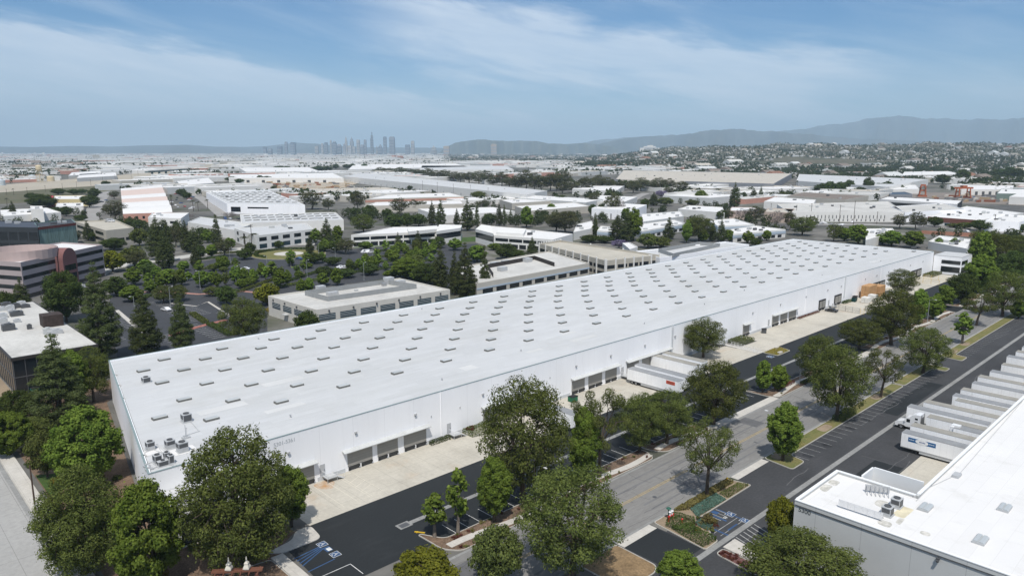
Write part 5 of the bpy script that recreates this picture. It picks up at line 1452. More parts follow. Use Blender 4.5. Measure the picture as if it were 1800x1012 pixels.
# white and beige industrial sheds of the middle distance
WS = 'flat roofed industrial buildings of the middle distance'
for lab, qd, h, wl_, rf_, wins, bands, un in (
    ('white flat shed beside the tall dark trees, with two roof units', [(1008,408),(1046,400),(1040,388),(1014,394)], 6, offwhite_wall, bright_roof, (), (), 2),
    ('pale grey flat shed behind the low blue fascia offices', [(1128,390),(1202,380),(1196,371),(1128,376)], 7, grey_concrete_wall, bright_roof, (), (), 5),
    ('broad white shed behind the row of roadside trees', [(1192,367),(1274,374),(1270,364),(1212,361)], 7, offwhite_wall, bright_roof, (), (), 3),
    ('long beige walled shed with white roof behind the round clipped tree', [(932,370.5),(1038,362),(1010,355.5),(905,362)], 7, beige_wall, bright_roof, [(0,0,3.5,3,.12,.1,.9,dark_metal)], (), 2),
    ('beige low shed behind the long beige walled shed', [(900,357),(970,353),(942,347),(878,351)], 7, beige_wall, bright_roof, (), (), 2),
    ('white shed with dark doorway behind the dark conifers', [(772,379),(905,371),(868,364),(735,367)], 7, offwhite_wall, bright_roof, [(0,0,4,4,.12,.1,.9,dark_metal)], (), 3),
    ('low beige shed with white roof in front of the red banded building', [(640,362),(815,358),(810,351.5),(660,355)], 7, beige_wall, bright_roof, (), (), 2),
    ('beige building with a salmon band and small windows', [(642,350),(815,345),(790,338.5),(680,342)], 8, beige_wall, bright_roof, [(0,1.5,3.5,14,.18,.05,.95,glass_dark)], [(0,4.0,6.6,salmon_wall,.1)], 3),
    ('very long grey white warehouse running away to the upper left of the tree row', [(600,309.5),(925,342),(962,335),(640,304)], 11, offwhite_wall, white_roof, [(0,0,4,24,.12,.02,.98,grey_metal)], (), 0),
    ('second long grey warehouse continuing the long white one', [(905,347),(1030,356),(1060,350),(935,343)], 8, grey_concrete_wall, bright_roof, (), (), 4),
    ('white two storey office front with dark windows beside the palms', [(451,414),(551,402.5),(538,392),(412,401)], 9.5, offwhite_wall, white_roof, [(0,5.6,8.0,5,.62,.0,1.0,glass_dark),(0,1.0,3.8,5,.62,.0,1.0,glass_blue),(3,5.6,8,2,.3,.0,.6,glass_dark),(3,1,3.6,2,.3,.0,.6,glass_blue)], (), 4),
    ('broad white flat roof with skylight strips behind the two storey office front', [(424,392),(604,386),(590,373),(422,377)], 8.5, offwhite_wall, white_roof, (), (), 6),
    ('white warehouse with rows of roof skylights and a dark entrance window', [(399,358),(536,360),(470,334),(362,338)], 10, white_wall, white_roof, [(0,2,7,1,.7,.02,.20,glass_dark),(0,5.5,7,1,.9,.25,.55,glass_dark)], (), 14),
    ('white roofed hall with grey walls by the green hedge row', [(318,326),(377,321.5),(366,312),(310,318)], 9, grey_concrete_wall, bright_roof, [(0,0,4,6,.5,.05,.95,dark_metal)], (), 2),
    ('long low white hall beyond the container yard', [(402,313),(604,313),(585,304),(405,307)], 9, offwhite_wall, bright_roof, [(0,0,5,6,.2,.1,.9,dark_metal)], (), 4),
    ('pale low hall in the far left of the container yard', [(432,302),(562,301),(542,294),(420,295)], 9, offwhite_wall, bright_roof, (), (), 3),
    ('broad white hall far beyond the tree row', [(612,298),(822,293),(800,287.5),(622,289)], 10, offwhite_wall, bright_roof, (), (), 4),
    ('white roofed hall just above the eucalyptus row', [(738,299),(903,298),(890,291.5),(742,291)], 10, offwhite_wall, white_roof, (), (), 3),
    ('huge tan roofed warehouse with blue grey wall panels at right', [(1082,315),(1360,323),(1392,305),(1096,299)], 12, grey_panel, tan_roof, [(0,0,12,1,.9,.0,.5,beige_wall)], (), 14),
    ('huge white warehouse with a saw edged roof at right', [(1400,318),(1560,328.5),(1632,315),(1405,306)], 11, offwhite_wall, white_roof, (), (), 8),
    ('beige walled building with a brown flat roof at right', [(1384,344),(1486,351),(1527,344),(1412,338)], 9, beige_wall, brown_roof, (), (), 2),
    ('pale blue white shed before the brown roofed building', [(1343,354),(1430,358),(1434,351),(1362,346)], 8, offwhite_wall, bright_roof, (), (), 3),
    ('long white factory with rows of small windows along the rail street', [(1385,372),(1590,372.5),(1562,354),(1366,359)], 9, offwhite_wall, old_roof, [(0,3,6,22,.22,.15,.85,dark_metal),(0,.6,2.6,18,.22,.15,.85,dark_metal)], (), 10),
    ('white factory with tall plain walls right of the windowed factory', [(1591,373),(1697,368),(1660,357),(1565,363)], 9, white_wall, old_roof, [(0,0,5,2,.12,.0,.6,dark_metal)], (), 4),
    ('long white canopy roof over dark loading bays', [(1545,350),(1683,359),(1692,352),(1560,345)], 9, dock_dark, bright_roof, (), [(0,6.5,9,bright_roof,.3)], 2),  # near-black walls put the shade under the canopy into the colour
    ('low building with a red brick front and a broad white roof', [(1631,380.5),(1722,387),(1800,374),(1700,362)], 7, offwhite_wall, bright_roof, [(0,.4,2.4,4,.5,.1,.9,glass_blue)], [(0,3.0,6.98,brick_wall,.2)], 14),
    ('white plain walled shed at the right picture edge', [(1731,388),(1792,390),(1830,380),(1760,377)], 8, white_wall, bright_roof, (), (), 5),
    ('bright white flat roof with small units between the trees', [(1522,422),(1573,407),(1569,401),(1522,402)], 6, offwhite_wall, bright_roof, (), (), 7),
    ('low white roof with many units beyond the end office wing', [(1632,424),(1700,437),(1706,420),(1652,413.5)], 5, offwhite_wall, bright_roof, (), (), 9),
    ('tan walled block behind the pale gum trees', [(1343,372),(1390,374),(1397,367),(1350,366)], 9, M('tan block wall', (.45,.36,.30), .8), tan_roof, (), (), 1),
    ('pinkish low block behind the pale gum trees', [(1282,370),(1327,371),(1332,364.5),(1286,364)], 8, M('pink block wall', (.52,.42,.38), .8), bright_roof, (), (), 1),
    ('white shed with a dark ribbon window left of the dark conifers', [(260,382),(318,384),(332,374),(268,374)], 8, offwhite_wall, bright_roof, [(0,3.5,5.5,1,.5,.55,1.0,glass_dark)], (), 2),
    ('broad white roof between the barrel roofs and the office front', [(330,390),(412,404),(448,393),(352,381)], 7, offwhite_wall, white_roof, (), (), 4),
    ('white low halls at the left picture edge', [(2,380),(107,373),(82,365),(0,369)], 7, offwhite_wall, bright_roof, (), (), 6),
    ('taller white block on the left edge halls', [(54,367.5),(76,367),(74,362),(53,362)], 12, offwhite_wall, bright_roof, (), (), 1),
    ('white roofed building with a pale yellow wall among trees', [(93,350),(154,350),(155,343.5),(96,344)], 8, yellow_wall, bright_roof, [(0,1,4,6,.3,.1,.9,glass_dark)], (), 2),
    ('small red block at the end of the yellow walled building', [(83,349),(92.5,350),(94,344),(86,343.5)], 9, red_wall, red_wall, (), (), 0),
    ('white strip roof in front of the yellow walled building', [(98,363),(147,362),(146,356.5),(100,357)], 7, offwhite_wall, bright_roof, (), (), 2),
    ('pale warehouse across the river channel by the water tower', [(120,309),(178,305),(176,300),(126,303)], 8, offwhite_wall, bright_roof, (), (), 2),
    ('white roofed hall beside the green bridge', [(135,313),(205,309),(203,303),(140,306)], 8, offwhite_wall, bright_roof, (), (), 2),
    ('long white terminal roof at the foot of the right hill', [(1380,289),(1515,290),(1515,286.5),(1382,285.5)], 9, offwhite_wall, bright_roof, (), (), 0),
    ('white warehouse with grey wall in the upper right', [(1585,308),(1690,306),(1668,301),(1590,302)], 9, offwhite_wall, bright_roof, (), (), 2),
    ('white sheds right of the orange cranes', [(1690,333),(1780,333),(1782,326),(1700,326)], 8, offwhite_wall, bright_roof, [(0,0,5,6,.4,.1,.9,dark_metal)], (), 3),
    ('grey green shed at the right picture edge', [(1752,340),(1830,341),(1830,332),(1760,332)], 9, M('grey green wall', (.16,.21,.19), .8), bright_roof, (), (), 2),
    ('white flat shed left of the orange cranes', [(1565,333),(1616,332),(1610,325),(1568,326)], 7, offwhite_wall, bright_roof, (), (), 2),
    ('dark blue roofed shed left of the orange cranes', [(1565,342),(1604,341),(1590,337),(1562,338)], 7, grey_panel, M('dark blue roof', (.06,.09,.13), .7), (), (), 0),
    ('broad white roof with a dark gable in front of the grey hall', [(1006,332),(1082,336),(1098,326),(1020,323)], 8, offwhite_wall, bright_roof, (), (), 3),
    ('white roof between the pale gum trees', [(1020,352),(1095,356),(1120,346),(1050,343)], 7, offwhite_wall, bright_roof, [(0,0,4,4,.15,.1,.9,dark_metal)], (), 3),
    ('tall white walled shed behind the slim palms', [(1040,366),(1110,370),(1137,360),(1065,356)], 9, white_wall, bright_roof, [(0,0,5,3,.1,.1,.9,dark_metal)], (), 2),
    ):
    blk('industrial_building', lab, qd, h, wl_, rf_, wins, bands, un, 'building', WS)
# skylight strips on the white warehouse left of centre and others
for (quad, rows, cols, z) in (([(405,356),(530,358),(470,336),(368,339)], 7, 9, 9.55), ([(430,390),(598,385),(588,374),(426,378)], 3, 12, 8.05)):
    P_ = [Vector(G(x, y, z)) for x, y in quad]; b = MB()
    for i in range(rows):
        for j in range(cols):
            s_, t_ = (j+.5)/cols, (i+.5)/rows
            p = P_[0].lerp(P_[1], s_).lerp(P_[3].lerp(P_[2], s_), t_); b.box(p.x-2.4, p.x+2.4, p.y-.6, p.y+.6, z, z+.45)
    host = min((o for o in bpy.data.objects if o.get('category') == 'building' and not o.parent), key=lambda o: (o.location.xy - P_[0].lerp(P_[2], .5)).length)
    rf_ = [c for c in host.children if c.name.startswith('roof')][0]
    b.build('skylight_row', skylight_curb, rf_)

# pinkish four storey office on the left, with a red arched bay
quadp = [(36,461),(180,430),(108,425.5),(-70,454)]
po, pp, zp, rp_ = blk('office_building', 'pinkish four storey office with dark ribbon windows and a red arched bay', quadp, 16, pink_wall, bright_roof, (), (), 6, 'office', parapet=.6, unit_area=(.45,.7))
for e in (0, 3, 2, 1):
    for k in range(4):
        b = MB(); edge_box(b, pp[e], pp[(e+1)%4], .01, .99, k*4+.3, k*4+2.0, .05); b.build('window', glass_dark, po)
P_, Q_ = Vector(pp[0]), Vector(pp[1]); d = (Q_-P_); L_ = d.length; d.normalize(); n = Vector((d.y, -d.x))
b = MB(); c0 = P_ + d*L_*.46; wv = L_*.085
prof = [(-wv,0),(wv,0),(wv,13.6)] + [(wv*cos(a), 13.6+5.0*sin(a)) for a in np.linspace(0.15, pi-.15, 14)] + [(-wv,13.6)]
fr = [(c0.x+d.x*x+n.x*3.5, c0.y+d.y*x+n.y*3.5, z) for x, z in prof]; bk = [(c0.x+d.x*x-n.x*5, c0.y+d.y*x-n.y*5, z) for x, z in prof]
b.face(fr); b.face(bk[::-1])
for i in range(len(prof)):
    j = (i+1) % len(prof); b.face([fr[i], bk[i], bk[j], fr[j]])
ab = b.build('arched_bay', M('red brown stucco', (.20,.095,.09), .8), po)
for k in range(3):
    b = MB(); e0 = c0 - d*wv*.8 + n*3.0; e1 = c0 + d*wv*.8 + n*3.0; edge_box(b, tuple(e0), tuple(e1), 0, 1, k*4+.4, k*4+3.0, .56); b.build('window', glass_dark, ab)
b = MB(); cu, cv = G(38, 446, 17); ring = [(cu+14*cos(a), cv+14*sin(a)) for a in np.linspace(0, 2*pi, 33)[:-1]]; ri = [(cu+13.6*cos(a), cv+13.6*sin(a)) for a in np.linspace(0, 2*pi, 33)[:-1]]
for i in range(32):
    j = (i+1)%32; b.face([(*ring[i],15.41),(*ring[j],15.41),(*ring[j],19.5),(*ring[i],19.5)]); b.face([(*ri[j],15.41),(*ri[i],15.41),(*ri[i],19.5),(*ri[j],19.5)]); b.face([(*ring[i],19.5),(*ring[j],19.5),(*ri[j],19.5),(*ri[i],19.5)])
b.build('round_roof_wall', M('pale pink stucco', (.43,.34,.32), .8), po)
# black glass office at the left edge
bo = thing('office_building', 'black glass office with a pale dusty roof full of machinery at the left edge', 'office', (40, 256, 0))
b = MB(); b.box(31.3,50.7,218.3,296.7,0,9.2); b.build('glass_wall', glass_dark, bo)
b = MB(); b.box(30.9,51.1,217.9,297.1,9.203,10.0); b.build('roof_edge', M('dark bronze edge', (.035,.032,.03), .5), bo)
b = MB(); b.box(31.3,50.7,218.3,296.7,10.003,10.06); br = b.build('roof', old_roof, bo)
b = MB(); b.box(31.22,50.78,218.22,296.78,4.5,4.75); 
for k in range(8): b.box(31.3+k*2.6,31.42+k*2.6,218.2,218.3,0,9.2)
for k in range(26): b.box(31.2,31.3,219+k*3,219.12+k*3,0,9.2)
b.build('mullion', dark_metal, bo)
FOOT.append((28,54,215,300))
zl = lambda x, y: G(x*s6, 420+y*s6, 10.1)
u_, v_ = zl(545, 900); b = MB(); b.box(u_-2.6,u_+2.6,v_-2.6,v_+2.6,10.1,13.6); b.build('cooling_tower', M('rusty dark panels', (.055,.04,.035), .8, var=.4, scale=1.2), br)
r_ = random.Random(3)
for (x, y, s_) in ((30,745,1.2),(65,700,1.4),(110,740,1.1),(165,720,1.2),(225,685,1.2),(265,715,1.3),(175,800,1.7),(20,820,1.4),(120,770,.9),(90,950,1.6),(40,880,1.0),(180,870,.9),(570,985,1.9),(500,990,1.0),(310,940,.6)):
    u_, v_ = zl(x, y); b = MB(); hh = r_.uniform(.8,1.9); b.box(u_-s_,u_+s_,v_-s_*.8,v_+s_*.8,10.07,10.07+hh).lathe([(s_*.6,10.08+hh),(s_*.62,10.3+hh),(s_*.4,10.3+hh)],u_,v_,10); b.build('roof_unit', r_.choice((grey_metal, grey_metal, awning_metal, dark_metal)), br)
# teal trash cart corner
u_, v_ = G(63, 690); dumpster(u_, v_, 0, M('teal bin paint', (.03,.22,.20), .6), 'teal bin by the entrance of the black glass office')
# dark green glass building and its neighbour
gg, pgg, zgg, rgg = blk('office_building', 'dark office block faced with green patterned glass', [(67,399),(133,391),(126,385),(60,392)], 16, green_glass, M('dark roof', (.05,.055,.065), .7), (), [(0,14.2,15.9,M('dark red fascia', (.13,.035,.03), .7),.3)], 4, 'office')
blk('office_building', 'dark steel framed block left of the green glass building', [(-40,398),(66,400),(66,389),(-40,387)], 16, M('dark steel frame', (.035,.04,.045), .6), M('dark blue roof sheet', (.06,.07,.09), .7), [(0,2,6,6,.85,.0,1.0,glass_dark),(0,8,13,6,.85,.0,1.0,glass_dark)], (), 5, 'office')
dk, pdk, zdk, rdk = blk('parking_structure', 'beige parking deck with white cars parked on its top', [(186,405),(235,400),(202,385.5),(131,389)], 10, deck_mat, deck_mat, [(3,2,4,3,.8,.05,.95,glass_dark),(3,6,8,3,.8,.05,.95,glass_dark),(0,2,4,3,.8,.05,.95,glass_dark)], (), 0, 'car park', parapet=.9)
for k, (x, y) in enumerate(((188,388),(193,389),(190,390.2),(196,390.2))):
    u_, v_ = G(x, y, zdk); c_ = car(u_, v_, .9, car_white if k != 2 else car_silver, ['leftmost','second','front','rightmost'][k]+' pale car on top of the beige parking deck', 'suv' if k % 2 else 'sedan'); c_.location.z = zdk + .02
# long pink barrel roofed warehouse
b_ = thing('barrel_warehouse', 'long salmon walled warehouse with a row of white barrel roofs', 'warehouse', (*G(258, 372), 0))
nl, nr, fl, fr_ = [Vector(G(x, y, 9)) for x, y in ((216,374),(303,371),(212,333),(284,327))]
FOOT.append((min(p.x for p in (nl,nr,fl,fr_)), max(p.x for p in (nl,nr,fl,fr_)), min(p.y for p in (nl,nr,fl,fr_)), max(p.y for p in (nl,nr,fl,fr_))))
b = MB(); b.prism([tuple(nl), tuple(nr), tuple(fr_), tuple(fl)], 0, 8.0); wl_ = b.build('wall', salmon_wall, b_)
for k in range(7):
    b = MB(); e = 8
    a0, a1 = nl.lerp(fl, k/7), nl.lerp(fl, (k+1)/7); c0, c1 = nr.lerp(fr_, k/7), nr.lerp(fr_, (k+1)/7)
    P0 = []; P1 = []
    for i in range(e+1):
        t_ = i/e; z = 8.02 + 3.6*sin(pi*t_)**.8
        p = a0.lerp(a1, t_); q_ = c0.lerp(c1, t_); P0.append((p.x, p.y, z)); P1.append((q_.x, q_.y, z))
    for i in range(e): b.face([P0[i], P1[i], P1[i+1], P0[i+1]])
    b.face(P0[::-1] + []); b.face(P1)
    b.build('barrel_roof', bright_roof if k not in (2, 4, 5) else M('faded pink roof', (.58,.47,.42), .8) if 'faded pink roof' not in MATS else MATS['faded pink roof'], b_)
for k in range(6):
    b = MB(); edge_box(b, tuple(nl), tuple(nr), .1+k*.14, .15+k*.14, 3.2, 5.6, .05); b.build('window', glass_dark, b_)
# water tower
u_, v_ = G(71, 321); t = thing('water_tower', 'cream water tower on tall legs across the river channel', 'water tower', (u_, v_, 0))
H_ = height_at(71, 290, u_, v_)
q = MB(); q.lathe([(.5,H_*.66),(4.5,H_*.70),(5.4,H_*.76),(5.4,H_*.93),(4.6,H_*.97),(.6,H_)],0,0,24); q.build('tank', tank_cream, t, True)
for k in range(6):
    a = k*pi/3; q = MB(); q.tube((6.4*cos(a),6.4*sin(a),0),(5.0*cos(a),5.0*sin(a),H_*.76),.3,.3,8); q.build('leg', tank_cream, t, True)
q = MB(); q.tube((0,0,0),(0,0,H_*.68),.7); 
for z in (.22,.45):
    for k in range(6):
        a, b2 = k*pi/3, (k+1)*pi/3; r2 = 6.4-1.4*z/.76; q.tube((r2*cos(a),r2*sin(a),H_*z),(r2*cos(b2),r2*sin(b2),H_*z),.15,.15,6)
q.build('brace', tank_cream, t, True)
# storage tanks beside it
for (x, y, lab) in ((89.5,318.5,'squat pale storage tank right of the water tower'),(2,326,'pale storage tank at the left picture edge'),(57,316,'small pale blue tank left of the water tower')):
    u_, v_ = G(x, y); q = MB(); q.lathe([(7,0),(7,9),(6.6,9.6),(.5,11)],u_,v_,20); q.place('storage_tank', tank_cream if x > 80 else M('pale tank', (.5,.55,.57), .6) if 'pale tank' not in MATS else MATS['pale tank'], lab, 'tank')
# orange gantry cranes
def gantry(px, py, top, wpx, label, rz):
    u_, v_ = G(px, py); D = depth(u_, v_); h = height_at(px, top, u_, v_); w = wpx*D/FPX
    t = thing('gantry_crane', label, 'crane', (u_, v_, 0), rz)
    for y in (-4, 4):
        for x in (-w/2, w/2):
            q = MB(); q.tube((x, y, 0), (x*.92, y*.7, h-1), .9, .75, 4); q.build('leg', terracotta_crane, t, True)
        q = MB(); q.box(-w/2-3, w/2+3, y*.7-.7, y*.7+.7, h-2.2, h); q.build('girder', terracotta_crane, t, True)
    for x in (-w/2, w/2):
        q = MB(); q.box(x-.6, x+.6, -5.5, 5.5, .2, 2.0).box(x*.96-.5, x*.96+.5, -3.2, 3.2, h*.55, h*.55+1.2); q.build('sill_beam', terracotta_crane, t, True)
    q = MB(); q.box(-3,3,-3,3,h+.02,h+2.2); q.build('trolley', terracotta_crane, t, True)
gantry(1621, 345.5, 327, 22, 'left orange gantry crane in the rail yard, nearer pair of girders', radians(20))
gantry(1692, 348.5, 329, 21, 'right orange gantry crane in the rail yard', radians(-40))
# bridge over the river channel
P_, Q_ = Vector(G(262, 304.5, 8)), Vector(G(330, 299.5, 8))
t = thing('road_bridge', 'green girder bridge over the river channel at upper left', 'bridge', (*P_.lerp(Q_, .5), 0))
d = (Q_-P_); L_ = d.length; d.normalize()
q = MB(); wall_seg(q, tuple(P_), tuple(Q_), 9, 12, 10); q.build('deck', bridge_steel, t)
for k in range(6):
    p = P_ + d*L_*(k+.5)/6; q = MB(); q.box(p.x-1.2,p.x+1.2,p.y-1.2,p.y+9,0,8.99); q.build('pier', bridge_steel, t)
q = MB(); wall_seg(q, tuple(P_), tuple(Q_), 12.01, 13.4, .4); q.build('parapet', kerb_mat, t)
# roads of the middle distance
def road(name, pts, w, m, z=.016): return sheet(name, ribbon([G(x, y) for x, y in pts], w), z, m)
road('drive', [(150,492),(186,472),(240,462),(300,455),(370,444),(430,436),(490,430),(560,428)], 11, M('pale drive concrete', (.46,.45,.42), .9, var=.1, scale=.05))
road('side_street', [(150,400),(158,388),(165,368),(176,350),(188,337),(196,330)], 15, M('grey side street', (.30,.29,.275), .9, var=.15, scale=.05))
road('palm_street', [(395,380),(360,352),(330,335),(308,324)], 13, MATS['grey side street'])
road('rail_street', [(1390,394),(1500,394),(1640,398),(1720,405),(1830,413)], 16, MATS['grey side street'])
road('far_street', [(1095,368),(1110,352),(1120,345),(1135,340),(1190,339)], 14, MATS['grey side street'])
sheet('rail_bed', [[G(x, y) for x, y in ((1620,411),(1700,416),(1800,424),(1800,418),(1700,409),(1620,405))]], .03, M('rust coloured rail bed', (.22,.10,.06), .95, var=.2, scale=.1))
sheet('river_channel', [[G(x, y) for x, y in ((-80,345),(0,338.5),(100,331),(160,327.5),(260,315),(262,303),(100,317),(0,325),(-80,331))], [G(x, y) for x, y in ((260,315),(340,300),(420,288.5),(480,282.2),(480,280.6),(420,284.5),(340,294),(262,303))]], .03, river_concrete)
sheet('river_bank', [[G(x, y) for x, y in ((-80,362),(60,356),(120,345),(230,331),(260,315),(160,327.5),(100,331),(0,338.5),(-80,345))]], .02, M('scrub bank', (.13,.115,.075), .95, col2=(.085,.09,.045), scale=.03))
sheet('container_yard', [[G(x, y) for x, y in ((470,340),(600,332),(640,318),(470,315),(425,322))]], .016, M('dusty yard', (.40,.34,.26), .95, var=.2, scale=.03))
sheet('rail_yard', [[G(x, y) for x, y in ((1560,352),(1820,362),(1820,341),(1600,338))]], .016, M('rail yard ballast', (.22,.19,.165), .95, var=.2, scale=.03))
# containers and lorries in the yard
GS = 'stacked freight containers in the dusty yard'
cm = [M('container rust', (.26,.10,.055), .7), M('container tan', (.40,.30,.19), .7), M('container grey', (.2,.2,.2), .7), M('container pale', (.55,.52,.46), .7)]
CM = []
for m in cm:
    q = MB(); q.box(-6,6,-1.22,1.22,0,2.6)
    for k in range(14): q.box(-5.8+k*.85,-5.5+k*.85,-1.26,1.26,.1,2.5)
    CM.append(q.mesh('freight_container', m))
for k in range(70):
    px = rnd.uniform(455, 620); py = rnd.uniform(318, 337)
    u_, v_ = G(px, py); o = link_mesh('freight_container', rnd.choice(CM), None, (u_, v_, .02)); o.rotation_euler = (0,0,rnd.choice((0, pi/2))+rnd.uniform(-.05,.05))
    tag(o, 'freight container standing in the dusty container yard', 'container', GS)
GS2 = 'freight containers in the rail yard by the orange cranes'
for k in range(40):
    px = rnd.uniform(1640, 1800); py = rnd.uniform(343, 357); u_, v_ = G(px, py); o = link_mesh('freight_container', rnd.choice(CM), None, (u_, v_, .02)); o.rotation_euler = (0,0,rnd.choice((0, 0, pi/2))); tag(o, 'freight container standing in the rail yard by the orange cranes', 'container', GS2)
# utility poles
def upole(px, py, top, label, arms=1, group=None):
    u_, v_ = G(px, py); h = max(6, height_at(px, top, u_, v_)); t = thing('utility_pole', label, 'utility pole', (u_, v_, 0), 0, group)
    q = MB(); q.tube((0,0,0),(0,0,h),.22,.16,6); q.build('shaft', pole_wood, t, True)
    q = MB()
    for k in range(arms): q.box(-1.4,1.4,-.08,.08,h-.7-k*1.1,h-.5-k*1.1)
    q.build('cross_arm', pole_wood, t, True)
for k, (x, y, tp, lb) in enumerate(((443.5,440,394,'timber utility pole in front of the white two storey office'),(1500,395,353,'tallest timber pole before the windowed factory'),(1475,393,360,'timber pole left of the tallest one before the windowed factory'),(1425,388,357,'timber pole by the tan walled block'),(1399,386,360,'timber pole left of the tan walled block'),(1541,394,372,'short timber pole before the windowed factory'),
        (1372,370,358,'slim pole behind the tan walled block'),(1747,404,377,'timber pole by the white plain shed at right'),(743,338,318,'slim pole before the long grey warehouse, left'),(769,341,320,'slim pole before the long grey warehouse, second'),(797,344,323,'slim pole before the long grey warehouse, third'),(827,345,325,'slim pole before the long grey warehouse, fourth'),(858,349,330,'twin pole before the long grey warehouse'),
        (887,346,331,'slim pole at the right end of the long grey warehouse'),(661,324,311,'slim pole at the far end of the long grey warehouse'),(676,326,313,'second slim pole at the far end of the long grey warehouse'),(176,390,372,'slim pole beside the left side street'),(148,380,363,'slim pole left of the side street'),(303,372,343,'slim pole right of the barrel roofs'),(1355,372,357,'pole by the wires left of the tan block'))):
    upole(x, y, tp, lb, 2 if k == 0 else 1)
GP = 'row of slim poles along the river channel'
for x, y in ((12,343),(48,340),(80,337),(110,333),(135,330),(160,327),(181,322),(203,318),(231,313),(243,310)): upole(x, y, y-11, 'slim pole in the row along the river channel', 1, GP)

# ------------------------------------------------------------------ back car park
lot = [G(x, y) for x, y in ((196,498),(300,470),(420,447),(500,440),(612,438),(700,432),(840,428),(835,470),(792,505),(700,486),(600,500),(470,520),(470,612),(300,640),(212,652),(190,560))]
sheet('back_parking_lot', [lot], .014, M('faded asphalt', (.050,.052,.057), .85, var=.15, scale=.05, var2=.12, scale2=1.5))
sheet('back_lot_edge', [[G(x, y) for x, y in ((620,436),(840,424),(850,415),(640,428))]], .02, lawn_green)
island('roundabout_lawn', [(G(508,447)[0]+22*cos(a), G(508,447)[1]+22*sin(a)) for a in np.linspace(0,2*pi,25)[:-1]], lawn_mat, r=.1)
u_, v_ = G(508,446); q = MB(); q.prism([(u_+9*cos(a), v_+9*sin(a)) for a in np.linspace(0,2*pi,21)[:-1]], 0, .2); o = q.build('roundabout_paving', sidewalk_mat); tag(o, kind='structure')
hq = [(u_+20.5*cos(a), v_+20.5*sin(a)) for a in np.linspace(.3,3.5,9)]
for i in range(8): hedge([hq[i], hq[i+1], ((hq[i+1][0]-u_)*.92+u_, (hq[i+1][1]-v_)*.92+v_), ((hq[i][0]-u_)*.92+u_, (hq[i][1]-v_)*.92+v_)], 1.3, leaf_round, 'length of the curved hedge round the oval lawn', 'curved hedge round the oval lawn', 25, .2)
ln = []
# near rows of stalls behind the black office (seen between the conifers)
def stall_rows(px0, py0, du, n, ln_, v_off=0, depth_v=4.6):
    a, b_ = G(px0, py0)
    for k in range(n): ln_.append(R(a+k*0-.0, a+.12, b_, b_+.1) if False else R(a, a+depth_v, b_+k*2.74-.07, b_+k*2.74+.07))
for (px, py, n) in ((372,595,10),(330,566,10),(300,548,10),(222,577,11),(350,553,8),(405,560,6),(195,600,10),(310,610,8)):
    stall_rows(px, py, 0, n, ln)
sheet('stall_line', ln, .022, paint_white)
road('brick_walk', [(300,590),(345,575),(372,568),(398,562)], 2.4, brick_paving, .026)
road('brick_walk', [(215,515),(280,512),(350,517),(430,512),(470,516)], 2.6, M('pinkish paving', (.36,.19,.15), .9, var=.2, scale=.5), .026)
road('lot_gutter', [(300,533),(345,538),(365,530),(400,552),(425,570)], 1.0, sidewalk_mat, .024)
road('lot_gutter', [(205,545),(240,575),(262,590)], 1.6, sidewalk_mat, .024)
GS = 'dark hedge strips between the rows of the back car park'
for k, (p, q_) in enumerate((((362,568),(338,552)),((406,590),(368,570)),((262,520),(240,531)),((480,492),(420,514)),((560,478),(500,497)),((430,478),(380,497)),((420,463),(350,475)),((490,475),(420,488)),((395,452),(340,458)),((372,447),(470,441)),((700,470),(600,482)),((760,440),(655,442)),((760,450),(655,452)),((760,459),(655,461)),((540,459),(600,455)),((560,492),(490,506)))):
    a, b_ = Vector(G(*p)), Vector(G(*q_)); d = (b_-a).normalized(); n = Vector((-d.y, d.x))*1.1
    hedge([tuple(a-n), tuple(b_-n), tuple(b_+n), tuple(a+n)], .9, leaf_round if k % 3 else leaf_olive, 'dark hedge strip between rows of the back car park', GS, 18, .22)
hedge([G(472,548), G(492,556), G(500,560), G(474,551)], .6, leaf_gold, 'golden groundcover at the corner of the cream office', None, 40, .14)
hedge([G(466,545), G(494,558), G(505,553), G(474,542)], .5, leaf_gold, 'golden planting in front of the cream office side wall', None, 40, .14)
for k, (x, y, lb) in enumerate(((238,560,'lamp post beside the pale strip of the back car park'),(300,541,'lamp post on the open lane of the back car park'),(352,508,'lamp post by the brick walk of the back car park'),(415,500,'lamp post left of the yellow green tree'),(470,478,'lamp post in the left middle of the back car park'),(540,487,'lamp post behind the cream office'),(590,462,'lamp post near the three white cars'),(655,462,'lamp post in the hedge rows before the twin offices'),(716,452,'lamp post right of the hedge rows before the twin offices'),(405,462,'lamp post near the pale drive'),(560,446,'lamp post right of the oval lawn'),(640,492,'lamp post behind the cream office roof screens'))):
    u_, v_ = G(x, y); street_lamp(u_, v_, 8.5, 1 if k % 2 else -1, 0, lb, 1.2, 'lamp posts of the back car park')
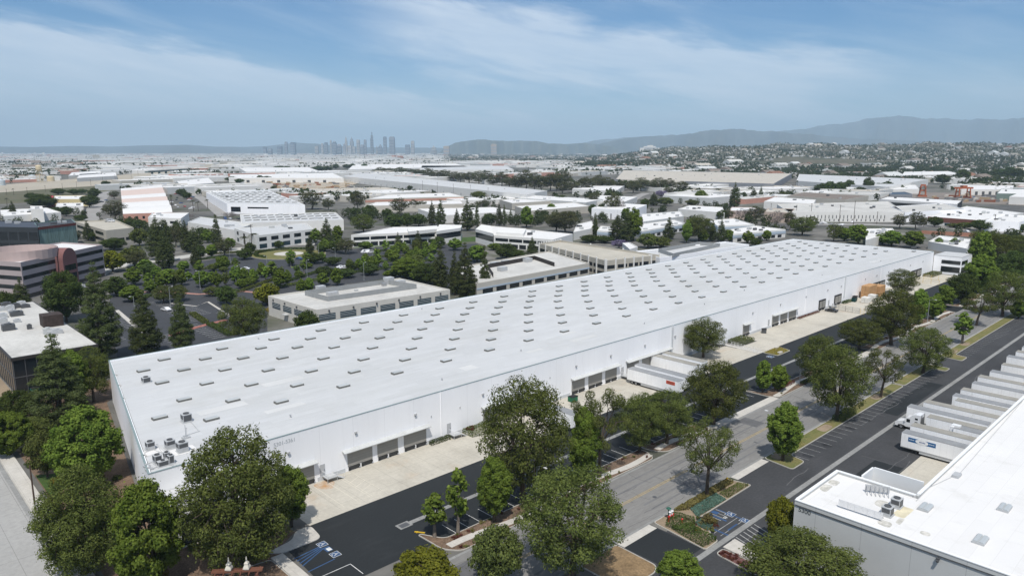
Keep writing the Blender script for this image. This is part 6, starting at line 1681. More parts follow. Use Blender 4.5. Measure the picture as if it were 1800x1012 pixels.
# cars there
cs = [(292,546,.2,car_white,'sedan','white car on the open lane between the conifers'),(253,562,1.2,car_white,'sedan','white car half hidden by the second conifer'),(431,474,.9,car_white,'sedan','white car in the left part of the back car park'),(320,494,.6,car_white,'van','white van under the young trees of the back car park'),
      (142,506,.4,car_white,'suv','white car beside the pinkish office'),(136,508,.5,car_white,'suv','second white car beside the pinkish office'),(599,471,1.5,car_white,'sedan','left one of three white cars in the middle of the back car park'),(604,472,1.5,car_white,'sedan','middle one of three white cars in the middle of the back car park'),(609,471,1.5,car_white,'sedan','right one of three white cars in the middle of the back car park'),
      (642,445,1.5,car_white,'van','white van at the top row before the left twin office'),(650,445,1.5,car_white,'suv','white car next to the van at the top row'),(545,432,-.8,car_white,'sedan','white car on the pale drive by the office front'),(557,431,-.8,car_dark,'sedan','dark car behind the white car on the pale drive'),(698,472,1.5,car_white,'sedan','white car in the lower right of the back car park'),(663,469,1.5,car_white,'sedan','white car right of the dark round tree'),
      (525,456,.3,car_blue,'sedan','dark blue car beside the oval lawn'),(703,455,1.5,car_silver,'sedan','silver car in the third row before the twin offices'),(1699,408,-.7,car_white,'sedan','white car driving on the rail street'),(1522,386,-.7,car_red,'sedan','red car parked before the windowed factory'),(1537,386,-.7,car_dark,'sedan','dark car parked before the windowed factory'),(1462,388,-.7,car_white,'van','white van before the windowed factory'),(398,440,.6,car_red,'sedan','red car at the end of the pale drive'),(465,431,.6,car_silver,'sedan','silver car at the row along the pale drive'),(470,430.6,.6,car_dark,'sedan','dark car at the row along the pale drive')]
for x, y, rz, p, k, lb in cs:
    u_, v_ = G(x, y); car(u_, v_, rz, p, lb, k)
GC = 'far parked cars along the streets of the middle distance'
for k in range(110):
    z_ = rnd.choice(((300,345,340,372),(1210,1340,335,342),(395,470,382,388),(640,700,336,352),(170,200,330,360),(480,560,318,336),(1400,1500,390,397),(1690,1790,340,350),(905,960,372,384)))
    px, py = rnd.uniform(z_[0], z_[1]), rnd.uniform(z_[2], z_[3]); u_, v_ = G(px, py)
    key = rnd.choice((car_white, car_white, car_silver, car_dark, car_red, car_blue))
    if (key.name, 'sedan') not in CARS: CARS[(key.name, 'sedan')] = car_meshes(key, 'sedan')
    o = link_mesh('parked_car', CARS[(key.name, 'sedan')][0], None, (u_, v_, .03)); o.rotation_euler = (0,0,rnd.choice((0, pi/2)))
    tag(o, 'tiny parked car on a street or yard of the middle distance', 'car', GC)
# ------------------------------------------------------------------ trees one can tell apart, near the drone
NEAR = [
 ('dense', 150,1008,815,156,'large spreading pine by the left street in front of the white entry block'),
 ('maple',264,1030,842,126,'big bright green broadleaf tree between the two large corner pines'),
 ('dense',425,996,741,198,'huge dense dark pine hiding the near left corner of the white warehouse'),
 ('leafy',512,925,815,66,'bright green tree tucked against the right side of the huge corner pine'),
 ('maple',158,852,714,120,'bright green broadleaf tree beside the left wall of the white warehouse'),
 ('olive',84,838,756,66,'olive yellow small tree left of the bright green one by the left street'),
 ('conifer',108,748,585,108,'wide shaggy dark conifer in front of the black glass office'),
 ('pine', 165,706,606,72,'rounded olive pine beside the back left corner of the white warehouse'),
 ('leafy',134,718,612,58,'bright leafy tree squeezed between the shaggy conifer and the rounded pine'),
 ('round',30,752,686,80,'dark flat topped tree over the planted path at the left edge'),
 ('maple',18,800,722,76,'green tree at the left picture edge above the pale street'),
 ('olive',62,772,733,60,'reddish olive bushy tree below the shaggy conifer'),
 ('sapling',116,1000,950,42,'thin young street tree on the left sidewalk near the bottom'),
 ('conifer',180,634,458,80,'tallest dark conifer left of the back corner of the white warehouse'),
 ('conifer',258,626,508,64,'second dark conifer between the open lane and the tallest conifer'),
 ('conifer',322,620,512,48,'slim dark conifer standing closest to the warehouse back edge'),
 ('round',117,566,476,72,'big round dark tree below the pinkish office'),
 ('conifer',40,545,487,36,'small dark conifer at the left below the pinkish office'),
 ('round',10,560,512,40,'dark tree at the left edge beside the black glass office'),
 ('pine', 430,604,520,80,'broad olive pine at the left end of the cream office'),
 ('round',541,590,545,44,'round clipped dark tree at the front corner of the cream office'),
 ('lime', 470,536,498,44,'yellow green tree behind the left end of the cream office'),
 ('pine', 920,882,658,168,'tall many limbed pine towering over the second dock group'),
 ('leafy',869,916,800,62,'bright green tree in front of the tall many limbed pine'),
 ('sapling',764,944,866,44,'leaning thin young tree at the tip of the front planting strip'),
 ('sapling',805,938,826,40,'upright thin young tree second from the tip of the front planting strip'),
 ('pine', 1005,1012,815,196,'massive pine on the near kerb covering the middle of the street'),
 ('olive',872,1030,925,96,'pale green tree at the bottom left of the massive kerb pine'),
 ('leafy',1026,848,711,56,'slender bright green tree left of the twin topped pine'),
 ('open', 1054,838,676,108,'twin topped open pine in front of the third dock group'),
 ('pine', 1124,793,688,86,'left one of two rounded pines on the strip before the red panel trailer'),
 ('pine', 1172,780,682,92,'right one of two rounded pines on the strip before the red panel trailer'),
 ('pine', 1254,746,632,112,'dense domed pine at the driveway corner beside the docked trailers'),
 ('leafy',1340,690,631,32,'left one of a pair of small bright trees by the curved lamp'),
 ('leafy',1367,688,638,36,'right one of a pair of small bright trees by the curved lamp'),
 ('pine', 1236,628,556,74,'pine growing against the white warehouse wall beside the dock ramp'),
 ('pine', 1440,678,588,86,'domed pine behind the curved lamp on the planting strip'),
 ('pine', 1470,738,602,104,'tall pine on the verge lawn with a hedge at its foot'),
 ('open', 1548,698,612,76,'open pine on the verge beyond the tall hedged pine'),
 ('pine', 1510,612,558,76,'flat topped pine on the strip below the parked dark sedan'),
 ('pine', 1566,606,506,92,'large pine hiding the brown carton stacks'),
 ('pine', 1584,518,472,54,'round pine close to the wall above the carton stacks'),
 ('leafy',1614,570,506,34,'dark green leafy tree right of the carton stacks'),
 ('leafy',1640,562,516,32,'slim leafy tree by the far yard street lamp'),
 ('pine', 1622,656,572,84,'pine on the verge by the end of the parking rows'),
 ('sapling',1691,604,548,30,'slim bright young tree on the far verge'),
 ('pine', 1762,556,474,80,'spreading pine on the far verge, right'),
 ('open', 1716,572,510,64,'open pine on the far verge leaning over the street'),
 ('round',1690,534,480,54,'leafy tree at the far end of the front car park'),
 ('leafy',1722,515,444,56,'tall green tree beyond the end office wing'),
 ('round',1780,495,440,62,'dark spreading tree at the right picture edge'),
 ('leafy',1722,478,404,40,'tall bright tree right of the low roof with many units'),
 ('pine', 1748,470,410,60,'dark pine behind the tall bright tree at right'),
 ('pine', 1790,462,412,52,'dark pine cluster tree at the upper right edge'),
 ('leafy',1660,540,500,34,'green tree at the far strip before the yellow gates'),
 ('leafy',1790,560,526,30,'small green tree at the right picture edge on the verge'),
 ('open', 1242,873,738,116,'open branched pine leaning over the street on the planted island'),
 ('leafy',1376,810,702,62,'upright bright green tree on the verge at the driveway'),
 ('lime', 1372,960,874,58,'bright yellow green tree at the corner of the grey warehouse'),
 ('dense',1405,1075,936,222,'huge rounded pine at the bottom right in front of the grey wall'),
 ('leafy',1194,1040,968,78,'bright green tree cut by the bottom edge near the driveway'),
 ('lime', 748,1052,969,112,'yellow green round tree cut by the bottom edge'),
]
for k, x, b_, t_, w_, lb in NEAR: tree_px(k, x, b_, t_, w_, lb)

# ------------------------------------------------------------------ trees of the middle distance, zone by zone
MID = []   # (zone text, group, kind, px, base, top, width)
def zone(text, group, ox, oy, s, items):
    for k, x, b_, t_, w_ in items: MID.append((text, group, k, ox+x*s, oy+b_*s, oy+t_*s, w_*s))
zone('around the dark glass offices at the upper left', 'trees around the dark glass offices', 0, 270, s6, [
 ('conifer',140,680,490,90),('gum',1210,705,490,190),('palm',1358,668,565,70),('palm',1620,628,575,60),('round',700,655,550,120),('round',590,640,560,180),('round',840,705,640,120),('round',1170,915,795,150),('round',1330,905,780,180),
 ('round',1190,1010,880,230),('round',1340,775,680,150),('round',1460,780,690,130),('olive',1460,965,780,170),('gum',570,950,740,170),('round',730,940,820,160),('conifer',925,910,690,110),('round',1000,915,810,120),('conifer',200,940,790,110),('conifer',60,940,640,140),('conifer',130,930,680,130),('conifer',1660,1110,640,230),('conifer',1765,1130,690,140)])
zone('along the scrub bank at the far left', 'trees along the scrub bank', 0, 270, s6, [
 ('round',610,430,365,130),('round',990,470,360,110),('round',940,565,430,170),('round',430,565,420,230),('round',330,475,410,120),('round',500,565,440,180),('round',1105,335,285,85),('gum',1195,475,385,90),('palm',145,435,360,30),('palm',75,548,460,45),('round',770,430,370,110),('round',860,420,370,90),('round',380,560,490,110)])
zone('before the white office front and barrel roofs', 'trees before the white office front', 300, 270, s6, [
 ('conifer',490,1020,622,120),('leafy',620,1010,870,110),('leafy',600,862,785,80),('leafy',390,935,790,110),('conifer',250,1030,770,190),('conifer',165,1030,690,120),('gum',60,980,735,120),('twiggy',180,692,620,115),('twiggy',620,685,605,140),('palm',240,602,480,60),('palm',290,602,495,50),('palm',390,575,470,55),('palm',780,990,860,110),('palm',880,995,820,110),
 ('conifer',1640,990,668,170),('leafy',1520,935,780,110),('leafy',1750,945,740,100),('leafy',1680,995,905,100),('round',1130,985,910,110),('round',330,860,770,100)])
zone('beyond the white skylight roofs at left', 'trees beyond the skylight roofs', 300, 270, s6, [
 ('gum',1480,585,388,200),('gum',1650,595,460,110),('palm',15,612,420,45),('round',50,402,330,70),('round',110,445,370,100),('round',170,475,400,90),('round',210,347,308,65),('round',280,347,308,70),('round',330,347,310,60),('round',385,347,310,60),('round',450,345,300,60),('round',640,292,240,120),('round',720,312,262,90),('round',940,292,228,80),('round',1010,292,235,100),('round',1100,282,252,70),('conifer',1240,277,222,40),('round',1195,277,243,80),('round',1470,282,243,70),('round',1560,284,250,90),('round',1150,172,128,140),('round',1215,172,130,80),('round',1560,187,128,140),('round',1645,187,128,90),('round',1730,162,112,70),('round',600,372,325,150),('round',680,372,328,80),('olive',1390,450,390,110),('palm',1590,470,385,50),('palm',1680,470,390,60),('palm',1740,465,385,50)])
zone('behind the twin white offices', 'trees behind the twin white offices', 600, 270, s6, [
 ('pine',235,828,632,235),('round',300,675,538,155),('round',150,652,568,115),('round',480,682,573,100),('gum',175,592,388,135),('gum',610,645,458,165),('gum',760,602,478,115),('gum',850,592,490,85),('round',560,795,632,190),('round',690,775,620,135),('round',810,760,630,140),('conifer',950,752,488,100),('conifer',1040,758,472,118),('conifer',1210,755,572,80),('conifer',1320,806,468,155),('conifer',1420,785,488,66),('round',1550,725,622,125),('conifer',1650,755,512,86),('conifer',1705,755,528,66),('conifer',1772,745,578,66),('gum',1480,565,488,145),('leafy',1600,1010,930,120)])
zone('along the long grey warehouse', 'trees along the long grey warehouse', 600, 270, s6, [
 ('round',715,387,333,64),('round',785,382,348,44),('olive',1435,478,393,145),('olive',1620,472,430,85),('olive',1710,467,433,85),('round',245,157,103,62),('round',300,152,120,70),('round',60,157,110,80),('round',115,152,105,66)])
zone('in the left half of the eucalyptus row', 'dark eucalyptus row across the centre', 600, 270, s6, [
 ('gum',410,217,140,110),('gum',500,215,148,90),('gum',610,222,138,110),('gum',700,218,155,110),('gum',800,223,162,110),('gum',900,262,148,110),('gum',990,282,172,110),('gum',1080,282,165,110),('gum',1180,290,185,115),('gum',1250,305,196,100),('gum',1340,308,188,110),('gum',1440,335,175,115),('gum',1530,315,178,110),('gum',1590,345,236,115),('gum',1680,345,185,115),('gum',1755,355,245,120)])
zone('in the right half of the eucalyptus row', 'dark eucalyptus row across the centre', 900, 270, s6, [
 ('gum',60,385,215,130),('gum',150,380,165,130),('gum',235,395,190,130),('gum',310,395,230,120),('gum',400,392,205,125),('gum',470,390,180,110),('gum',540,385,170,120),('gum',530,420,290,110),('gum',640,410,280,130),('gum',780,405,240,130),('gum',900,385,215,120),('gum',1000,385,245,115),('gum',1150,385,290,115),('gum',1270,412,285,120),('gum',1350,395,245,120),('gum',1450,388,290,110),('gum',1530,395,245,120),('gum',1640,385,255,115),('gum',1765,412,285,115)])
zone('between the low pale offices', 'trees between the low pale offices', 900, 270, s6, [
 ('round',520,522,432,112),('round',280,522,462,70),('conifer',430,525,460,85),('round',845,650,528,95),('round',950,645,520,108),('gum',560,838,596,250),('gum',460,825,605,210),('leafy',150,775,545,135),('round',320,665,593,108),('leafy',410,625,518,90),('leafy',580,625,555,110),('conifer',870,865,615,66),('leafy',865,855,738,74),('conifer',1100,905,640,190),('conifer',1200,920,600,170),('leafy',1270,915,560,160),('leafy',1190,710,560,90),('conifer',1640,895,658,135),('olive',1420,988,838,200),('olive',1560,985,868,200),('round',820,930,850,190),('round',960,935,860,180),('mauve',1120,1000,898,170),('gum',860,545,398,125),('gum',1050,645,398,145),('twiggy',1130,645,468,110),('conifer',1480,545,398,110),('mauve',1560,465,383,115),('olive',1600,545,458,165),('round',1390,565,468,85),('gum',1650,425,348,115),('conifer',1400,575,480,60)])
zone('past the far end of the warehouse', 'trees beyond the far end of the white warehouse', 1200, 270, s6, [
 ('pine',170,918,632,265),('pine',120,645,568,135),('leafy',40,938,688,95),('leafy',215,925,798,104),('conifer',310,918,688,96),('conifer',400,925,688,116),('leafy',490,925,788,96),('leafy',680,938,803,106),('leafy',880,912,798,100),('round',760,966,878,110),('round',410,695,588,106),('gum',480,695,578,96),('twiggy',620,706,573,155),('gum',760,706,548,165),('twiggy',980,778,588,155),('gum',1120,806,598,116),('pine',1250,856,658,240),('pine',1350,766,653,130),('pine',1580,918,728,150),('leafy',1690,918,768,116),('leafy',1770,908,748,100)])
zone('by the panelled grey hall at right', 'trees by the panelled grey hall', 1200, 270, s6, [
 ('leafy',190,515,378,125),('olive',90,555,478,116),('conifer',540,565,298,125),('conifer',640,485,398,80),('conifer',740,485,358,95),('conifer',815,485,338,64),('olive',880,455,393,95),('round',430,485,418,64),('round',370,485,418,64),('round',1450,422,310,130),('round',1540,425,290,140),('round',1640,425,295,140),('round',1735,395,273,106),('palm',1195,388,273,36),('palm',300,404,310,40),('olive',1050,470,400,90),('olive',960,440,400,60)])
zone('near the factories at the right', 'trees near the right hand factories', 1500, 270, s6, [
 ('round',150,405,248,106),('round',60,415,348,120),('round',260,385,308,135),('round',350,385,288,110),('round',500,395,328,74),('gum',480,786,628,135),('gum',650,796,603,145),('gum',735,766,658,70),('round',850,766,658,135),('round',1320,806,693,190),('olive',1160,785,718,140),('olive',1050,775,728,130),('twiggy',1520,806,728,84),('round',1770,816,738,90),('leafy',50,946,728,155),('leafy',400,966,800,200),('leafy',300,950,830,150),('leafy',620,986,798,200),('sapling',890,996,878,84),('sapling',1050,996,878,84),('pine',1300,1016,790,165),('pine',1440,1010,800,150),('pine',1560,1020,838,180),('pine',1700,1020,858,190),('round',1140,300,165,130),('round',930,320,215,150),('gum',1500,395,330,40),('round',1620,260,140,150),('round',1720,265,150,140),('conifer',1460,230,120,70),('round',1500,250,160,110)])
zone('in the left half of the back car park', 'young trees of the back car park', 180, 420, s6, [
 ('lime',110,345,118,225),('olive',340,285,68,215),('leafy',450,335,208,135),('leafy',330,485,288,155),('leafy',560,405,278,110),('leafy',690,465,308,195),('leafy',850,335,223,115),('leafy',900,435,338,75),('leafy',1040,505,318,145),('leafy',1150,475,338,115),('pine',640,668,478,195),('pine',800,648,478,190),('pine',1150,598,488,155),('round',1300,678,488,215),('leafy',1460,515,408,115),('leafy',1545,490,390,110),('leafy',1590,445,348,95),('leafy',1410,385,258,75),('leafy',1720,395,300,75),('olive',1160,335,258,105),('olive',1270,345,288,80),('leafy',1000,325,250,80),('leafy',500,560,430,120),('leafy',300,590,470,140),('round',1490,215,95,150),('conifer',640,310,-60,150),('conifer',700,300,-20,120)])
zone('in the right half of back car park', 'young trees of the back car park', 460, 420, s6, [
 ('leafy',190,516,308,125),('leafy',270,476,318,85),('leafy',390,406,328,85),('round',480,516,438,115),('leafy',640,486,348,130),('round',560,256,148,165),('round',740,276,188,155),('leafy',490,306,248,85),('round',660,386,288,190),('round',880,406,308,185),('round',950,336,238,115),('round',1135,376,258,175),('leafy',1350,406,318,145),('leafy',1450,396,308,75),('leafy',1640,446,300,150),('leafy',1730,456,290,160),('leafy',1090,266,150,85),('leafy',1400,240,110,70),('leafy',1200,300,180,70),('leafy',1550,320,200,70),('leafy',1620,260,130,70),('leafy',1300,330,230,60),('leafy',1480,290,180,60),('leafy',1100,110,20,110),('leafy',670,105,-20,90),('leafy',820,100,-10,100),('leafy',300,270,200,80),('leafy',40,380,280,70),('olive',120,380,300,60),('round',620,140,60,80)])
row_ = [('round',352,456,432,20),('leafy',372,452,428,20),('gum',395,450,420,24),('round',440,446,426,18),('leafy',478,432,412,16),('conifer',545,446,412,16),('leafy',570,442,422,20),('round',590,444,424,22),('gum',608,446,418,26),('conifer',700,442,408,16),('conifer',735,440,404,18),('round',770,436,416,24),('leafy',800,440,418,22),('gum',240,470,440,30),('round',262,488,462,28),('conifer',345,470,426,20),('leafy',232,530,500,34),('round',205,520,486,38),('olive',730,470,448,30),('round',640,438,424,18)]
rr_ = random.Random(12)
for (xa, ya, xb, yb, n_) in ((255,512,345,498,6),(330,486,420,470,6),(375,508,470,486,6),(440,500,545,480,7),(500,470,590,458,6),(520,520,600,500,5),(610,476,690,468,6),(655,447,770,444,7),(655,457,770,455,7),(660,467,770,465,6),(700,488,780,480,5)):
    for i in range(n_):
        t_ = (i+rr_.uniform(.2,.8))/n_; x_, y_ = xa+(xb-xa)*t_, ya+(yb-ya)*t_; hh = rr_.uniform(17, 30)*(y_-265)/230
        row_.append((rr_.choice(('leafy','sapling','sapling','leafy','olive')), x_, y_, y_-hh*1.15, hh*rr_.uniform(.5,.75))) if rr_.random() < .8 else None
zone('in back car park rows', 'small trees in the planted rows of the back car park', 0, 0, 1, row_)
zone('close behind the warehouse roof', 'dark conifers behind the warehouse roof', 0, 0, 1, [
 ('conifer',775,508,428,32),('conifer',800,518,440,26),('conifer',818,530,425,44),('conifer',852,520,428,22),('conifer',765,500,452,30),('conifer',935,452,416,20),('round',748,500,462,40),('round',890,455,428,36),('leafy',715,490,452,50),('leafy',838,460,430,34),('round',905,456,438,34)])
KWORD = {'pine':'olive pine','dense':'dense pine','open':'open pine','round':'dark round tree','leafy':'bright leafy tree','maple':'broad bright tree','lime':'yellow green tree','conifer':'tall dark conifer','gum':'dull gum tree','sapling':'thin young tree','mauve':'mauve flowering tree','twiggy':'pale half bare tree','olive':'olive bushy tree','palm':'palm'}
ORD = ['first','second','third','fourth','fifth','sixth','seventh','eighth','ninth','tenth','eleventh','twelfth','thirteenth','fourteenth','fifteenth','sixteenth','seventeenth','eighteenth','nineteenth','twentieth','twenty first','twenty second','twenty third','twenty fourth','twenty fifth','twenty sixth','twenty seventh','twenty eighth','twenty ninth','thirtieth','thirty first','thirty second','thirty third','thirty fourth','thirty fifth','thirty sixth','thirty seventh','thirty eighth','thirty ninth','fortieth','forty first','forty second','forty third','forty fourth','forty fifth','forty sixth','forty seventh','forty eighth','forty ninth','fiftieth']
from collections import defaultdict
grp = defaultdict(list)
for it in MID: grp[(it[0], it[2])].append(it)
for (text, k), items in grp.items():
    items.sort(key=lambda i: i[3])
    for n, (tx, g_, kk, x, b_, t_, w_) in enumerate(items):
        if len(items) == 1: lb = 'the only %s %s' % (KWORD[k], tx)
        else: lb = '%s %s %s from the left' % (KWORD[k], tx, ORD[n] if n < len(ORD) else 'next')
        if len(items) > 1: lb = '%s, %s from the left' % (KWORD[k]+' '+tx, ORD[n] if n < len(ORD) else 'last')
        tree_px(k, x, b_, t_, w_*(1.5 if k == 'gum' and 'row' in text else 1.3 if k == 'gum' else 1.14), lb, g_)
# ------------------------------------------------------------------ hills and mountains
def ridge(name, dist, prof, thick, m, seed, rough=.10, n=260, rows=14, base=0.0):
    """a range of slopes: skyline heights from the photograph's columns, real depth behind and in front"""
    rng = np.random.default_rng(seed)
    xs = np.linspace(prof[0][0], prof[-1][0], n); ys = np.interp(xs, [p[0] for p in prof], [p[1] for p in prof])
    V = []
    for j in range(rows):
        t = j/(rows-1)*2 - 1            # -1 front foot .. 0 crest .. 1 back foot
        prof_t = (1-abs(t))**1.15 if t < 0 else (1-abs(t))
        for i in range(n):
            D0 = dist*(1 + .05*sin(i*.13+seed) + .03*sin(i*.41+seed*2))
            D = D0 + t*thick
            hc = CAMH + (HORIZON - ys[i])/1302.5*D0
            g1 = sin(i*.9+j*1.7+seed)*.4+sin(i*.37-j*.9)*.6+rng.normal(0,.25)
            z = hc*min(1-.25*abs(t), prof_t*(1 + rough*1.6*g1*min(1, abs(t)*2)))
            if abs(t) > .99: z = -2
            u, v = polar(xs[i], D); V.append((u, v, z+base))
    F = [(j*n+i, j*n+i+1, (j+1)*n+i+1, (j+1)*n+i) for j in range(rows-1) for i in range(n-1)]
    me = bpy.data.meshes.new(name); me.from_pydata(V, [], F); me.materials.append(m)
    me.polygons.foreach_set('use_smooth', [True]*len(F)); me.update()
    return tag(link_mesh(name, me), kind='structure')
ridge('mountains', 27000, [(940,266),(1000,255),(1060,244),(1120,240),(1200,238),(1300,233),(1380,229),(1420,223),(1460,217),(1500,213),(1530,205),(1560,202),(1600,204),(1640,207),(1700,208),(1740,208),(1780,207),(1850,205),(2000,214),(2300,225)], 5200, mountain_mat, 3, .16, 340, 18)
ridge('mountains', 20000, [(980,268),(1040,256),(1090,243),(1140,238),(1190,236),(1230,230),(1260,226),(1290,225),(1330,228),(1380,231),(1430,236),(1500,242),(1600,246),(1760,252),(1900,262)], 3200, mountain_mat, 8, .14, 260, 16)
ridge('hills', 17500, [(770,270),(785,257),(800,250),(825,245),(850,243),(875,246),(905,246),(940,246),(960,250),(990,252),(1030,250),(1060,254),(1080,257),(1100,270)], 1500, hill_mat, 5, .10, 160, 12)
ridge('hills', 24000, [(-420,256),(-200,258),(0,257),(60,258),(120,256),(200,257),(270,254.5),(330,254),(380,257),(430,258),(470,256),(520,250),(560,252),(600,256),(640,258),(700,259),(760,259),(820,262),(880,268)], 4200, mountain_mat, 6, .08, 240, 14)
# suburb hill on the right, with houses on it
HP = [(1020,268),(1120,265),(1180,262),(1250,259),(1320,257.5),(1400,256),(1480,255),(1540,256.5),(1600,256.5),(1650,253),(1700,252),(1750,255),(1800,256.5),(1900,255),(2100,258)]
def hill_h(px, D):
    yt = np.interp(px, [p[0] for p in HP], [p[1] for p in HP])
    hc = max(0, CAMH + (HORIZON-yt)/1302.5*5600) * (0 if px < 1020 else min(1, (px-1020)/120))
    t = min(1, max(0, (D-2300)/3300)); s = t*t*(3-2*t)
    back = 1 if D < 5600 else max(0, 1-(D-5600)/2500)
    bump = 1 + .10*sin(px*.031+D*.004)+.07*sin(px*.07-D*.0023)
    return hc*s*back*(bump if t < .97 else 1+ (bump-1)*.25)
def suburb_hill():
    xs = np.linspace(1020, 2200, 150); ds = np.linspace(2200, 8150, 70); V = []
    for D in ds:
        for x in xs:
            u, v = polar(x, D); V.append((u, v, hill_h(x, D) - (.5 if D > 2300 else 3)))
    n = len(xs); F = [(j*n+i, j*n+i+1, (j+1)*n+i+1, (j+1)*n+i) for j in range(len(ds)-1) for i in range(n-1)]
    me = bpy.data.meshes.new('suburb_hill'); me.from_pydata(V, [], F); me.materials.append(house_hill_mat); me.polygons.foreach_set('use_smooth', [True]*len(F)); me.update()
    tag(link_mesh('suburb_hill', me), kind='structure')
suburb_hill()

# ------------------------------------------------------------------ downtown towers, eleven kilometres away
T = []
zt = lambda a, b_, y: (440+a*.1556, 440+b_*.1556, 225+y*.1556)
for a, b_, y, m, lb in ((148,185,216,tower_blue,'low blue tower at the left end of the skyline'),(205,245,236,tower_mid,'low grey tower second from the left of the skyline'),(310,358,208,tower_blue,'broad blue tower in the left skyline group'),(395,422,158,tower_mid,'slim grey tower in the left skyline group'),(462,512,163,tower_blue,'tall blue slab in the left skyline group'),
        (735,770,205,tower_pale,'short pale tower left of the skyline centre'),(805,828,175,tower_pale,'slim pale tower left of the skyline centre'),(843,876,165,tower_blue,'blue tower left of the skyline centre'),(905,922,138,tower_pale,'thin pale tower left of the skyline centre'),(932,976,150,tower_blue,'dark blue round topped tower'),(986,1028,180,tower_mid,'broad grey tower right of the round topped one'),
        (1050,1078,172,tower_mid,'slim dark tower before the spired one'),(1074,1098,92,tower_pale,'spired pale tower of the skyline'),(1131,1168,101,tower_mid,'tall dark slab right of the spired tower'),(1105,1145,200,tower_pale,'short pale block in front of the tall dark slab'),(1158,1185,210,tower_pale,'low pale block in the skyline centre'),(1205,1240,136,tower_pale,'pale tower with a dark crown'),(1250,1282,190,tower_mid,'low grey block right of the dark crowned tower'),
        (1288,1314,134,tower_mid,'slim dark tower right of the skyline centre'),(1360,1378,117,tower_blue,'tower just left of the tallest'),(1367,1392,52,tower_blue,'tallest tower of the skyline'),(1420,1442,196,tower_pale,'stepped pale tower beside the tallest'),(1450,1490,186,tower_mid,'low brownish block right of the tallest tower'),(1507,1541,102,tower_blue,'left one of the two right hand twin slabs'),(1576,1633,102,tower_mid,'right and wider one of the two right hand twin slabs'),(1752,1802,190,tower_blue,'squat blue tower alone at the right end of the skyline')):
    T.append((*zt(a, b_, y), m, lb))
T += [(723,728.5,248,tower_pale,'slender pale tower right of the squat blue one'),(757,768,256,tower_pale,'stepped pale tower far right of the skyline'),(863,873,253.5,tower_tan,'tan block before the dark hills'),(780,790,257,tower_tan,'low brown block right of the skyline')]
for k, (x0, x1, yt, m, lb) in enumerate(T):
    D = 11000 + (k*37 % 11)*60 - 300
    u0, v0 = polar(x0, D); u1, v1 = polar(x1, D); h = CAMH + (HORIZON-yt)/1302.5*D; w = sqrt((u1-u0)**2+(v1-v0)**2)
    cu, cv = (u0+u1)/2, (v0+v1)/2
    t = thing('skyscraper', lb, 'tower', (cu, cv, 0), -AZ, 'downtown skyline towers')
    q = MB(); hs = w/2
    if 'tallest tower' in lb and 'left' not in lb:
        q.box(-hs,hs,-hs,hs,0,h*.66).box(-hs*.8,hs*.8,-hs*.8,hs*.8,h*.66,h*.86).box(-hs*.3,hs*.3,-hs*.3,hs*.3,h*.86,h)
    elif 'spired' in lb: q.box(-hs,hs,-hs,hs,0,h*.74).box(-hs*.72,hs*.72,-hs*.72,hs*.72,h*.74,h*.86).lathe([(hs*.6,h*.86),(hs*.05,h)],0,0,6)
    elif 'round topped' in lb: q.box(-hs,hs,-hs,hs,0,h*.85).lathe([(hs,h*.85),(hs*.92,h*.92),(hs*.6,h*.98),(.1,h)],0,0,16)
    elif 'stepped' in lb: q.box(-hs,hs,-hs,hs,0,h*.5).box(-hs*.6,hs*.6,-hs*.6,hs*.6,h*.5,h*.8).lathe([(hs*.4,h*.8),(.2,h)],0,0,4)
    else: q.box(-hs,hs,-hs*1.1,hs*1.1,0,h*.96).box(-hs*.8,hs*.8,-hs*.8,hs*.8,h*.96,h)
    q.build('shaft', m, t, True)
    q = MB()
    nb = max(2, int(h/45))
    for i in range(nb):
        z = h*.12 + i*(h*.78)/nb; q.box(-hs-.6, hs+.6, -hs*1.1-.6, -hs*1.1+.2, z, z+h*.78/nb*.42)
    if 'spired' not in lb: q.build('window_band', tower_mid if m is not tower_mid else tower_blue, t, True)
# white hospital block on the low ridge
D = 6200; u_, v_ = polar(1142, D)
t = thing('hospital_building', 'large white stepped block alone on the low ridge right of centre', 'building', (u_, v_, 0), -AZ)
g0 = 62+(265-262)/1302.5*D; 
q = MB(); q.box(-85,85,-15,15,0,g0+9).box(-52,48,-14,14,g0+9,g0+22).box(-20,26,-12,12,g0+22,g0+31); q.build('wall', offwhite_wall, t, True)
q = MB()
for k in range(4): q.box(-50,46,-15.6,-15.1,g0-4+k*4.4,g0-2.4+k*4.4)
q.build('window_band', tower_mid, t, True)

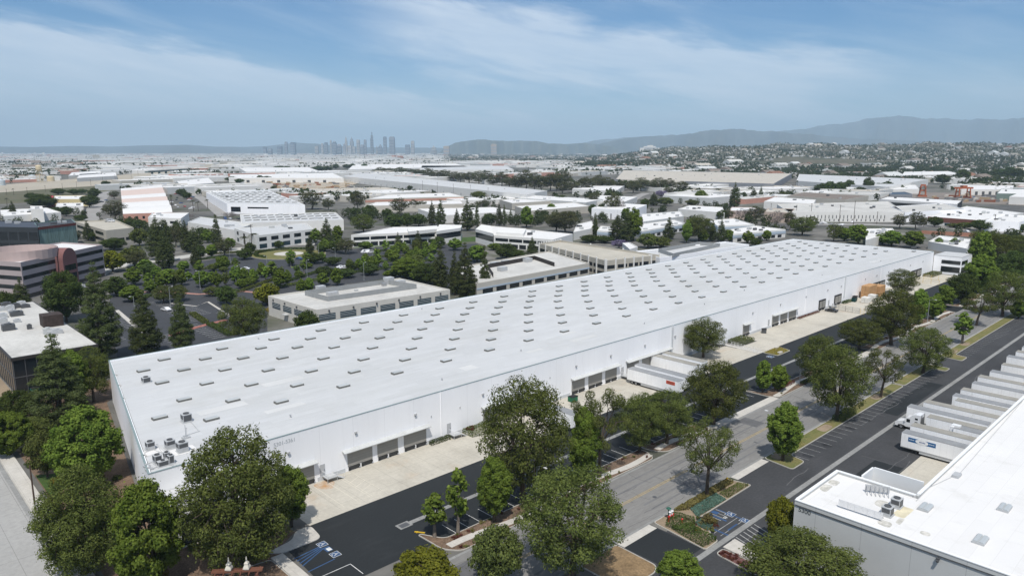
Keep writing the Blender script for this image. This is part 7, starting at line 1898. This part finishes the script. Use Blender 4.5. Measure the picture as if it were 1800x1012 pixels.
# ------------------------------------------------------------------ the far city: random but settled like the photograph
rc = random.Random(21)
def clear(u, v, m=0):
    for a, b_, c, d in FOOT:
        if a-m < u < b_+m and c-m < v < d+m: return False
    return True
def keep_out(px, py):
    if py > 357: return True
    # river channel and bank, yards and roads stay open
    if px < 480:
        top = np.interp(px, [-80,0,100,262,340,420,480], [331,325,317,303,294,284.5,280.6]); bot = np.interp(px, [-80,0,60,120,230,260,340,420,480],[362,360,356,345,331,315,300,288.5,282.2])
        if top-1 < py < bot+1: return True
    if 150 < px < 205 and py > 328: return True
    if 425 < px < 640 and 315 < py < 341: return True
    if 1090 < px < 1190 and py > 338: return True
    if 1560 < px < 1830 and 339 < py < 362: return True
    return False
FARM = [offwhite_wall, bright_roof, old_roof, tan_roof, terra_roof, grey_concrete_wall, salmon_wall, beige_wall, brown_roof]
def far_box(b, u, v, w, d, h, z0, wi, ri, rot, gable=False):
    c, s = cos(rot), sin(rot)
    P = [(u+x*c-y*s, v+x*s+y*c) for x, y in ((-w/2,-d/2),(w/2,-d/2),(w/2,d/2),(-w/2,d/2))]
    b.mat(wi)
    for i in range(4):
        j = (i+1)%4; b.face([(*P[i],z0),(*P[j],z0),(*P[j],z0+h),(*P[i],z0+h)])
    b.mat(ri)
    if gable:
        m0 = ((P[0][0]+P[3][0])/2, (P[0][1]+P[3][1])/2, z0+h+min(w,d)*.22); m1 = ((P[1][0]+P[2][0])/2, (P[1][1]+P[2][1])/2, z0+h+min(w,d)*.22)
        b.face([(*P[0],z0+h),(*P[1],z0+h),m1,m0]); b.face([(*P[2],z0+h),(*P[3],z0+h),m0,m1])
        b.face([(*P[3],z0+h),(*P[0],z0+h),m0]); b.face([(*P[1],z0+h),(*P[2],z0+h),m1])
    else:
        b.face([(*p, z0+h) for p in P])
cand = []
for k in range(17000):
    px = rc.uniform(-90, 1890); py = 267.5 + 92*(rc.random()**1.9)
    if keep_out(px, py): continue
    D = CAMH*1302.5/(py-HORIZON); 
    if D > 16000: continue
    u, v = polar(px, D)
    if not clear(u, v, 12): continue
    suburb = (px > 1130 + (py-280)*3 and D > 1500) or (px > 1000 and D > 2700) or (px < 175 and 1560 < D < 4000 and rc.random() < .8) or (780 < px <= 1200 and D > 4200)
    cand.append((px, py, D, u, v, suburb))
cells = {}
far_items = []
for (px, py, D, u, v, suburb) in cand:
    if suburb:
        w, d, h = rc.uniform(8, 17), rc.uniform(8, 13), rc.uniform(3.2, 5.5)
        if rc.random() < .05: w, d, h = rc.uniform(30, 80), rc.uniform(20, 40), rc.uniform(6, 12)
    else:
        sc = 1 + min(1.2, D/9000)
        w, d, h = rc.uniform(25, 110)*sc, rc.uniform(18, 60)*sc, rc.uniform(5.5, 10.5)
        if rc.random() < .015 and D > 4000: w, d, h = rc.uniform(25,45), rc.uniform(20,30), rc.uniform(18, 40)
    size = 42 if suburb else 62*(1 + D/13000)
    key = (int(u/size), int(v/size))
    if cells.get(key, 0) >= (1 if not suburb else 3): continue
    cells[key] = cells.get(key, 0) + 1
    z0 = hill_h(px, D) - .6 if px > 1020 else 0
    far_items.append((D, px, u, v, w, d, h, max(0, z0-0.3) if z0 > 0 else 0, suburb))
far_items.sort()
big = [i for i in far_items if not i[8]][:170]; small = [i for i in far_items if i[8]][:120]
WK = 'flat roofed sheds of the distant industrial plain'; HK = 'small houses of the distant suburb'
def pick(suburb):
    if suburb: return rc.choice((0,7,7,5,2,5)), rc.choice((4,8,8,5,8,3,2,5)), rc.random() < .7
    return rc.choice((0,0,0,7,5,0,0,5,7,0,0,6)), rc.choice((1,1,1,0,1,2,2,3,1,5)), False
for lst, nm, lb, ct, g_ in ((big, 'industrial_shed', 'flat roofed shed on the distant industrial plain', 'building', WK), (small, 'suburb_house', 'small house in the distant suburb on the right', 'house', HK)):
    for (D, px, u, v, w, d, h, z0, sb) in lst:
        wi, ri, gb = pick(sb); b = MB(); rot = rc.choice((0, 0, 0, .12, -.3)) if not sb else rc.uniform(-.5, .5)
        far_box(b, 0, 0, w, d, h+1.0, -1.0, 0, 1, rot, gb)
        if not sb:
            b.mat(1)
            for q in range(rc.randint(1,5)): 
                x, y = rc.uniform(-.4,.4)*w, rc.uniform(-.4,.4)*d; b.mat(2 if rc.random()<.5 else 1); c_, s_ = cos(rot), sin(rot); X, Y = x*c_-y*s_, x*s_+y*c_; b.box(X-2,X+2,Y-1.4,Y+1.4,h+.01,h+1.6)
        o = link_mesh(nm, b.mesh(nm, [FARM[wi], FARM[ri], grey_metal]), None, (u, v, z0)); tag(o, lb, ct, g_)
picked = set(id(i) for i in big+small)
b = MB()
for it in far_items:
    if id(it) in picked: continue
    (D, px, u, v, w, d, h, z0, sb) = it; wi, ri, gb = pick(sb)
    far_box(b, u, v, w, d, h+1, z0-1.0, wi, ri, rc.choice((0,0,0,.12,-.3)) if not sb else rc.uniform(-.5,.5), gb)
tag(b.build('distant_city', FARM), 'far sea of white sheds and small houses reaching to the skyline', 'city', None, 'stuff')
# far trees: every crown its own small clump, one object
rng = np.random.default_rng(5)
PP, NN, SZ = [], [], []
cnt = 0
for k in range(105000):
    px = rc.uniform(-90, 1890); py = 267.2 + 90*(rc.random()**2.1)
    if keep_out(px, py): continue
    if py > 352 and rc.random() < .6: continue
    D = CAMH*1302.5/(py-HORIZON)
    if D > 15000: continue
    u, v = polar(px, D)
    suburb = (px > 1120 + (py-280)*3 and D > 1300) or (px > 1000 and D > 2700) or (px < 175 and 1560 < D < 4000) or (780 < px <= 1200 and D > 4000)
    n_ = sin(u*.004+1.3)*sin(v*.005+.7)+.6*sin(u*.011)*sin(v*.013)
    if not suburb and n_ < .25 and rc.random() < .90: continue
    if not suburb and rc.random() < .55: continue
    if suburb and n_ < -.9 and rc.random() < .5: continue
    if not clear(u, v, 1): continue
    z0 = hill_h(px, D) if px > 1020 else 0
    h = rc.uniform(5, 12)*(1+.25*(n_ > .7)); w = h*rc.uniform(.55, .95)
    near = D < 2600
    m = 46 if near else 20 if D < 6000 else 10
    dd = rng.normal(0, 1, (m, 3)); dd /= np.linalg.norm(dd, axis=1)[:, None]
    r = rng.random(m)**.4
    p = dd*r[:, None]*np.array([w/2, w/2, h*.42]) + np.array([u, v, z0 + h*.56])
    PP.append(p); NN.append(dd + np.array([0,0,.3])); SZ.append(np.full(m, w*(.17 if near else .26 if D < 6000 else .36)))
    cnt += 1
for (x0, x1, y0, y1, n_t) in ((560,1010,350,398,150),(1000,1300,345,398,120),(1290,1520,372,420,60),(0,330,376,428,90),(150,420,395,428,50),(1490,1800,398,430,50),(330,620,330,372,40),(1180,1460,322,352,70)):
    for k in range(n_t):
        px, py = rc.uniform(x0, x1), rc.uniform(y0, y1)
        if 1380 < px and 386 < py < 416: continue
        if 150 < px < 205 and py < 402: continue
        if 1085 < px < 1200 and py < 372: continue
        u, v = polar(px, CAMH*1302.5/(py-HORIZON)); 
        if not clear(u, v, 0): continue
        for q in range(rc.randint(1, 3)):
            a, b_ = u + rc.uniform(-9, 9), v + rc.uniform(-9, 9)
            if not clear(a, b_, 0): continue
            h = rc.uniform(4, 10); w_ = h*rc.uniform(.6, 1.0); m = 230
            dd = rng.normal(0, 1, (m, 3)); dd /= np.linalg.norm(dd, axis=1)[:, None]; r = (.6+.4*rng.random(m))*(1+.25*np.sin(dd[:,0]*5+a)*np.cos(dd[:,2]*6+b_))
            PP.append(dd*r[:, None]*np.array([w_/2, w_/2, h*.45]) + np.array([a, b_, h*.53])); NN.append(dd + np.array([0,0,.3])); SZ.append(np.full(m, w_*.075)); cnt += 1
me = quads_mesh('far_trees', np.vstack(PP), np.vstack(NN), np.concatenate(SZ), rng, leaf_far, .8, .5)
tag(link_mesh('far_trees', me), 'far tree cover between the distant buildings', 'trees', None, 'stuff')
print('far trees', cnt, 'far buildings', len(far_items))

# ------------------------------------------------------------------ haze, sky, sun, camera
b = MB(); b.box(-42500, 42500, -42500, 42500, -4, 1500)
hz = b.build('haze', []) if False else link_mesh('haze', b.mesh('haze', []))
hm = bpy.data.materials.new('haze'); hm.use_nodes = True; nt = hm.node_tree
nt.nodes.remove(nt.nodes['Principled BSDF'])
pv = nt.nodes.new('ShaderNodeVolumePrincipled'); pv.inputs['Density'].default_value = HAZE = 5.3e-5
pv.inputs['Color'].default_value = (.62, .83, 1.0, 1); pv.inputs['Anisotropy'].default_value = -0.3
nt.links.new(pv.outputs[0], nt.nodes['Material Output'].inputs['Volume'])
hz.data.materials.append(hm); tag(hz, 'pale blue haze over the whole plain', 'haze', None, 'stuff')

SUN = Vector((.40, .42, -1.0)).normalized()
elev = math.asin(-SUN.z); azim = atan2(-SUN.x, -SUN.y)
w = bpy.data.worlds.new('World'); S.world = w; w.use_nodes = True
nt = w.node_tree; N = nt.nodes; L = nt.links
bg = N['Background']; bg.inputs['Strength'].default_value = 0.1
sk = N.new('ShaderNodeTexSky'); sk.sky_type = 'NISHITA'; sk.sun_disc = False; sk.sun_elevation = elev; sk.sun_rotation = azim
sk.altitude = 100; sk.air_density = 1.0; sk.dust_density = .4; sk.ozone_density = 2.0
tc = N.new('ShaderNodeTexCoord'); sp = N.new('ShaderNodeSeparateXYZ'); L.new(tc.outputs['Generated'], sp.inputs[0])
def mth(op, a, b_=None, clamp=False):
    n = N.new('ShaderNodeMath'); n.operation = op; n.use_clamp = clamp
    for i, x in enumerate((a, b_)):
        if x is None: continue
        if isinstance(x, (int, float)): n.inputs[i].default_value = x
        else: L.new(x, n.inputs[i])
    return n.outputs[0]
# bearing from the street axis and height above the horizon, both in radians
fwd = mth('ADD', mth('MULTIPLY', sp.outputs[0], sin(AZ)), mth('MULTIPLY', sp.outputs[1], cos(AZ)))
sde = mth('SUBTRACT', mth('MULTIPLY', sp.outputs[0], cos(AZ)), mth('MULTIPLY', sp.outputs[1], sin(AZ)))
bear = mth('ARCTAN2', sde, fwd); el = mth('ARCSINE', sp.outputs[2])
cv = N.new('ShaderNodeCombineXYZ'); L.new(mth('MULTIPLY', bear, 3.2), cv.inputs[0]); L.new(mth('ADD', mth('MULTIPLY', el, 17.0), mth('MULTIPLY', bear, 3.4)), cv.inputs[1])
n1 = N.new('ShaderNodeTexNoise'); n1.inputs['Scale'].default_value = 1.5; n1.inputs['Detail'].default_value = 9; n1.inputs['Roughness'].default_value = .58; n1.inputs['Distortion'].default_value = .5
L.new(cv.outputs[0], n1.inputs['Vector'])
cv2 = N.new('ShaderNodeCombineXYZ'); L.new(mth('MULTIPLY', bear, 9), cv2.inputs[0]); L.new(mth('ADD', mth('MULTIPLY', el, 60.0), mth('MULTIPLY', bear, 10)), cv2.inputs[1])
n2 = N.new('ShaderNodeTexNoise'); n2.inputs['Scale'].default_value = 1.3; n2.inputs['Detail'].default_value = 8; n2.inputs['Roughness'].default_value = .6
L.new(cv2.outputs[0], n2.inputs['Vector'])
wob = mth('ADD', mth('MULTIPLY', mth('SUBTRACT', n1.outputs['Fac'], .5), .055), mth('MULTIPLY', mth('SUBTRACT', n2.outputs['Fac'], .5), .05))
def sstep(x, a, b_):
    m = N.new('ShaderNodeMapRange'); m.interpolation_type = 'SMOOTHSTEP'; m.inputs['From Min'].default_value = a; m.inputs['From Max'].default_value = b_
    L.new(x, m.inputs['Value']); return m.outputs['Result']
# veil on the left: everything below a line falling to the right
e1 = mth('ADD', mth('MULTIPLY', bear, -.155), .060)
v1 = sstep(mth('ADD', mth('SUBTRACT', e1, el), wob), -.010, .028)
v1 = mth('MULTIPLY', v1, sstep(mth('MULTIPLY', bear, -1), -.40, -.05))
lowv = mth('MULTIPLY', sstep(mth('MULTIPLY', el, -1), -.15, -.01), .66)
high = mth('MULTIPLY', sstep(el, .35, .8), .5)  # thin cloud overhead, out of view, added to whiten the fill light
# cirrus bank at upper centre and right
ctr = mth('ADD', mth('MULTIPLY', bear, -.155), .168)
up = sstep(mth('ADD', mth('SUBTRACT', mth('ADD', ctr, .018), el), wob), -.012, .030)
lo = sstep(mth('ADD', mth('SUBTRACT', el, mth('SUBTRACT', mth('MULTIPLY', ctr, 1.0), .062)), mth('MULTIPLY', wob, 1.3)), -.075, .04)
v2 = mth('MULTIPLY', mth('MULTIPLY', up, lo), mth('MULTIPLY', sstep(bear, -.24, -.06), sstep(mth('MULTIPLY', bear, -1), -.56, -.34)))
wisp = mth('MULTIPLY', sstep(n1.outputs['Fac'], .35, .75), .30)
mask = mth('ADD', mth('MAXIMUM', mth('MAXIMUM', mth('MULTIPLY', v1, 1.05), mth('MAXIMUM', lowv, high)), mth('MULTIPLY', v2, 1.0)), wisp, True)
tex = mth('MULTIPLY', mask, mth('ADD', mth('ADD', mth('MULTIPLY', n1.outputs['Fac'], .55), mth('MULTIPLY', n2.outputs['Fac'], .35)), .22), True)
mix = N.new('ShaderNodeMix'); mix.data_type = 'RGBA'; L.new(tex, mix.inputs['Factor'])
mix.inputs['B'].default_value = (7.6, 8.5, 9.6, 1)
tn = N.new('ShaderNodeMix'); tn.data_type = 'RGBA'; tn.blend_type = 'MULTIPLY'; L.new(sstep(mth('MULTIPLY', el, -1), -.65, -.25), tn.inputs['Factor']); tn.inputs['B'].default_value = (.42, .71, .96, 1)
L.new(sk.outputs[0], tn.inputs['A']); L.new(tn.outputs['Result'], mix.inputs['A']); L.new(mix.outputs['Result'], bg.inputs['Color'])

sd = bpy.data.lights.new('sun', 'SUN'); sd.energy = 4.0; sd.angle = radians(.53); sd.color = (1, .955, .89)
so = bpy.data.objects.new('sun', sd); COL.objects.link(so); so.rotation_euler = SUN.to_track_quat('-Z', 'Y').to_euler(); so.location = (0, 0, 500)
cd = bpy.data.cameras.new('camera'); co = bpy.data.objects.new('camera', cd); COL.objects.link(co)
cd.sensor_width = 36; cd.lens = 36*FPX/1800; cd.clip_start = .5; cd.clip_end = 150000
co.location = (0, 0, CAMH); co.rotation_euler = (pi/2 - PITCH, 0, -AZ)
S.camera = co
S.view_settings.view_transform = 'Standard'; S.view_settings.look = 'None'; S.view_settings.exposure = 0.1; S.view_settings.gamma = 1
S.cycles.max_bounces = 5; S.cycles.volume_bounces = 0
# labels must single things out
seen = defaultdict(list)
for o in S.objects:
    if not o.parent and o.get('label'): seen[o['label']].append(o)
for k_, v_ in seen.items():
    if len(v_) > 1 and not all(o.get('group') for o in v_): print('DUP', k_, len(v_))
print('objects', len(S.objects), 'top', sum(1 for o in S.objects if not o.parent))
